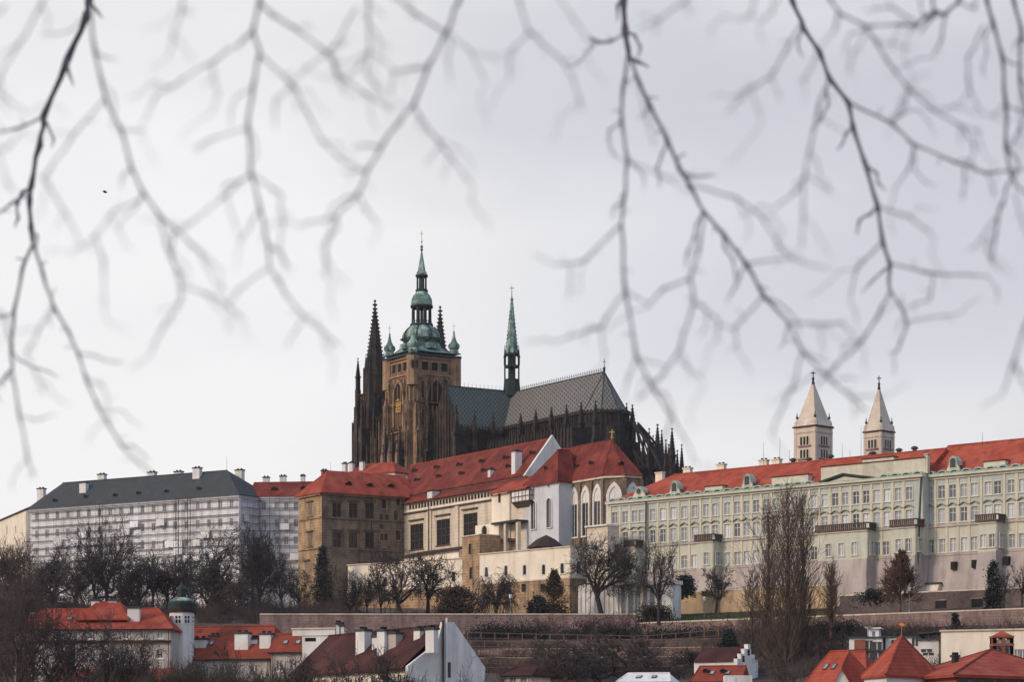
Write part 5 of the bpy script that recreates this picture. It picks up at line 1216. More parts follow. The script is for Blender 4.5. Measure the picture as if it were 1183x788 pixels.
for px, y0, Y in ((707, 468, 660), (724, 465.7, 664), (730.6, 467.7, 668), (743, 502, 655), (738.5, 506, 660), (750, 494.7, 652), (754.5, 503, 662), (759.6, 490, 655), (764.5, 496.8, 661), (769.3, 508, 648), (772.5, 513, 668), (776.4, 494.7, 654), (782.5, 520, 664), (787.6, 513.4, 660)):
    q = P(px, 0, Y*K); zt2 = zat(y0, q.y); w_ = 1.5 if px in (730.6, 759.6, 776.4) else 1.15; m_ = MB(); zb2 = zt2 - (14 if px > 735 else 11)
    lo = [Vector((q.x, q.y, GZ-4)) + EV*a*w_*.8 + SV*b*w_*1.3 for a, b in ((-1, -1), (1, -1), (1, 1), (-1, 1))]; m_.prism(lo, [Vector((v_.x, v_.y, zb2)) for v_ in lo])
    pinnacle(m_, q, zb2, w_, (zt2-zb2)*.45, (zt2-zb2)*.55)
    ap = CC.p(tE+wC*.7, -wC*.3, 0); dv = ap - Vector((q.x, q.y, 0)); dv = dv * (1 - wC*.75/dv.length)
    if px > 735:
        sd_ = Vector((-dv.y, dv.x, 0)).normalized(); steps = 7
        for lvl, rise in ((zb2+1, max(3, zCe-5-zb2)), (zb2-6, max(3, zCe-11-zb2+5))):
            for i in range(steps):
                f0_, f1_ = i/steps, (i+1)/steps; h0, h1 = lvl+rise*f0_**.75, lvl+rise*f1_**.75
                m_.obox(Vector((q.x, q.y, h0)) + dv*f0_ - sd_*.28, sd_*.56, dv*(f1_-f0_) + Vector((0, 0, h1-h0)), Vector((0, 0, .9)))
    m_.build('buttress', M['stone_black'], CT)
m_ = MB(); ring = []
for k in range(11):
    an = math.radians(75 - 16*k); ring.append((tE + 15.5*K*math.cos(an)*.95, 15.5*K*math.sin(an)*.9))
zR = zc(543, 655)
m_.prism([CC.p(*q, GZ-4) for q in ring], [CC.p(*q, zR) for q in ring])
for a, b in zip(ring, ring[1:]):
    fr = CC.fac(a, b); L_ = (CC.p(*b)-CC.p(*a)).length
    for i in range(5): m_.fbox(fr, L_*i/4-.15, L_*i/4+.15, GZ, zR+.9, 0, .4)
    m_.fbox(fr, 0, L_, zR-.3, zR+.2, 0, .5)
m_.build('chapel_ring', M['stone_black'], CT)

# ================================================================== TWIN ROMANESQUE TOWERS
def white_tower(label, px, pl, pr_, yl, ye, ya, yx, Y, base_py):
    q = P(px, 0, Y); k = Y/F; a = (px-pl)*k; b = (pr_-px)*k; w_ = (a+b)*.72
    d1 = Vector((.707, -.707, 0)); d2 = Vector((.707, .707, 0)); c = q - d1*w_/2 + d2*w_/2; c.z = 0
    fl, fr = Fac(c - d1*w_/2 - d2*w_/2, d1), Fac(c + d1*w_/2 - d2*w_/2, d2)
    t = thing('church_tower', label, 'church tower', (c.x, c.y, 44), 'pale stone twin church towers')
    ze = zat(ye, q.y); u = MB(); lo = [c + d1*x*w_/2 + d2*y*w_/2 for x, y in ((-1, -1), (1, -1), (1, 1), (-1, 1))]
    zb = 44; u.prism([Vector((v.x, v.y, zb)) for v in lo], [Vector((v.x, v.y, ze)) for v in lo])
    for f_ in (fl, fr):
        for s_ in (.35, w_-.35): u.fbox(f_, s_-.35, s_+.35, zb, ze, 0, .12)
        u.fbox(f_, 0, w_, ze-1.3, ze-.9, 0, .2)
    u.build('shaft', M['stone_white'], t)
    for f_ in (fl, fr):
        for py in (yl, yl+16*.95):
            z0 = zat(py+5.2, q.y); z1 = zat(py-3.2, q.y)
            for i in (-1, 0, 1): lancet(f_, w_*.5+i*.95, .62, z0, z1, .01, .13, .16, t, 'stone_white', 'void', 0, False, 'belfry_window')
            s2 = MB(); s2.fbox(f_, w_*.5-1.9, w_*.5+1.9, z0-.4, z0-.1, 0, .4); s2.build('string_course', M['wall_brown'], t)
    m_ = MB(); lo2 = [c + (v-c)*1.1 for v in lo]; m_.prism([Vector((v.x, v.y, ze)) for v in lo2], [Vector((v.x, v.y, ze+.35)) for v in lo2]); m_.build('eaves', M['roof_brown'], t)
    m_ = MB(); za = zat(ya, q.y); r = w_*.707
    rings = [(1.06, ze+.35), (.80, ze+(za-ze)*.2), (.06, za)]
    for (f0_, z0), (f1_, z1) in zip(rings, rings[1:]):
        for v, v2 in zip(lo, lo[1:] + lo[:1]):
            A = c + (v-c)*f0_; B = c + (v2-c)*f0_; C = c + (v2-c)*f1_; D = c + (v-c)*f1_
            m_.face((A.x, A.y, z0), (B.x, B.y, z0), (C.x, C.y, z1), (D.x, D.y, z1))
    m_.build('spire', M['stone_white'], t)
    for v in lo:
        g = c + (v-c)*.84; m_ = MB(); m_.lathe(g, [(.75, ze+.35), (.62, ze+(za-ze)*.14), (.18, ze+(za-ze)*.2)], 6); m_.k = 1; m_.lathe(g, [(.18, ze+(za-ze)*.2), (.34, ze+(za-ze)*.235), (.12, ze+(za-ze)*.27), (.08, ze+(za-ze)*.34)], 6); m_.build('corner_pinnacle', [M['stone_white'], M['iron']], t)
    m_ = MB(); m_.lathe(c, [(.42, za-.3), (.22, za+.9), (.42, za+1.1), (.12, za+1.5)], 6); cross(m_, c, za+1.3, zat(yx, q.y)-za-1.3, 1.15, .22); m_.build('cross', M['iron'], t)
white_tower('broader and nearer pale stone church tower with pyramid spire, left of its twin', 942, 921, 964.7, 508, 492.5, 440, 425.5, 615, 545)
white_tower('slimmer and farther pale stone church tower with pyramid spire, right of its twin', 1018, 999.5, 1034.3, 512, 498.5, 446.5, 432, 655, 545)

# ================================================================== LOWER TOWN HOUSES
def mkhouse(name, label, cat, fr, s0, s1, zb, ze, W, zr, hl, hr, roofm, wallm, wins=(), oR=None, style='plain', over=.5, ww=1.1, wh=1.7):
    t = thing(name, label, cat, fr.pt((s0+s1)/2, zb, -W/2))
    mb = MB(); block(mb, fr, s0, s1, zb, ze, -W, 0, [hole(s_, z_, ww, wh) for s_, z_ in wins]); mb.fbox(fr, s0-.1, s1+.1, ze-.35, ze, 0, .25)
    if hl == 0 or hr == 0:
        om = -W/2 if oR is None else oR
        for s_, on in ((s0, hl == 0), (s1, hr == 0)):
            if on: mb.face(fr.pt(s_, ze, 0), fr.pt(s_, ze, -W), fr.pt(s_, zr-.25, om))
    mb.build('wall', M[wallm], t)
    for s_, z_ in wins: add_win(t, fr, s_, z_, ww, wh, style)
    mb = MB(); A, B, r0, r1 = hip(mb, fr, s0-over, s1+over, -W-over, over, ze, zr, hl, hr, oR); ro = mb.build('roof', M[roofm], t)
    mb = MB(); mb.tube(r0, r1, .16, .16, 5)
    if hl: mb.tube(A, r0, .13, .13, 5)
    if hr: mb.tube(B, r1, .13, .13, 5)
    mb.build('ridge_tiles', M[roofm], ro)
    g = MB(); g.tube(fr.pt(s0-over, ze-.08, over+.1), fr.pt(s1+over, ze-.08, over+.1), .09, .09, 6)
    for q in (s0+.25, s1-.25): g.tube(fr.pt(q, zb, .28), fr.pt(q, ze-.1, .28), .06, .06, 5)
    g.build('gutter', M['iron'], t)
    if s1-s0 > 5:
        q = r0.lerp(r1, .35); g = MB(); g.tube(q, q + Vector((0, 0, 2.4)), .035, .025, 4)
        for h in (1.5, 1.8, 2.1, 2.3): g.tube(q + Vector((-.45, 0, h)), q + Vector((.45, .1, h)), .018, .018, 3)
        g.build('aerial', M['iron'], t)
        for f_ in (.3, .62):
            e = A.lerp(B, f_).lerp(r0.lerp(r1, f_), .42); nn = (B-A).cross(r0-A).normalized(); nn = nn if nn.z > 0 else -nn
            u_ = fr.d3*.75; v_ = ((r0.lerp(r1, f_)-A.lerp(B, f_)).normalized())*1.05; g = MB(); g.obox(e + nn*.02, u_, v_, nn*.12); g.k = 1; g.obox(e + u_*.12 + v_*.1 + nn*.14, u_*.76, v_*.8, nn*.02); g.build('roof_window', [M['iron'], M['pane_blue']], t)
    return t
# red roofed white house at lower left
HA = Fac.px(17, 402, 197, 400); L_ = HA.s(197); ze, zr = zat(727.5, 401), zat(704, 406)
t = mkhouse('white_house', 'long white house with hipped red roof half hidden by bare branches at lower left', 'house', HA, 0, L_, 3, ze, 11, zr, 3.2, 3.6, 'roof_red', 'plaster_grime_shade', [(1.6+i*2.65, zat(757, 401)) for i in range(9)] + [(1.6+i*2.65, zat(734, 401)) for i in range(9)], ww=1.0, wh=1.3)
mb = MB(); mb.fbox(HA, -.1, L_+.1, zat(742, 401)-.2, zat(742, 401)+.15, 0, .4); mb.build('string_course', M['roof_brown'], t)
a, b = HA.s(88), HA.s(144); mb = MB(); mb.fbox(HA, a, b, ze-.5, zat(711, 401), -9, -2.6); mb.build('attic_storey', M['brick'], t)
mb = MB(); hip(mb, HA, a-.5, b+.5, -9.6, -1.0, zat(715, 401), zat(694.5, 405), 2.6, 2.6); mb.build('upper_roof', M['roof_red'], t)
for px, y0, y1, w_, o_ in ((39, 712, 703.5, 1.0, -5), (111, 700, 690.5, 1.3, -5.5), (131, 700, 690.5, 1.3, -5.5), (155, 721, 699, 1.9, -2.2)):
    q = HA.pt(HA.s(px, o_), 0, o_); chimney(t, q, w_, 1.1, zat(y0, q.y)-1.5, zat(y1, q.y)-.35, HA.ang)
mb = MB(); a, b = HA.s(62), HA.s(206); A, B, C, D = HA.pt(a, zat(786, 392), 5.5), HA.pt(b, zat(786, 392), 5.5), HA.pt(b, zat(774, 398), .2), HA.pt(a, zat(774, 398), .2)
mb.prism([A, B, C, D], [q + Vector((0, 0, .2)) for q in (A, B, C, D)]); mb.k = 1; mb.fbox(HA, a+.3, b-.3, 2, zat(786, 392)-.1, 0, 5.2); mb.build('annex', [M['roof_orange'], M['plaster_grime_shade']], t)
# turreted house
HB = Fac.px(205, 409, 312, 404); sa, sb = 0, HB.s(312); ze, zr = zat(762, 406), zat(724.5, 413)
t = mkhouse('turreted_house', 'orange roofed house with big white chimneys and a green domed corner turret', 'house', HB, sa, sb, 3, ze, 13, zr, 0, 2.5, 'roof_orange', 'plaster_grime_shade', [(2+i*2.8, zat(776, 406)) for i in range(5)])
c = P(210, 0, 408); mb = MB(); r = 14.2*408/F; zz = lambda y: zat(y, 408)
mb.lathe(c, [(r, 3), (r, zz(736)), (r*1.0, zz(708))], 8, .2); mb.k = 1; mb.lathe(c, [(r*1.12, zz(708.5)), (r*1.14, zz(706.5)), (r, zz(706))], 8, .2); tu = mb.build('turret', [M['plaster_white'], M['roof_brown']], t)
fr_ = Fac((c.x - .2, c.y - r*.93), (1, .0))
for k in range(8):
    an = .2 + (k+.5)*math.pi/4; n_ = Vector((math.cos(an), math.sin(an), 0)); f_ = Fac(c + n_*r*.925, Vector((-n_.y, n_.x, 0)))
    if n_.y > .5: continue
    g = MB(); g.fbox(f_, -.5, .5, zz(722), zz(712), -.1, .03); g.k = 1
    for q in (-.55, -.05, .45): g.fbox(f_, q, q+.1, zz(722), zz(712), .03, .09)
    for y in (722, 717, 712.8): g.fbox(f_, -.55, .55, zz(y), zz(y)+.1, .035, .1)
    g.build('turret_window', [M['glass_dark'], M['frame_white']], t)
mb = MB(); mb.k = 1; mb.lathe(c, [(r*1.12, zz(699)), (r*1.1, zz(697)), (r*1.0, zz(695.4))], 12); mb.lathe(c, [(r*1.06, zz(706)), (r*1.1, zz(702)), (r*1.08, zz(698))], 12); mb.k = 1; mb.lathe(c, [(r*1.13, zz(700)), (r*1.13, zz(698.5))], 12); mb.k = 0; mb.lathe(c, [(r*1.01, zz(695.4)), (r*.98, zz(694.4)), (r*.8, zz(692.8)), (r*.6, zz(691.5)), (r*.5, zz(691))], 12); mb.k = 1; mb.lathe(c, [(r*.36, zz(691.5)), (r*.34, zz(683)), (r*.42, zz(682)), (r*.38, zz(680)), (r*.12, zz(676)), (.05, zz(671))], 8); mb.build('dome', [M['copper'], M['copper_dark']], t)
for px, y0, y1, w_, o_ in ((231.5, 754, 735.5, 2.3, -2.5), (232, 735, 728, .7, -6), (249, 738, 732, 1.7, -5), (280.5, 757, 728.5, 2.3, -2.0), (308, 755, 729.5, 1.9, -2.2), (295, 745, 735, 1.1, -3.2), (319, 745, 735, 1.2, -3.0)):
    q = HB.pt(HB.s(px, o_), 0, o_); chimney(t, q, w_, 1.2, zat(y0, q.y)-1, zat(y1, q.y)-.35, HB.ang)
HC = Fac.px(312, 403, 350, 402); t = mkhouse('orange_roofed_house', 'low house with orange roof between turreted house and white attic block', 'house', HC, .2, HC.s(352), 3, zat(754, 402), 8, zat(733, 406), 0, 0, 'roof_orange', 'plaster_grime_shade', [(1.5, zat(770, 402)), (3.8, zat(770, 402))])
# white attic block
HD = Fac.px(337, 398, 386, 396); s1 = HD.s(386); zt = zat(727.5, 397); t = thing('attic_house', 'white flat topped attic block with one dark opening behind the brown roof', 'house', HD.pt(s1/2, 3, -3))
a, b = HD.s(352), HD.s(365); mb = MB(); block(mb, HD, HD.s(349), s1, 3, zat(736, 397), -5, 0, [(a, b, zat(742, 397), zat(737.5, 397))]); mb.fbox(HD, 0, s1, zat(735, 397), zt, -5, -.3); mb.build('wall', M['plaster_white'], t)
g = MB(); g.face(HD.pt(a, zat(742, 397), -.35), HD.pt(b, zat(742, 397), -.35), HD.pt(b, zat(737.5, 397), -.35), HD.pt(a, zat(737.5, 397), -.35)); g.build('opening', M['void'], t)
mb = MB(); mb.fbox(HD, -.15, s1+.2, zt, zt+.2, -5.2, -.1); mb.build('roof', M['plaster_stone'], t)
for px, y in ((391, 718), (395, 720)): q = P(px, 0, 396); chimney(t, q, .7, .7, zat(740, 396), zat(y, 396)-.3)
# gable house with brown roof
HG = Fac(P(472, 0, 353), (.87, .5)); sg = HG.s(557); sm = HG.s(516); ze, zr = zat(771, 355), zat(723, 357)
t = thing('gable_house', 'big house with tall white gable end and long dark brown roof', 'house', HG.pt(sg/2, 2, -15))
mb = MB(); LB = 37
mb.prism([HG.pt(0, 1, 0), HG.pt(sg, 1, 0), HG.pt(sg, 1, -LB), HG.pt(0, 1, -LB)], [HG.pt(0, ze, 0), HG.pt(sg, ze, 0), HG.pt(sg, ze, -LB), HG.pt(0, ze, -LB)])
mb.k = 1; gq = [(-.3, 1), (sg+.3, 1), (sg+.3, ze), (sm+1.0, zr+.35), (sm-.8, zr+.35), (sm-1.6, zat(744, 356)), (-.3, ze)]
mb.prism([HG.pt(a, b, .35) for a, b in gq], [HG.pt(a, b, -.3) for a, b in gq]); mb.build('wall', [M['plaster_cream'], M['plaster_white']], t)
FGs = Fac(HG.pt(0, 0, -LB), HG.n3)
for i in range(9):
    add_o = FGs.pt(2.5+i*4, zat(781, 372), .0); g = MB(); f_ = FGs; x = 2.5+i*4; z0 = ze-2.6; g.fbox(f_, x-.6, x+.6, z0, z0+1.5, -.1, .03); g.k = 1
    for q in (-.7, -.05, .6): g.fbox(f_, x+q, x+q+.1, z0, z0+1.5, .03, .1)
    g.fbox(f_, x-.75, x+.75, z0-.15, z0, 0, .2); g.build('window', [M['glass_dark'], M['frame_white']], t)
mb = MB(); A, B, C, D = HG.pt(-.8, ze-.2, -.3), HG.pt(sm, zr, -.3), HG.pt(sm, zr, -LB), HG.pt(-.8, ze-.2, -LB)
mb.face(A, B, C, D); mb.face(B, HG.pt(sg+.8, ze-.2, -.3), HG.pt(sg+.8, ze-.2, -LB), C); mb.face(HG.pt(-.8, ze-.2, -LB), C, HG.pt(sg+.8, ze-.2, -LB)); mb.face(A, D, D - Vector((0, 0, .3)), A - Vector((0, 0, .3)))
ro = mb.build('roof', M['roof_brown'], t); mb = MB(); mb.tube(B, C, .18, .18, 5); mb.build('ridge_tiles', M['roof_brown'], ro)
nb = (D-A).cross(B-A).normalized()
for px, yb, yt, w_, d_, m_ in ((420, 751, 725, 1.4, 1.8, 'plaster_white'), (436, 747, 732, 1.0, 1.2, 'plaster_white'), (443, 754, 725, 1.1, 1.5, 'plaster_white'), (457, 745, 728, 1.4, 1.5, 'wall_pink'), (487, 733, 724, 1.9, 1.2, 'plaster_white'), (499, 745, 723, .9, 1.6, 'plaster_white')):
    q = hit(px, yb, A, nb); chimney(t, q, w_, d_, q.z-1.2, zat(yt, q.y)-.35, HG.ang+.3, m_)
mb = MB(); x = HG.s(511.5, .5); mb.tube(HG.pt(x, 2, .6), HG.pt(x, zr+.5, .6), .17, .17, 6); mb.build('drainpipe', M['iron'], t)
mb = MB(); mb.tube(HG.pt(x+.55, 2, .6), HG.pt(x+.55, zr+.9, .6), .13, .13, 6); mb.build('flue_pipe', M['frame_white'], t)
mb = MB(); x2 = HG.s(517.5); z2 = zat(774, 357); mb.fbox(HG, x2-.25, x2+.25, z2-1.2, z2+.9, .3, .37); mb.build('window', M['glass_dark'], t)
# pyramid roofed house with flag
zc0, za = zat(780.5, 330), zat(734.5, 336); Cn, Lc, Rc = P(1023, 0, 328), P(995, 0, 336), P(1088, 0, 338); Fc = Lc + Rc - Cn; ctr = (Lc+Rc)/2
t = thing('pyramid_roof_house', 'white house under a steep pyramid of red tiles in the right foreground', 'house', (ctr.x, ctr.y, 2))
V = lambda p, z: Vector((p.x, p.y, z))
ins = [ctr + (p-ctr)*.93 for p in (Lc, Cn, Rc, Fc)]
mb = MB(); mb.prism([V(p, 1) for p in ins], [V(p, zc0) for p in ins]); mb.build('wall', M['plaster_white'], t)
mb = MB(); q4 = [V(p, zc0) for p in (Lc, Cn, Rc, Fc)]; ap = Vector((ctr.x, ctr.y, za))
for a, b in zip(q4, q4[1:] + q4[:1]): mb.face(a, b, ap); mb.face(a, b, b - Vector((0, 0, .35)), a - Vector((0, 0, .35)))
mb.face(*[p - Vector((0, 0, .35)) for p in q4]); ro = mb.build('roof', M['roof_red2'], t)
mb = MB()
for a in q4: mb.tube(a, ap, .17, .15, 5)
mb.build('hip_tiles', M['roof_red2'], ro)
fp_ = thing('flag_pole', 'slim pole standing on the tip of the red pyramid roof', 'flag pole', (ap.x, ap.y, ap.z))
mb = MB(); mb.tube(ap - Vector((0, 0, .2)), (ap.x, ap.y, zat(717, ap.y)), .06, .045, 6); mb.lathe(ap, [(.02, zat(717.6, ap.y)), (.11, zat(717, ap.y)), (.02, zat(716.4, ap.y))], 8); mb.build('pole', M['steel'], fp_)
mb = MB(); zf = zat(719.3, ap.y); hF = .55; rows_ = [0, .25, .75, 1]; n = 8
for bnd in range(3):
    mb.k = 0 if bnd != 1 else 1
    for i in range(n):
        def fp(u, v): 
            y_ = .12*math.sin(u*7); return Vector((ap.x + .07 - .0 + (u-0.35)*.95 - .15, ap.y + y_, zf - v*hF - .12*u))
        mb.face(fp(i/n, rows_[bnd]), fp((i+1)/n, rows_[bnd]), fp((i+1)/n, rows_[bnd+1]), fp(i/n, rows_[bnd+1]))
mb.build('flag', [M['flag_red'], M['flag_yellow']], org=(ap.x, ap.y, zf), label='small flag with red and yellow bands flying over the pyramid roof', cat='flag')
# big red roof at right
zc0, za = zat(780, 328), zat(751, 345); Cn, Lc, Rc = P(1102, 0, 326), P(1034, 0, 343), P(1256, 0, 343); Fc = Lc + Rc - Cn; ap = Vector((P(1145, 0, 345).x, 345, za)); ctr = (Lc+Rc)/2
t = thing('hipped_roof_house', 'house with broad orange red hipped roof and dark eaves at the lower right corner', 'house', (ctr.x, ctr.y, 2))
ins = [ctr + (p-ctr)*.94 for p in (Lc, Cn, Rc, Fc)]
mb = MB(); mb.prism([V(p, 1) for p in ins], [V(p, zc0-.3) for p in ins]); mb.build('wall', M['brick'], t)
f_ = Fac(ins[1], ins[2]-ins[1])
for i in range(7): g = MB(); x = 1.5+i*2.4; g.fbox(f_, x-.8, x+.8, zc0-2, zc0-.6, 0, .06); g.build('window', M['glass_dark'], t)
mb = MB(); q4 = [V(p, zc0) for p in (Lc, Cn, Rc, Fc)]
for a, b in zip(q4, q4[1:] + q4[:1]): mb.face(a, b, ap); mb.face(a, b, b - Vector((0, 0, .4)), a - Vector((0, 0, .4)))
mb.face(*[p - Vector((0, 0, .4)) for p in q4]); ro = mb.build('roof', M['roof_red2'], t)
mb = MB(); mb.tube(q4[1], ap, .17, .15, 5); mb.tube(q4[2], ap, .17, .15, 5); mb.tube(q4[0], ap, .17, .15, 5); mb.build('hip_tiles', M['roof_maroon'], ro)
nl = (q4[1]-q4[0]).cross(ap-q4[0]).normalized(); q = hit(1103.5, 766, q4[0], nl); chimney(t, q, .7, .7, q.z-.6, zat(757.5, q.y), .4, 'iron', 'iron')
# white long building with blue-dark windows, loggia turret
HW = Fac.px(1087, 412, 1215, 405); s1 = HW.s(1215); z0 = zat(730.5, 412); t = thing('white_long_building', 'long plain white building wall at right below the rubble retaining wall', 'building', HW.pt(s1/2, 3, -4))
ws = [(HW.s(px), zat(757, 407)) for px in (1141, 1160, 1175, 1181)]
mb = MB(); block(mb, HW, 0, s1, 3, z0, -8, 0, [hole(a, b, .9, 1.7) for a, b in ws]); mb.build('wall', M['plaster_cream'], t)
for a, b in ws: add_win(t, HW, a, b, .9, 1.7, 'plain')
mb = MB(); mb.fbox(HW, -.2, s1, z0, z0+.25, -8.2, .3); mb.build('roof_edge', M['plaster_stone'], t)
c = P(1157.3, 0, 376); rr = 376/F; t = thing('loggia_turret', 'tiny rooftop loggia with red pyramid cap and white arches in front of the white wall', 'turret', (c.x, c.y, 8))
zz = lambda y: zat(y, 376); hwid = 9.8*rr
u = MB()
for x in (-1, 0, 1):
    for y in (-1, 1):
        for (a, b) in ((x, y), (y, x)): u.obox((c.x+a*hwid-.22, c.y+b*hwid-.22, zz(760)), (.44, 0, 0), (0, .44, 0), (0, 0, zz(737)-zz(760)))
u.obox((c.x-hwid-.3, c.y-hwid-.3, zz(747.5)), (2*hwid+.6, 0, 0), (0, 2*hwid+.6, 0), (0, 0, .35)); u.obox((c.x-hwid-.3, c.y-hwid-.3, zz(738)), (2*hwid+.6, 0, 0), (0, 2*hwid+.6, 0), (0, 0, .3)); u.build('columns', M['brick'], t)
u = MB(); u.obox((c.x-hwid*.8, c.y-hwid*.8, 6), (1.6*hwid, 0, 0), (0, 1.6*hwid, 0), (0, 0, zz(740)-6)); u.build('arch_wall', M['plaster_white'], t)
u = MB()
for x in (-.5, .5): f_ = Fac((c.x-hwid, c.y-hwid*.8-.02), (1, 0)); u.face(*[f_.pt(a, b, .0) for a, b in arch_pts(hwid*(1+x*.85), .62, zz(755.5), zz(751), pointed=False)]); 
u.build('arch_openings', M['glass_dark'], t)
u = MB(); u.lathe(c, [(13.6*rr*1.25, zz(737)), (13.6*rr*1.25, zz(736.3)), (.1, zz(729.5))], 4, math.pi/4); u.build('roof', M['roof_red2'], t)
# cluster of small white flat roofed houses
HH = Fac.px(981, 420, 1098, 416); S = HH.s
def whbox(name, label, x0, x1, yt, yb_, opens, roof='roof_slate', o=0.0, W=5, wallm='plaster_white', over=.4):
    t = thing(name, label, 'house', HH.pt((S(x0)+S(x1))/2, 6, o-W/2)); zt = zat(yt, 418); hs = []
    for px, py, w_, h_ in opens: hs.append((S(px)-w_/2, S(px)+w_/2, zat(py, 418)-h_/2, zat(py, 418)+h_/2))
    mb = MB(); block(mb, HH, S(x0), S(x1), 6, zt, o-W, o, hs); mb.build('wall', M[wallm], t)
    for a, b, c_, d in hs:
        g = MB(); g.face(HH.pt(a, c_, o-.35), HH.pt(b, c_, o-.35), HH.pt(b, d, o-.35), HH.pt(a, d, o-.35)); g.k = 1; m_ = (a+b)/2; g.fbox(HH, m_-.05, m_+.05, c_, d, o-.34, o-.25); g.build('window', [M['glass_dark'], M['frame_white']], t)
    mb = MB(); mb.fbox(HH, S(x0)-over, S(x1)+over, zt, zt+.22, o-W-over, o+over); mb.build('roof', M[roof], t); return t
t = whbox('small_white_house', 'small white house with dark red shutter beside the red steep roof', 981, 1019, 737.5, 765, [(1004, 746, 1.2, 1.6), (1013, 747, 1.6, 1.4)])
g = MB(); a, b = S(987), S(1000); g.fbox(HH, a, b, zat(752, 418), zat(739.5, 418), -.05, .06); g.build('shutter', M['brick'], t)
whbox('small_white_house', 'lower white house front with round arched opening under the red shuttered house', 983, 1034, 753.5, 770, [(994, 760, 3.2, 2.4), (1006, 760, 1.0, 2.6), (1016, 762, 1.8, 2.4)], o=2.5, W=2.3)
whbox('small_white_house', 'white house with flat dark roof just right of the flag', 1022, 1062, 736.5, 770, [(1056, 742, 1.0, 1.4), (1032, 744, 1.0, 1.3)], o=-1.5)
whbox('roof_terrace_house', 'blue white house with thin dark roof terrace beside the long white wall', 1063, 1085, 741, 775, [(1071, 753, 1.8, .5), (1073, 757, 1.8, .5)], o=1)
t = thing('pergola', 'dark flat pergola roof over the blue white house', 'pergola', HH.pt(S(1078), zat(741, 418), 0))
mb = MB(); mb.obox(HH.pt(S(1060), zat(734.5, 418), -4), HH.d3*(S(1099)-S(1060)) + Vector((0, 0, .4)), HH.n3*5.5, Vector((0, 0, .3))); mb.build('roof', M['iron'], t)
for px in (1062, 1074, 1086, 1097):
    mb = MB(); q = HH.pt(S(px), 0, 1.2); mb.tube((q.x, q.y, zat(742, 418)), (q.x, q.y, zat(734, 418)), .1, .1, 5); mb.build('post', M['iron'], t)
whbox('rooftop_hut', 'little pale blue hut with satellite dish under the rubble wall', 997, 1009, 724, 740, [(1003, 730, .5, .8)], 'plaster_white', -8, 3, 'plaster_blue')
q = HH.pt(S(996.5), zat(723, 418), -7.6); mb = MB(); mb.lathe(q, [(.05, q.z-.1), (.45, q.z), (.6, q.z+.18)], 10); mb.tube(q - Vector((0, 0, 1.3)), q, .05, .05, 5)
mb.build('satellite_dish', M['frame_white'], org=q, label='white satellite dish on the corner of the pale blue hut', cat='satellite dish')
# small orange roof house and its neighbours
HO = Fac.px(802, 396, 853, 394); t = mkhouse('small_orange_house', 'small house with orange roof and two dark hatches under the evergreen', 'house', HO, 0, HO.s(853), 3, zat(788, 395), 7, zat(770.5, 399), .6, 0, 'roof_orange', 'plaster_white')
n_ = (HO.n3*(zat(770.5, 399)-zat(788, 395)) + Vector((0, 0, 4))).normalized()
for px in (816, 836): dormer(t, hit(px, 778, HO.pt(0, zat(788, 395), .5), n_), HO, 1.0, .55, .9, 'roof_orange')
HP = Fac.px(838, 388, 869, 388); s1 = HP.s(869); t = thing('white_garage', 'white flat block with pale blue door in front of the small orange roof', 'garage', HP.pt(s1/2, 3, -2)); mb = MB(); block(mb, HP, 0, s1, 3, zat(781, 388), -4, 0); mb.build('wall', M['plaster_white'], t)
mb = MB(); mb.fbox(HP, .3, 1.5, 5, zat(783, 388), 0, .08); mb.build('door', M['plaster_blue'], t)
HQ = Fac.px(850, 424, 876, 430); s1 = HQ.s(874); t = thing('stepped_gable_house', 'narrow house with white stepped gable and brown roof by the poplar foot', 'house', HQ.pt(s1/2, 4, -4))
mb = MB(); steps = [(0, 762), (.17, 756), (.34, 750), (.5, 744.5)]
for i, (f_, y) in enumerate(steps):
    f1_ = 1-f_; mb.fbox(HQ, s1*f_, s1*f1_ if f_ < .5 else s1*.62, 4 if i == 0 else zat(steps[i-1][1], 425), zat(y, 425), -.4-i*.003, .3+i*.003)
mb.fbox(HQ, .1, s1-.1, 4, zat(764, 425), -8, -.41); mb.build('wall', M['plaster_white'], t)
for px, py in ((857, 762), (863, 754)):
    g = MB(); g.fbox(HQ, HQ.s(px)-.35, HQ.s(px)+.35, zat(py, 425)-.5, zat(py, 425)+.5, .28, .33); g.build('window', M['glass_dark'], t)
mb = MB(); zr, ze = zat(748, 428), zat(765, 425); A, B, C, D = HQ.pt(-.3, ze, -.45), HQ.pt(s1/2, zr, -.45), HQ.pt(s1/2, zr, -8), HQ.pt(-.3, ze, -8); E, G = HQ.pt(s1+.4, ze, -.45), HQ.pt(s1+.4, ze, -8); mb.face(A, B, C, D); mb.face(B, E, G, C); mb.face(D, C, G); mb.build('roof', M['roof_brown'], t)
HR_ = Fac.px(934, 362, 964, 358); t = mkhouse('steep_roof_house', 'house with steep red roof behind the poplar and left of the pyramid roof', 'house', HR_, 0, HR_.s(964), 2, zat(790, 360), 8, zat(753.5, 364), .8, 1.6, 'roof_red2', 'plaster_white')
HS_ = Fac.px(958, 372, 996, 370); t = mkhouse('red_wing_house', 'red roofed wing with small white dormers between steep roof and pyramid roof', 'house', HS_, 0, HS_.s(998), 2, zat(784, 371), 8, zat(754, 375), 0, 1.5, 'roof_red2', 'plaster_white')
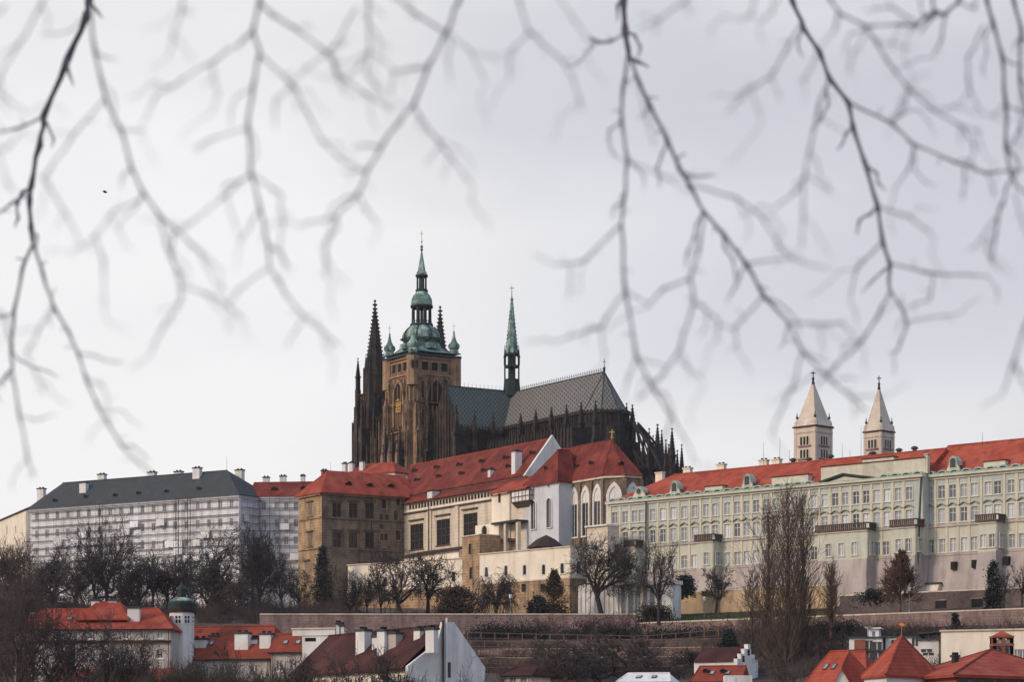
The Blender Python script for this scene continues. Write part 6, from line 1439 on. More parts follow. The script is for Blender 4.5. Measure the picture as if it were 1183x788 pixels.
for px in (967.5, 975.5, 981.5): q = HS_.pt(HS_.s(px, -1.2), zat(771.5, 371), -1.2); mb = MB(); mb.fbox(HS_, HS_.s(px, -1.2)-.3, HS_.s(px, -1.2)+.3, zat(772, 371), zat(768, 371), -2.6, -.6); mb.k = 1; mb.fbox(HS_, HS_.s(px, -1.2)-.16, HS_.s(px, -1.2)+.16, zat(771.3, 371), zat(769, 371), -.6, -.55); mb.build('dormer', [M['frame_white'], M['glass_dark']], t)
HT_ = Fac.px(965, 340, 981, 340); s1 = HT_.s(981); t = thing('gabled_cottage', 'little cottage with white triangular gable in front of the red wing', 'house', HT_.pt(s1/2, 2, -4))
mb = MB(); gq = [(0, 1), (s1, 1), (s1, zat(789, 340)), (s1*.45, zat(774, 340)), (0, zat(789, 340))]; mb.prism([HT_.pt(a, b, 0) for a, b in gq], [HT_.pt(a, b, -6) for a, b in gq]); mb.build('wall', M['plaster_white'], t)
mb = MB()
for (a, b), (c_, d) in ((gq[2], gq[3]), (gq[3], gq[4])):
    k_ = Vector((0, 0, .15)); mb.prism([HT_.pt(a, b, .25), HT_.pt(c_, d, .25), HT_.pt(c_, d, -6), HT_.pt(a, b, -6)], [HT_.pt(a, b, .25)+k_, HT_.pt(c_, d, .25)+k_, HT_.pt(c_, d, -6)+k_, HT_.pt(a, b, -6)+k_])
mb.build('roof', M['roof_red2'], t)
for nm, lb, x0, x1, Y, y0, rf, wl_ in (('garden_house', 'pale garden house showing through bare twigs right of the tall white gable', 583, 614, 372, 775, 'roof_brown', 'plaster_stone'), ('garden_house', 'low pale roofed house at the bottom edge below the trellis rows', 716, 772, 384, 783, 'plaster_white', 'plaster_white')):
    f_ = Fac.px(x0, Y, x1, Y-2); mkhouse(nm, lb, 'house', f_, 0, f_.s(x1), 3, zat(y0+6, Y), 6, zat(y0-4, Y+3), 1, 1, rf, wl_, [(f_.s(x1)*q, zat(y0+11, Y)) for q in (.3, .7)])

# ---- white garden pavilion and wall on the terrace
GP = Fac.px(668, 540, 777, 528); zt = zat(674, 532); t = thing('garden_pavilion', 'white columned garden pavilion behind two bare trees on the terrace', 'pavilion', GP.pt(GP.s(745), 32, -2))
sa, sm_, sb = GP.s(668), GP.s(716), GP.s(777)
mb = MB(); mb.fbox(GP, sa, sm_, 29, zat(677, 538), -.6, 0); mb.fbox(GP, sm_, sb, 29, zt-.5, -3.6, -3.1); mb.fbox(GP, GP.s(767), sb, 29, zt-.5, -3.1, 0); mb.build('wall', M['plaster_white'], t)
for i in range(7): x = sm_ + (GP.s(766)-sm_)*i/6; mb = MB(); mb.fbox(GP, x-.28, x+.28, 29, zt-.5, -.6, .0); mb.build('column', M['plaster_cream'] if i == 3 else M['plaster_white'], t)
mb = MB(); mb.fbox(GP, sm_-.4, sb+.3, zt-.5, zt+.3, -3.8, .4); mb.build('roof', M['plaster_white'], t)
f_ = GP
for i in range(9): x = sa+.5+(sm_-sa-1)*i/8; mb = MB(); mb.fbox(GP, x-.2, x+.2, 29, zat(676.5, 538)+.2, 0, .18); mb.build('pilaster', M['plaster_white'], t)

# ---- trellis terraces of the slope garden
TR = [(504, 'topmost'), (488, 'second from top'), (472, 'third from top'), (456, 'lowest')]
for (v, nm), (x0, x1) in zip(TR, ((540, 830), (528, 835), (532, 822), (560, 815))):
    a, b = Vector((*gp(x0, v), 0)), Vector((*gp(x1, v), 0)); fr = Fac(a, b-a); L_ = (b-a).length; zg = lambda s_: ground_z(*fr.pt(s_, 0)[:2])
    t = thing('trellis', f'timber vine trellis row on the slope garden, {nm} of four', 'trellis', fr.pt(L_/2, zg(L_/2)), 'vine trellises on the slope garden')
    n = int(L_/2.6)
    for i in range(n+1):
        s_ = L_*i/n; mb = MB(); z0 = zg(s_); mb.fbox(fr, s_-.09, s_+.09, z0-.3, z0+2.3, -.09, .09); mb.build('post', M['post'], t)
    for h in (1.1, 2.15):
        mb = MB(); mb.path([fr.pt(L_*i/12, zg(L_*i/12)+h, .1) for i in range(13)], [.06]*13, 4); mb.build('rail', M['post'], t)
    a2, b2 = gp(x0-4, v-4), gp(x1+4, v-4); z2 = ground_z(*a2)
    long_wall('terrace_wall', f'low red brown terrace wall under the {nm} trellis row', 'wall_dark' if v != 488 else 'wall_brown', a2, b2, z2+.8, z2+.8, z2-2, .5, 'wall_ochre' if v in (488, 472) else 'wall_brown', coping=.12, group='low walls of the slope garden')  # ochre copings paint the orange light on two of the wall tops

# ---- lamp posts
def lamp(label, px, Y, yb, yt):
    q = P(px, 0, Y); z0, z1 = zat(yb, Y)-.2, zat(yt, Y); t = thing('street_lamp', label, 'street lamp', (q.x, q.y, z0), 'street lamps on the terrace')
    mb = MB(); mb.tube((q.x, q.y, z0), (q.x, q.y, z1), .09, .06, 6); mb.lathe(q, [(.2, z0), (.16, z0+.6), (.09, z0+.7)], 8); mb.build('post', M['steel'], t)
    mb = MB(); mb.lathe(q, [(.08, z1), (.24, z1+.1), (.32, z1+.55), (.38, z1+.6), (.08, z1+.85)], 8); mb.build('lamp_head', M['frame_white'], t)
lamp('street lamp beside the dome shaped shrub on the terrace walk', 589.6, 526, 710, 692)
lamp('street lamp standing on the lawn below the ochre garden wall', 813.5, 521, 719, 695)
lamp('street lamp beside the rusty conical tree at the palace base', 1050.5, 484, 708, 684)
lamp('street lamp right of the slim dark cypress under the palace', 1168, 478, 704, 678)
# parked white garden carts -> small garden shelters seen under the hedge
for i, (px, lb) in enumerate(((493.5, 'small white garden hoop leftmost on the terrace walk under the hedge'), (504, 'small white garden hoop in the middle on the terrace walk under the hedge'), (511.5, 'small white garden hoop rightmost on the terrace walk under the hedge'))):
    q = P(px, 0, 524); z0 = ground_z(q.x, q.y); mb = MB(); w_ = (1.0, .75, .85)[i]
    pts_ = [Vector((q.x + w_*math.cos(math.pi*k/8), q.y, z0 + (1.0 if k not in (0, 8) else 0) + .55*math.sin(math.pi*k/8) + .0)) for k in range(9)]
    mb.path(pts_, [.13]*9, 6); mb.build('garden_hoop', M['frame_white'], org=(q.x, q.y, z0), label=lb, cat='garden hoop', group='white hoops on the terrace walk')

# ================================================================== TREES
def tree_meshes(seed, H, spread, style, dens=1.0, tw=.032, lean=0.0):
    """bare winter tree, trunk foot at the origin: (trunk and limbs, fine twigs)"""
    rng = random.Random(seed); T, C = MB(), MB(); up = Vector((0, 0, 1))
    def rv(): return Vector((rng.gauss(0, 1), rng.gauss(0, 1), rng.gauss(0, 1)))
    def seg(p, q, r0, r1): (T if r0 > .075 else C).tube(p, q, max(r0, tw), max(r1, tw*.8), 6 if r0 > .15 else (4 if r0 > .075 else 3))
    def grow(p, d, L, r, lev, trop, ang, kids):
        n = 4 if lev > 1 else 3
        for i in range(n):
            d = (d + rv()*(.25 if style == 'round' and lev > 1 else .16) + up*trop*.12).normalized(); q = p + d*(L/n); r1 = r*(1-.5*(i+1)/n) if lev > 0 else r*.7
            seg(p, q, r*(1-.5*i/n), r1); p = q
            if lev > 0:
                for _ in range(max(1, round(kids*dens/n*(1 if i else .5) + rng.uniform(-.5, .5)))):
                    a = (rv() - d*rv().dot(d)); a = (a - d*a.dot(d)).normalized(); t_ = ang*rng.uniform(.7, 1.25)
                    grow(p, (d*math.cos(t_) + a*math.sin(t_)).normalized(), L*rng.uniform(.48, .72), max(r1*.55, tw), lev-1, trop, ang, kids)
    sp = spread/2
    if style == 'round':
        th = H*rng.uniform(.2, .28); d = Vector((lean, 0, 1)).normalized(); p = Vector((0, 0, -.5)); R0 = H*.034
        for i in range(4):
            q = p + (d + rv()*.07).normalized()*(th/4+.12); seg(p, q, R0*(1-.07*i), R0*(1-.07*(i+1))); p = q
        m = 6
        for i in range(m):
            az = 2*math.pi*(i+rng.random()*.6)/m; el = rng.uniform(.45, 1.25); dd = Vector((math.cos(az)*math.cos(el)*sp/(H*.5), math.sin(az)*math.cos(el)*sp/(H*.5), math.sin(el))).normalized()
            grow(p, dd, (H-th)*rng.uniform(.45, .56), R0*.55, 4 if dens > .75 else 3, .35, .72, 4.2)
    elif style == 'poplar':
        p = Vector((0, 0, -.5)); n = 16; R0 = H*.016; d = up
        for i in range(n):
            q = p + (up + rv()*.035).normalized()*(H*.97/n); r0, r1 = R0*(1-i/n)**.9+.03, R0*(1-(i+1)/n)**.9+.03; seg(p, q, r0, r1)
            if i >= 1:
                for _ in range(6):
                    az = rng.uniform(0, 6.283); f_ = i/n; L = H*.30*(1-f_*.62)*rng.uniform(.6, 1.1); t_ = rng.uniform(.20, .48)*(spread/(H*.30))*(1-.3*f_)
                    grow(p.lerp(q, rng.random()), Vector((math.cos(az)*math.sin(t_), math.sin(az)*math.sin(t_), math.cos(t_))), L, max(r1*.38, .05), 2, 1.5, .42, 5.0*dens)
            p = q
    elif style == 'cone':
        p = Vector((0, 0, -.5)); n = 18; R0 = H*.018
        for i in range(n):
            q = p + (up + rv()*.03).normalized()*(H/n); r0, r1 = R0*(1-i/n)+.03, R0*(1-(i+1)/n)+.03; seg(p, q, r0, r1)
            if i >= 2:
                for _ in range(6):
                    az = rng.uniform(0, 6.283); f_ = i/n; L = sp*1.15*(1-f_)**.8*rng.uniform(.7, 1.15)+.4; t_ = rng.uniform(.75, 1.15); grow(p.lerp(q, rng.random()), Vector((math.cos(az)*math.sin(t_), math.sin(az)*math.sin(t_), math.cos(t_))), L, max(r1*.3, .05), 2, .8, .5, 5*dens)
            p = q
    elif style == 'bush':
        for i in range(int(9*dens)):
            az = rng.uniform(0, 6.283); t_ = rng.uniform(.1, .95); dd = Vector((math.cos(az)*math.sin(t_)*sp/(H*.6), math.sin(az)*math.sin(t_)*sp/(H*.6), math.cos(t_))).normalized()
            grow(Vector((rng.uniform(-.3, .3)*sp, rng.uniform(-.3, .3)*sp, -.3)), dd, H*rng.uniform(.5, .75), H*.012+.03, 3, .4, .55, 4)
    elif style == 'dome':
        th = H*.3; seg(Vector((0, 0, -.5)), Vector((0, 0, th)), H*.03, H*.025); p = Vector((0, 0, th))
        for i in range(30):
            az = rng.uniform(0, 6.283); el = rng.uniform(.2, 1.4); dd = Vector((math.cos(az)*math.cos(el), math.sin(az)*math.cos(el), math.sin(el)))
            L = (sp*math.cos(el) + (H-th)*math.sin(el))*.8; q = p + dd*L; seg(p, q, H*.012, .05)
            for _ in range(26):
                k = p.lerp(q, rng.uniform(.45, 1.05)); d2 = (dd*.5 + rv()*.5 - up*.8).normalized(); 
                for _2 in range(4): k2 = k + d2*H*.07; seg(k, k2, .04, .035); d2 = (d2 - up*.35 + rv()*.15).normalized(); k = k2
    return T, C
def leaf_mesh(seed, prof, n, size, sx=1.0, sy=1.0):
    """leaf sized faces clumped through a crown; prof: [(height, radius)]"""
    rng = random.Random(seed); mb = MB(); H0, H1 = prof[0][0], prof[-1][0]; cl = []
    for _ in range(max(6, n//28)):
        h = rng.uniform(H0, H1); r = lerp(prof, h)*math.sqrt(rng.random())*1.0; a = rng.uniform(0, 6.283); cl.append((r*math.cos(a)*sx, r*math.sin(a)*sy, h, rng.uniform(.35, .8)*max(.5, lerp(prof, h))**.5))
    for _ in range(n):
        cx, cy, cz, cr = rng.choice(cl); p = Vector((cx + rng.gauss(0, cr*.55), cy + rng.gauss(0, cr*.55), cz + rng.gauss(0, cr*.6)))
        u = Vector((rng.gauss(0, 1), rng.gauss(0, 1), rng.gauss(0, 1))).normalized(); v = u.orthogonal().normalized(); s_ = size*rng.uniform(.6, 1.3)
        mb.face(p-u*s_, p+v*s_*.6, p+u*s_, p-v*s_*.6)
    return mb
def put_tree(label, px, Y, ytop, wpx, style, bark, seed, group=None, dens=1.0, name='bare_tree', cat='tree', zb=None, tw=.042, lean=0.0, ybase=None):
    x = (px-CX)*Y/F; z0 = ground_z(x, Y) if zb is None else zb
    if ybase: z0 = zat(ybase, Y)
    H = zat(ytop, Y)-z0; W = wpx*Y/F
    T, C = tree_meshes(seed, H, W, style, dens, tw, lean)
    # fit the grown crown to its measured height and width
    vz = max(v[2] for v in C.v); vx = sorted(abs(v[0]) for v in C.v)[int(len(C.v)*.985)]; fz, fx = H/vz, W/2/vx
    for m_ in (T, C): m_.v = [(x_*fx, y_*fx, z_*fz if z_ > 0 else z_) for x_, y_, z_ in m_.v]
    t = thing(name, label, cat, (x, Y, z0), group)
    for part, m_ in (('trunk', T), ('crown', C)):
        if m_.v: place(part, m_.mesh(part, M[bark]), t, (x, Y, z0))
    return t
def put_leafy(label, px, Y, ytop, prof_px, ybase, n, size, m_, seed, name, cat='shrub', sy=1.0, trunk=True, group=None):
    """prof_px: [(fraction of height, half width in photo pixels)]"""
    x = (px-CX)*Y/F; z0 = zat(ybase, Y); H = zat(ytop, Y)-z0; k = Y/F
    t = thing(name, label, cat, (x, Y, z0), group)
    if trunk: mb = MB(); mb.tube((x, Y, z0-1.5), (x, Y, z0+H*.8), .28, .08, 6); mb.build('trunk', M['bark'], t)
    mb = leaf_mesh(seed, [(f_*H, w_*k*.92) for f_, w_ in prof_px], n, size, 1, sy); place('crown', mb.mesh('crown', M[m_]), t, (x, Y, z0)); return t

GL = 'bare trees below the white scaffolded palace'
for a in (
    ('broad dark bare tree before the middle of the scaffolded facade', 124, 610, 586, 88, 'round', 'bark', 21, GL, 1.15),
    ('bare tree with twisted thick limbs left of the tall dark trunk pair', 248, 606, 603, 84, 'round', 'bark', 22, GL, .95),
    ('very dark tall bare tree at the right end of the slate palace', 291, 600, 596, 66, 'round', 'bark', 23, GL, 1.2),
    ('bare tree at the left frame edge in front of the buff end wing', 18, 600, 610, 62, 'round', 'bark_brown', 24, GL, 1.0),
    ('bushy bare tree between frame edge and scaffolded facade corner', 58, 604, 622, 66, 'round', 'bark', 25, GL, 1.0),
    ('lower bare tree between the broad dark tree and the twisted tree', 176, 600, 628, 64, 'round', 'bark', 26, GL, 1.0),
    ('spreading bare tree right behind the green dome', 207, 594, 634, 58, 'round', 'bark', 27, GL, .95),
    ('slender bare tree before the recessed range', 325, 592, 632, 50, 'round', 'bark', 28, GL, .95),
    ('small bare tree under the lit end of the sandstone wing', 345, 575, 655, 40, 'round', 'bark', 29, GL, .85),
    ('low brown bare tree left of the broad dark tree', 88, 580, 640, 56, 'round', 'bark_brown', 30, GL, 1.0),
    ('low brown bare tree under the broad dark tree', 146, 574, 652, 52, 'round', 'bark_brown', 31, GL, 1.0),
    ('low brown bare tree at the foot of the tall dark tree', 268, 570, 650, 52, 'round', 'bark_brown', 32, GL, 1.0),
    ('low brown bare tree at the left frame edge', 34, 570, 650, 56, 'round', 'bark_brown', 33, GL, 1.0),
    ('wide dark bare tree just above the raised centre of the long white house roof', 112, 550, 618, 80, 'round', 'bark', 34, GL, 1.25),
    ('dark bare tree above the left half of the long white house roof', 62, 545, 640, 70, 'round', 'bark', 35, GL, 1.2),
    ('dark bare tree above the chimney end of the long white house roof', 160, 548, 636, 62, 'round', 'bark', 36, GL, 1.2),
    ('dark bare tree rising behind the turret dome to its left', 194, 552, 650, 56, 'round', 'bark', 37, GL, 1.15),
    ('dark bare tree rising behind the orange roof right of the turret', 240, 548, 648, 62, 'round', 'bark', 38, GL, 1.15),
    ('dense dark bare tree right of the tall dark tree foot', 300, 556, 612, 56, 'round', 'bark', 39, GL, 1.3),
    ('brown bare tree between turret and tall dark tree', 272, 540, 662, 56, 'round', 'bark_brown', 40, GL, 1.1),
    ('brown bare tree at far left before the buff wing wall', 8, 548, 618, 60, 'round', 'bark_brown', 141, GL, 1.2)):
    put_tree(*a)
GM = 'bare trees on the terrace walk'
for a, kw in (
    (('leaning pale trunked bare tree before the cream terrace building', 468, 533, 627, 86, 'round', 'bark', 41, GM, 1.0), dict(lean=-.35)),
    (('bare tree with upright limbs right of the leaning pale trunk', 493, 536, 630, 74, 'round', 'bark', 42, GM, .95), {}),
    (('thin young bare tree leftmost before the cream terrace building', 404, 534, 648, 36, 'round', 'bark', 43, GM, .8), {}),
    (('thin young bare tree second before the cream terrace building', 424, 536, 655, 34, 'round', 'bark', 44, GM, .8), {}),
    (('small bare tree between the thin young trees and the leaning tree', 440, 540, 650, 36, 'round', 'bark', 45, GM, .8), {}),
    (('gnarled dark bare tree left of the garden pavilion', 699, 530, 606, 88, 'round', 'bark', 46, GM, 1.25), dict(lean=-.3)),
    (('bare tree with forked limbs before the pavilion columns', 761, 516, 610, 60, 'round', 'bark', 47, GM, .85), dict(ybase=719)),
    (('round crowned small bare tree before the ochre garden wall', 827, 542, 648, 42, 'round', 'bark', 48, GM, .85), {}),
    (('small bare tree at the right frame edge before the palace base', 1181, 480, 640, 26, 'round', 'bark', 49, GM, .8), dict(ybase=703)),
    (('small bare bush tree right of the slim cypress', 1160, 482, 655, 24, 'round', 'bark', 50, GM, .7), dict(ybase=703))):
    put_tree(*a, **kw)
put_tree('tallest bare poplar with dense upright twigs in front of the long palace', 907, 440, 548, 72, 'poplar', 'bark_poplar', 51, 'bare poplars', .9, ybase=800, tw=.03)
put_tree('bare poplar stem close left of the tallest poplar', 889, 446, 568, 52, 'poplar', 'bark_poplar', 52, 'bare poplars', .72, ybase=800, tw=.03)
put_tree('bare poplar stem crowding the right flank of the tallest poplar', 928, 452, 556, 52, 'poplar', 'bark_poplar', 53, 'bare poplars', .78, ybase=800, tw=.03)
put_tree('short thin bare poplar right of the tall poplars', 960, 470, 640, 30, 'poplar', 'bark_poplar', 54, 'bare poplars', .7, ybase=735, tw=.028)
put_tree('bushy bare sapling left of the poplar foot', 868, 452, 655, 46, 'cone', 'bark_brown', 55, 'bare poplars', .75, ybase=770, tw=.028)
put_tree('rusty brown conical tree against the pale palace base', 1040, 486, 632, 40, 'cone', 'bark_red', 56, None, 1.25, 'conical_tree', ybase=707, tw=.045)
put_leafy('slim dark green cypress standing before the palace base at right', 1147.5, 476, 650, [(0, 8), (.15, 11), (.55, 10), (.85, 6), (1, 1)], 729, 4500, .22, 'leaf_dark', 61, 'cypress', 'tree')
put_leafy('small dark conifer in front of the rubble retaining wall', 1104, 470, 711, [(0, 6.5), (.4, 5), (1, .6)], 730, 700, .28, 'leaf_dark', 62, 'small_conifer', 'tree')
put_leafy('dark ivy clad column of greenery climbing the sandstone wing corner', 373, 655, 634, [(0, 15), (.3, 13), (.7, 9), (1, 3)], 728, 7000, .28, 'leaf_ivy', 63, 'ivy_column', 'ivy')
put_tree('dome shaped weeping shrub before the cream terrace building', 573, 530, 654, 50, 'dome', 'bark', 64, None, 1.0, 'dome_shrub', 'shrub')
put_leafy('olive brown conical shrub at the corner of the terrace building', 640, 532, 660, [(0, 20), (.3, 17), (.65, 9), (1, 2)], 712, 5000, .22, 'leaf_olive', 65, 'conical_shrub')
put_leafy('low rusty dry hedge between the bare trees and the dome shrub', 530, 530, 682, [(0, 30), (.5, 30), (.85, 20), (1, 6)], 712, 7000, .2, 'leaf_rust', 66, 'dry_hedge', 'hedge', .35, False)
put_leafy('clipped dark evergreen arch beside the white pavilion', 791, 541, 667, [(0, 11), (.5, 11.5), (.85, 8), (1, 3)], 688, 1700, .3, 'leaf_dark', 67, 'evergreen_hedge', 'hedge', .6, False)
put_leafy('dark spreading evergreen below the retaining wall', 842, 436, 731, [(0, 24), (.3, 20), (.6, 12), (1, 3)], 775, 7000, .2, 'leaf_dark', 68, 'evergreen_tree', 'tree')
put_leafy('low dark clipped hedge at the foot of the white pavilion', 758, 523, 704, [(0, 24), (.8, 24), (1, 18)], 722, 5000, .2, 'leaf_ivy', 75, 'hedge', 'hedge', .12, False)
put_leafy('rounded olive shrub at the foot of the conical shrub', 622, 529, 690, [(0, 13), (.5, 12), (1, 3)], 712, 1200, .3, 'leaf_ivy', 69, 'round_shrub')
put_leafy('dark evergreen bush under the dark rubble wall', 1010, 492, 686, [(0, 24), (.5, 20), (1, 8)], 694, 900, .28, 'leaf_dark', 70, 'evergreen_bush', 'shrub', .4, False)
for x0, x1, v, y1, y0, lb, sd in ((536, 640, 511, 729, 747, 'dark clipped hedge below the retaining wall, left stretch', 71), (636, 748, 511, 730, 748, 'dark clipped hedge below the retaining wall, middle stretch', 72), (744, 850, 510, 732, 750, 'dark clipped hedge below the retaining wall, stretch left of the poplars', 73), (930, 1000, 500, 724, 748, 'dark overgrown hedge right of the poplars', 74)):
    xm = (x0+x1)/2; put_leafy(lb, xm, gp(xm, v)[1], y1, [(0, (x1-x0)/2), (.8, (x1-x0)/2), (1, (x1-x0)/2.4)], y0, 11000, .2, 'leaf_ivy', sd, 'hedge', 'hedge', .08, False, 'hedges along the retaining wall')
# reddish bare shrubs along the retaining wall
GR = 'reddish bare shrubs against the retaining wall'
for i, (px, yt, w_, lb) in enumerate(((603, 712, 40, 'reddish bare shrub against the wall below the terrace lamp'), (640, 706, 46, 'reddish bare shrub against the wall below the olive shrub'), (680, 704, 46, 'reddish bare shrub against the wall left of the pavilion'), (716, 702, 46, 'reddish bare shrub against the wall below the gnarled tree'), (748, 708, 40, 'reddish bare shrub at the end of the left retaining wall'), (850, 716, 50, 'reddish bare shrub under the lawn left of the poplars'))):
    put_tree(lb, px, 514 if px < 800 else 498, yt, w_, 'bush', 'bark_red', 80+i, GR, .8, 'bare_shrub', 'shrub', ybase=738)
# near twiggy trees rising from below the frame
GN = 'twiggy trees rising from below the frame'
for a in (
    ('pale twiggy bare tree in front of the long white house', 112, 350, 700, 150, 'round', 'bark', 91, GN, 1.05),
    ('twiggy bare tree at the lower left corner', 22, 340, 640, 120, 'round', 'bark_brown', 92, GN, 1.1),
    ('low twiggy bare tree in front of the turreted house', 235, 345, 755, 130, 'bush', 'bark_brown', 93, GN, 1.3),
    ('low twiggy bare tree left of the long white house end', 175, 338, 738, 110, 'round', 'bark', 94, GN, .9),
    ('twiggy bare tree before the brown roofed gable house', 455, 322, 742, 100, 'round', 'bark', 95, GN, .8),
    ('twiggy bare tree before the foot of the white gable', 548, 320, 752, 70, 'round', 'bark', 96, GN, .7),
    ('twiggy bare tree left of the turreted house eaves', 330, 330, 765, 100, 'bush', 'bark_brown', 97, GN, 1.3),
    ('wide twiggy bare tree in the middle of the slope garden', 690, 420, 722, 150, 'round', 'bark', 98, GN, .8),
    ('twiggy bare tree right of the white gable in the slope garden', 622, 415, 745, 90, 'round', 'bark_brown', 99, GN, .85),
    ('twiggy bare tree above the low pale roofed house', 757, 405, 752, 70, 'round', 'bark', 100, GN, .8),
    ('dark twiggy bushes at the poplar foot', 905, 400, 738, 70, 'bush', 'bark_brown', 101, GN, 1.0),
    ('tall twiggy bare tree standing before the middle of the long white house', 88, 356, 676, 120, 'round', 'bark', 105, GN, 1.1),
    ('twiggy bare tree before the right end of the long white house', 150, 352, 698, 110, 'round', 'bark_brown', 106, GN, 1.1),
    ('tall thick stemmed bare tree along the left frame edge', 40, 352, 628, 110, 'round', 'bark_brown', 107, GN, 1.1),
    ('twiggy bare tree before the brown roof left part', 400, 325, 750, 110, 'round', 'bark', 108, GN, .9),
    ('dark twiggy bare tree on the slope garden left of its middle', 655, 440, 732, 90, 'round', 'bark_brown', 109, GN, .8),
    ('dark twiggy bare tree on the slope garden right of its middle', 722, 446, 730, 90, 'round', 'bark_brown', 110, GN, .8),
    ('dark twiggy bare tree beside the spreading evergreen', 800, 440, 742, 70, 'round', 'bark', 111, GN, 1.0),
    ('dark twiggy bare tree before the turreted house gutter', 262, 340, 738, 100, 'round', 'bark', 112, GN, 1.3),
    ('dark twiggy bare tree at the right end of the long white house', 205, 345, 742, 80, 'round', 'bark', 113, GN, 1.3),
    ('dark twiggy bare tree below the white attic block', 352, 330, 752, 90, 'round', 'bark', 114, GN, 1.3),
    ('dark twiggy bare tree at the eaves of the long brown roof', 430, 320, 756, 80, 'bush', 'bark', 115, GN, 1.0),
    ('low dark twiggy bushes at the lower left frame edge', 70, 330, 762, 140, 'bush', 'bark_brown', 102, GN, 1.1),
    ('low dark twiggy bushes below the turreted house', 205, 328, 766, 120, 'bush', 'bark_brown', 103, GN, 1.1),
    ('low dark twiggy bushes below the orange roofed house', 285, 326, 768, 120, 'bush', 'bark_brown', 104, GN, 1.1)):
    put_tree(*a, tw=.04)
for px, yt, w_, sd, lb in ((222, 752, 70, 121, 'thick brown thicket rising before the big left chimney of the turreted house'), (262, 757, 74, 122, 'thick brown thicket under the eaves of the turreted house'), (300, 760, 70, 123, 'thick brown thicket below the twin white chimneys of the turreted house'), (338, 762, 66, 124, 'thick brown thicket below the white attic block'), (378, 766, 60, 125, 'thick brown thicket at the left tip of the long brown roof'), (186, 752, 64, 126, 'thick brown thicket at the right foot of the long white house'), (120, 760, 80, 127, 'thick brown thicket before the middle of the long white house'), (470, 770, 56, 128, 'thick brown thicket at the left foot of the tall white gable')):
    put_tree(lb, px, 326, yt, w_, 'bush', 'bark_brown', sd, 'thickets along the bottom edge', 2.2, 'thicket', 'bushes', tw=.045)
# undergrowth on the slopes: brown scrub, uncountable
mb = MB(); rng = random.Random(5)
def scrub(px, v, h):
    x, y = gp(px, v); z = ground_z(x, y)
    for _ in range(34):
        a = rng.uniform(0, 6.283); t_ = rng.uniform(0, 1.1); d = Vector((math.cos(a)*math.sin(t_), math.sin(a)*math.sin(t_), math.cos(t_))); p = Vector((x+rng.uniform(-1.6, 1.6), y+rng.uniform(-1, 1), z-.2)); L = h*rng.uniform(.5, 1.1); r = .04
        for i in range(3):
            q = p + d*L/3; mb.tube(p, q, r, r*.75, 3); r *= .8; p = q; d = (d + Vector((rng.gauss(0, .3), rng.gauss(0, .3), rng.gauss(0, .2)))).normalized()
            if i: e = (d + Vector((rng.gauss(0, .6), rng.gauss(0, .6), .2))).normalized(); mb.tube(p, p + e*L*.3, .032, .025, 3)
for _ in range(420): scrub(rng.uniform(-60, 400), rng.uniform(524, 640), rng.choice((1.2, 1.8, 2.6, 4))*rng.uniform(.8, 1.2))
for _ in range(140): scrub(rng.uniform(-60, 300), rng.uniform(430, 518), rng.uniform(2.0, 3.6))
for _ in range(230): scrub(rng.uniform(500, 860), rng.uniform(440, 512), rng.uniform(1.0, 2.2))
for _ in range(200): scrub(rng.uniform(860, 1183), rng.uniform(440, 514), rng.uniform(1.5, 3.2))
for _ in range(60): scrub(rng.uniform(400, 700), rng.uniform(536, 570), rng.uniform(.8, 1.8))
mb.build('undergrowth', M['bark_mix'], kind='stuff')
mb = MB()
def blade_patch(x0, x1, v0, v1, n):
    for _ in range(n):
        x, y = gp(rng.uniform(x0, x1), rng.uniform(v0, v1)); z = ground_z(x, y)+.1; a = rng.uniform(0, 3.14); w_ = .09; h = rng.uniform(.15, .4); d = Vector((math.cos(a)*w_, math.sin(a)*w_, 0)); p = Vector((x, y, z)); mb.face(p-d, p+d, p + Vector((rng.gauss(0, .08), rng.gauss(0, .08), h)))
blade_patch(727, 960, 523.5, 552, 7000)
mb.build('grass', M['grass'], kind='stuff')

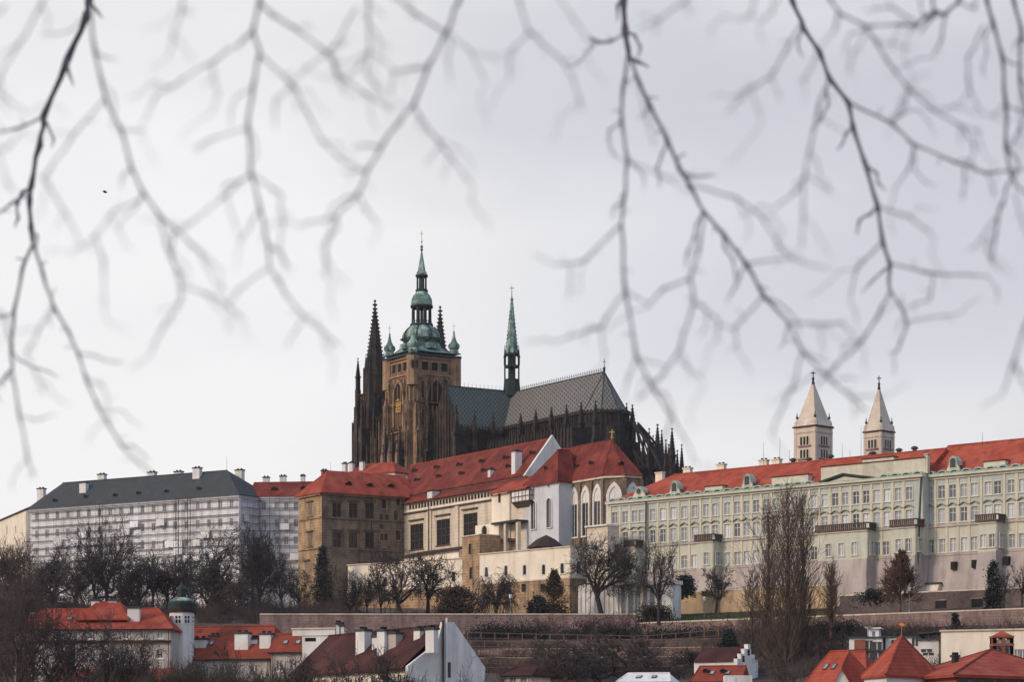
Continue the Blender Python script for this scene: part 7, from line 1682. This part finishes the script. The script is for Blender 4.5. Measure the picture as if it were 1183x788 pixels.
# ================================================================== OVERHANGING BRANCHES near the camera
BR = {}
def branch(label, main, twigs, seed):
    """main / twigs: (points in photo pixels, depth at start and end, thickness in photo pixels at start and end)"""
    rng = random.Random(seed)
    def world(pts, d0, d1, w0, w1, sub=3):
        L = [0]
        for a, b in zip(pts, pts[1:]): L.append(L[-1] + math.dist(a, b))
        out_, rad = [], []
        for i, (a, b) in enumerate(zip(pts, pts[1:])):
            for j in range(sub):
                f_ = j/sub; u = (L[i] + (L[i+1]-L[i])*f_)/L[-1]; wob = 0 if j == 0 else rng.gauss(0, .7)
                Y = d0 + (d1-d0)*u; out_.append(P(a[0]+(b[0]-a[0])*f_+wob, a[1]+(b[1]-a[1])*f_+wob, Y)); rad.append((w0+(w1-w0)*u)*Y/F/2*(1.45 if j == 0 and i else rng.uniform(.86, 1.1)))
        out_.append(P(*pts[-1], d1)); rad.append(w1*d1/F/2*.7); return out_, rad
    mp_, mr_ = world(*main); m_ = MB(); m_.path(mp_, mr_, 7); org = mp_[0]
    o = m_.build('overhanging_branch', M['branch'], org=org, label=label, cat='branch', group='bare branches hanging into the frame from above')
    for tw_ in list(twigs) + [main]:
        if tw_ is not main: tp, tr = world(*tw_)
        else: tp, tr = mp_, mr_
        m_ = MB()
        if tw_ is not main: m_.path(tp, tr, 6)
        # buds and stub side twigs
        for i in range(2, len(tp)-1, 3) if tw_ is not main else ():
            d = (tp[i+1]-tp[i]).normalized(); a = Vector((rng.gauss(0, 1), rng.gauss(0, .4), rng.gauss(0, 1) - .3)).normalized(); L = min(tr[i]*rng.uniform(8, 22), tp[i].y/F*rng.uniform(9, 17)); m_.tube(tp[i], tp[i] + (d*.6 + a).normalized()*L, tr[i]*.6, tr[i]*.35, 5)
        if m_.v: m_.build('twig', M['branch'], o)
        # fine crooked side twigs, a little nearer the lens than what they spring from
        pts, d0, d1, w0, w1 = tw_; acc = 0
        for (ax, ay), (bx, by) in zip(pts, pts[1:]):
            acc += math.dist((ax, ay), (bx, by))
            if acc < rng.uniform(20, 46): continue
            acc = 0; sg = rng.choice((-1, 1)); an = math.atan2(by-ay, bx-ax) + sg*rng.uniform(.5, 1.15); x, y = bx, by; q = [(x, y)]
            for _ in range(rng.randint(2, 4)):
                st = rng.uniform(9, 20); x += math.cos(an)*st; y += math.sin(an)*st; q.append((x, y)); an += rng.uniform(-.75, .75) + (math.pi/2-an)*.22
            yd = (d0+d1)/2*rng.uniform(.88, .97); ww = max(.9, (w0+w1)/2*rng.uniform(.45, .75))
            sp_, sr_ = world(q, yd, yd*.94, ww, ww*.65, 2); f_ = MB(); f_.path(sp_, sr_, 5); f_.build('twig', M['branch'], o)
    return o
Z = lambda *p: list(p)
branch('sharp dark branch falling from the top left, forking at mid height', (Z((104, -40), (103, 0), (100, 16), (78, 68), (50, 135), (46, 168), (36, 215), (34, 232), (36, 265), (38, 282)), 18, 17, 7.2, 5), [
    (Z((38, 282), (26, 310), (16, 360), (13, 405), (14, 430)), 15, 12, 3.6, 3.4), (Z((14, 430), (22, 480), (32, 530), (40, 552)), 12, 9, 3, 2.2),
    (Z((38, 280), (50, 318), (62, 355), (80, 385), (90, 408), (100, 440), (113, 470), (125, 490), (140, 515), (160, 535), (175, 546)), 13.5, 9, 3.6, 2),
    (Z((49, 135), (20, 148), (-5, 154)), 14, 11, 3, 2.4), (Z((34, 224), (15, 234), (-4, 248)), 15, 13, 3.2, 2.6), (Z((14, 428), (5, 438), (-6, 446)), 12, 11, 3.4, 2.6), (Z((60, 355), (45, 380), (30, 408), (45, 440), (52, 456)), 9, 7.5, 2, 1.4), (Z((100, 440), (118, 445), (126, 470)), 8.5, 8, 1.8, 1.4), (Z((14, 400), (4, 362), (-4, 366)), 9, 8.5, 2, 1.6)], 1)
branch('softer branch just right of the sharp left one, curving to the lower right', (Z((106, -40), (104, 15), (110, 60), (118, 95), (122, 115), (140, 150), (152, 195), (165, 222), (185, 250), (203, 265)), 10, 9, 3.6, 3), [
    (Z((203, 265), (228, 288), (255, 312)), 8.2, 7.6, 2.4, 1.6), (Z((185, 255), (195, 290), (207, 320), (210, 345), (190, 375), (175, 410)), 8, 7.4, 2.4, 2), (Z((210, 330), (240, 340), (262, 352), (283, 372)), 7.8, 7.4, 2, 1.6),
    (Z((120, 115), (85, 155), (55, 200), (50, 206), (75, 245), (95, 285)), 8.4, 7.6, 2.2, 1.4), (Z((165, 228), (130, 245), (108, 275), (80, 292)), 8, 7.4, 2, 1.4), (Z((110, 270), (120, 305), (122, 370)), 7.8, 7.2, 1.8, 1.3), (Z((228, 288), (240, 310), (250, 330)), 7.8, 7.4, 1.6, 1.2)], 2)
branch('blurred long branch with drooping twigs left of the cathedral, below the top edge', (Z((302, -40), (300, 0), (292, 35), (300, 64), (292, 100), (286, 145), (290, 200), (300, 240), (310, 285), (312, 310)), 9, 8.6, 3.6, 2.6), [
    (Z((312, 310), (330, 340), (350, 365), (375, 385), (394, 402)), 8.2, 7.6, 2.2, 1.6), (Z((292, 38), (245, 72), (200, 100), (180, 110), (163, 144)), 8.2, 7.4, 2.3, 1.5), (Z((286, 148), (245, 160), (224, 172)), 8, 7.6, 2, 1.5), (Z((290, 200), (262, 225), (220, 258), (190, 277)), 8, 7.4, 2.2, 1.5), (Z((290, 200), (325, 225), (327, 260), (322, 292)), 8, 7.4, 2, 1.5), (Z((310, 310), (275, 335), (264, 352)), 8, 7.5, 2.2, 1.5), (Z((350, 366), (330, 402)), 7.8, 7.5, 1.9, 1.4), (Z((262, 225), (278, 280)), 7.6, 7.2, 1.6, 1.3), (Z((245, 74), (252, 110), (246, 130)), 7.6, 7.2, 1.6, 1.3),
    (Z((300, 62), (340, 100), (355, 130), (372, 163), (395, 185), (416, 196)), 8.2, 7.6, 2.4, 1.6), (Z((300, 5), (340, 32), (378, 60), (390, 85), (425, 110), (452, 126)), 8.6, 7.8, 2.6, 1.7), (Z((340, 95), (318, 115), (318, 150)), 7.8, 7.3, 1.8, 1.3)], 3)
branch('blurred branch slanting down left from the top centre over the tall green spire', (Z((536, -30), (531, 0), (515, 38), (495, 75), (478, 120), (462, 140), (440, 170), (425, 195), (413, 225), (389, 249)), 9, 8, 3.6, 2.6), [
    (Z((389, 249), (345, 262)), 7.8, 7.4, 2.2, 1.8), (Z((388, 250), (375, 290), (377, 320)), 7.8, 7.3, 2.3, 1.8), (Z((515, 38), (475, 12), (456, -6)), 8.6, 8, 2.6, 2), (Z((478, 122), (495, 150), (520, 180), (546, 214)), 8, 7.4, 2.3, 1.7), (Z((425, 197), (395, 199)), 7.8, 7.4, 2, 1.6), (Z((414, 225), (425, 245), (438, 260)), 7.8, 7.4, 2, 1.6), (Z((490, 79), (455, 82), (450, 108)), 8, 7.5, 1.9, 1.5), (Z((517, 36), (545, 60), (562, 95)), 8, 7.4, 1.8, 1.3), (Z((502, 158), (540, 178)), 7.6, 7.2, 1.7, 1.3), (Z((510, 165), (492, 190)), 7.6, 7.3, 1.7, 1.3)], 4)
branch('blurred loose branch dangling over the top edge left of the top centre', (Z((428, -30), (425, 0), (427, 60), (424, 85), (440, 105)), 8.2, 7.6, 2.4, 1.6), [(Z((412, 8), (380, 60), (352, 80), (334, 96)), 8, 7.4, 2.2, 1.5), (Z((385, 62), (390, 90), (398, 108)), 8, 7.4, 2, 1.5), (Z((427, 60), (412, 80), (402, 90)), 7.8, 7.4, 1.8, 1.4), (Z((420, 15), (440, 50), (450, 55)), 7.8, 7.4, 1.7, 1.3)], 5)
branch('faint blurred twigs hanging right of the top centre', (Z((596, -20), (600, 0), (610, 35), (650, 70), (662, 90), (670, 115), (674, 128)), 8, 7.4, 2.3, 1.5), [(Z((610, 38), (590, 60), (588, 92)), 7.8, 7.4, 2, 1.4), (Z((642, -8), (665, 25), (681, 46)), 7.8, 7.3, 1.8, 1.3)], 6)
branch('sharp dark branch at the top right of centre, splitting in two long arms', (Z((718, -40), (720, 0), (722, 35), (727, 66)), 18, 16.5, 6.4, 7), [
    (Z((725, 64), (720, 100), (718, 140), (725, 185), (720, 235), (718, 260)), 12.5, 11, 3.4, 3.2), (Z((718, 260), (722, 335), (735, 412), (755, 450), (775, 480)), 11, 9, 3.4, 2.8), (Z((775, 480), (790, 505), (806, 538)), 9, 8, 2.2, 1.6),
    (Z((727, 64), (738, 95), (750, 120), (770, 160), (785, 195), (797, 215), (812, 243)), 13.5, 12, 4, 4.2), (Z((812, 243), (835, 270), (862, 305), (882, 342), (910, 372)), 12.5, 11.5, 4, 3.8), (Z((910, 372), (927, 406), (960, 440), (985, 460), (1002, 476)), 10, 8.6, 3.2, 2.2),
    (Z((719, 40), (705, 48), (690, 48), (682, 43)), 15, 13, 2.6, 3.0),
    (Z((718, 258), (675, 302), (640, 306)), 9.5, 8.4, 2.6, 2), (Z((660, 305), (657, 346)), 8.4, 8, 2, 1.5), (Z((722, 338), (695, 378), (640, 396)), 9, 8.2, 2.6, 2), (Z((695, 380), (698, 422)), 8.4, 8, 1.9, 1.5), (Z((735, 412), (720, 456)), 9, 8.4, 2.2, 1.7), (Z((725, 185), (770, 205), (800, 225)), 8.2, 7.6, 1.8, 1.5),
    (Z((812, 243), (808, 285), (797, 322), (802, 348), (785, 405), (760, 440), (738, 462)), 9.6, 8.2, 2.9, 2), (Z((797, 322), (765, 335), (747, 356)), 9, 8.6, 2.6, 2), (Z((802, 348), (830, 370), (828, 395)), 8.6, 8, 2.1, 1.5), (Z((784, 415), (812, 441)), 8.2, 7.8, 2, 1.5), (Z((862, 305), (915, 298)), 9.5, 8.6, 2.5, 2), (Z((882, 342), (848, 380), (853, 408)), 9.5, 8.6, 2.4, 1.7), (Z((910, 372), (945, 375), (973, 373), (1000, 406)), 9, 8, 2.4, 1.6), (Z((948, 376), (952, 412)), 8.2, 7.8, 1.8, 1.4), (Z((927, 408), (915, 450), (900, 480), (890, 502)), 9, 8.2, 2.4, 1.7),
    (Z((797, 213), (850, 228), (880, 250), (905, 290), (917, 302)), 9, 8.2, 2.4, 2), (Z((985, 460), (1030, 456)), 8, 7.6, 2, 1.4), (Z((738, 95), (748, 140), (758, 170)), 8, 7.6, 1.7, 1.3)], 7)
branch('sharp dark branch above the white church towers with many side twigs', (Z((908, -30), (915, 0), (927, 30), (947, 60), (958, 90), (980, 118), (985, 145), (1000, 190), (1014, 238), (1020, 280), (1028, 305), (1028, 335)), 17, 13.5, 5.2, 4), [
    (Z((1028, 335), (1045, 362), (1048, 375), (1040, 395), (1032, 411)), 12, 10.5, 3, 2.2), (Z((1028, 337), (1015, 365), (995, 395), (960, 430), (944, 447)), 10.5, 8.8, 3, 2.2), (Z((925, 28), (910, 55), (890, 90), (865, 102), (843, 112)), 9.2, 8, 2.4, 1.7), (Z((865, 105), (838, 133)), 8, 7.6, 1.8, 1.4), (Z((868, 104), (880, 140)), 8, 7.6, 1.7, 1.3), (Z((958, 90), (945, 125), (935, 175), (930, 205), (920, 220), (893, 242)), 9.8, 8, 2.6, 1.8), (Z((928, 205), (928, 250), (925, 287)), 8.4, 7.8, 2.2, 1.6), (Z((935, 205), (962, 222)), 8, 7.6, 1.9, 1.4), (Z((980, 118), (1030, 142), (1056, 167), (1105, 188), (1140, 200), (1190, 195)), 12, 11, 3, 2.4), (Z((1056, 167), (1050, 195), (1033, 218)), 11, 9.6, 2.2, 1.6), (Z((1115, 195), (1112, 232)), 9.6, 9, 2.1, 1.6), (Z((1140, 200), (1150, 225)), 9.6, 9, 2, 1.5), (Z((1018, 280), (990, 310), (982, 347)), 10.5, 9.5, 2.4, 1.7), (Z((1030, 305), (1070, 315), (1141, 319)), 11, 9.8, 2.6, 2), (Z((1078, 318), (1075, 345), (1049, 356)), 10, 9, 2.1, 1.6), (Z((1048, 372), (1112, 362)), 10, 9, 2.2, 1.6), (Z((1012, 238), (1050, 250), (1079, 273)), 9.2, 8.2, 2.3, 1.7), (Z((946, 60), (930, 90), (922, 95)), 8.6, 8, 1.8, 1.4), (Z((1030, 142), (1048, 100)), 8.6, 8.2, 1.8, 1.4)], 8)
branch('softer branch crossing behind the sharp right one towards the right frame edge', (Z((945, -20), (960, 0), (970, 15), (1000, 30), (1010, 45), (1025, 70), (1050, 102), (1075, 125), (1110, 145), (1126, 168), (1122, 184)), 10, 8.6, 3, 1.8), [(Z((1110, 145), (1130, 152), (1137, 178)), 8.6, 8, 1.9, 1.4), (Z((1050, 104), (1042, 128), (1030, 140)), 9, 8.4, 2, 1.6), (Z((968, 14), (962, 40)), 9, 8.4, 2, 1.5), (Z((1004, 36), (985, 60), (980, 85)), 8, 7.6, 1.8, 1.4)], 9)
branch('dark knotty cluster of twigs at the top right corner', (Z((1112, -20), (1108, 0), (1092, 17), (1080, 12), (1063, 38)), 12.5, 10.5, 4.2, 2.6), [(Z((1080, 12), (1060, 28), (1040, 28), (1000, 30), (997, 36)), 10.5, 9.6, 2.8, 2.2), (Z((1092, 18), (1088, 45), (1078, 66)), 11, 9.5, 2.8, 1.8), (Z((1078, 10), (1076, -20)), 11, 10, 3, 3), (Z((1092, 17), (1070, 20), (1048, 40)), 9.6, 9, 2.4, 1.6), (Z((1060, 26), (1030, 8), (1000, 12)), 9, 8.4, 2.2, 1.6), (Z((1108, 2), (1125, 10), (1128, -6)), 9.6, 9, 2.4, 2)], 10)
branch('dark vertical branch near the right frame edge ending in a fork', (Z((1138, -30), (1140, 0), (1147, 25), (1158, 65), (1162, 120), (1162, 170), (1168, 206)), 12.5, 11.5, 4, 3.4), [(Z((1168, 205), (1176, 216), (1190, 228)), 10.5, 9.6, 2.6, 2), (Z((1166, 210), (1155, 240), (1150, 270), (1144, 303)), 10.8, 9.4, 3, 2.2), (Z((1137, 30), (1118, 65), (1120, 105), (1136, 132)), 9.4, 8.4, 2.3, 1.6), (Z((1172, 222), (1182, 260), (1192, 280)), 9, 8.4, 2, 1.6), (Z((1162, 120), (1145, 135)), 9, 8.4, 1.9, 1.5), (Z((1152, 250), (1135, 275), (1118, 290)), 8.6, 8, 2, 1.4)], 11)
branch('dark branch cut by the right frame edge at the top', (Z((1168, -30), (1171, 0), (1180, 35), (1178, 90), (1186, 132)), 13, 12, 3.8, 3), [(Z((1180, 40), (1196, 60)), 11, 10, 2.6, 2), (Z((1178, 88), (1180, 150), (1178, 172)), 9.6, 9, 2.2, 1.6)], 12)
branch('blurred twig end hanging in from the right edge above the red roof', (Z((1200, 345), (1183, 380), (1170, 420), (1157, 457)), 9, 8.2, 3, 2.2), [(Z((1172, 415), (1180, 440)), 8.4, 8, 2, 1.6)], 13)
branch('blurred twigs at the upper left frame edge', (Z((60, -20), (48, 5), (22, 50), (0, 88), (-12, 110)), 8, 7.4, 2.4, 1.8), [(Z((-6, 100), (12, 118), (32, 130)), 7.8, 7.3, 1.8, 1.4), (Z((8, 6), (-6, 20)), 7.8, 7.4, 2, 1.6), (Z((30, 150), (8, 172), (-6, 180)), 7.6, 7.2, 1.7, 1.4), (Z((0, 180), (8, 210), (14, 222)), 7.6, 7.2, 1.7, 1.3)], 14)
branch('short blurred twig below the top edge in the left third', (Z((212, -20), (210, 8), (200, 40), (195, 66)), 7.4, 7, 2.2, 1.5), [(Z((210, 10), (222, 16)), 7.4, 7, 2, 1.4)], 15)
branch('faint blurred twigs at the top between the two sharp right branches', (Z((812, -20), (790, 2), (762, 22), (738, 34)), 8, 7.4, 2.2, 1.5), [(Z((790, 2), (800, 18)), 7.8, 7.3, 1.8, 1.4), (Z((872, -10), (868, 18), (852, 22)), 8, 7.5, 2, 1.6), (Z((900, -6), (892, 14), (876, 26)), 8, 7.5, 2, 1.6), (Z((762, 22), (756, 40)), 7.6, 7.2, 1.6, 1.3)], 16)

# ---- bird far off on the left
q = P(121, 221.5, 190); mb = MB(); k = 190/F
body = [q + Vector((x*k, 0, z*k)) for x, z in ((-1.6, 1.3), (-.6, .5), (.4, -.3), (1.2, -1.6))]
mb.path(body, [.02, .10, .09, .02], 6)
bo = mb.build('bird', M['feather'], org=q, label='tiny dark bird gliding in the grey sky at left', cat='bird')
for sgn in (1, -1):
    mb = MB(); r_ = q + Vector((0, 0, .02)); m1_ = r_ + Vector((1.3*k, sgn*.25, (.9*sgn)*k)); tp = r_ + Vector((2.8*k if sgn > 0 else -2.2*k, sgn*.3, (.2 if sgn > 0 else -.6)*k + .03)); w_ = Vector((0, 0, -.11))
    mb.prism([r_, m1_, tp], [r_ + w_, m1_ + w_*.9 , tp + w_*.15]); mb.build('wing', M['feather'], bo)

# ---- haze volume over the whole scene, added to lift the blacks
hz = MB(); hz.obox((-4200, -400, -1.5), (8400, 0, 0), (0, 9600, 0), (0, 0, 190))
ho = hz.build('haze', [], kind='stuff')
hm = bpy.data.materials.new('air'); hm.use_nodes = True; hn = hm.node_tree; hn.nodes.clear()
ov = hn.nodes.new('ShaderNodeOutputMaterial'); pv = hn.nodes.new('ShaderNodeVolumePrincipled'); pv.inputs['Color'].default_value = (.93, .94, 1, 1); pv.inputs['Density'].default_value = 3.2e-5
hn.links.new(pv.outputs[0], ov.inputs['Volume']); ho.data.materials.append(hm)
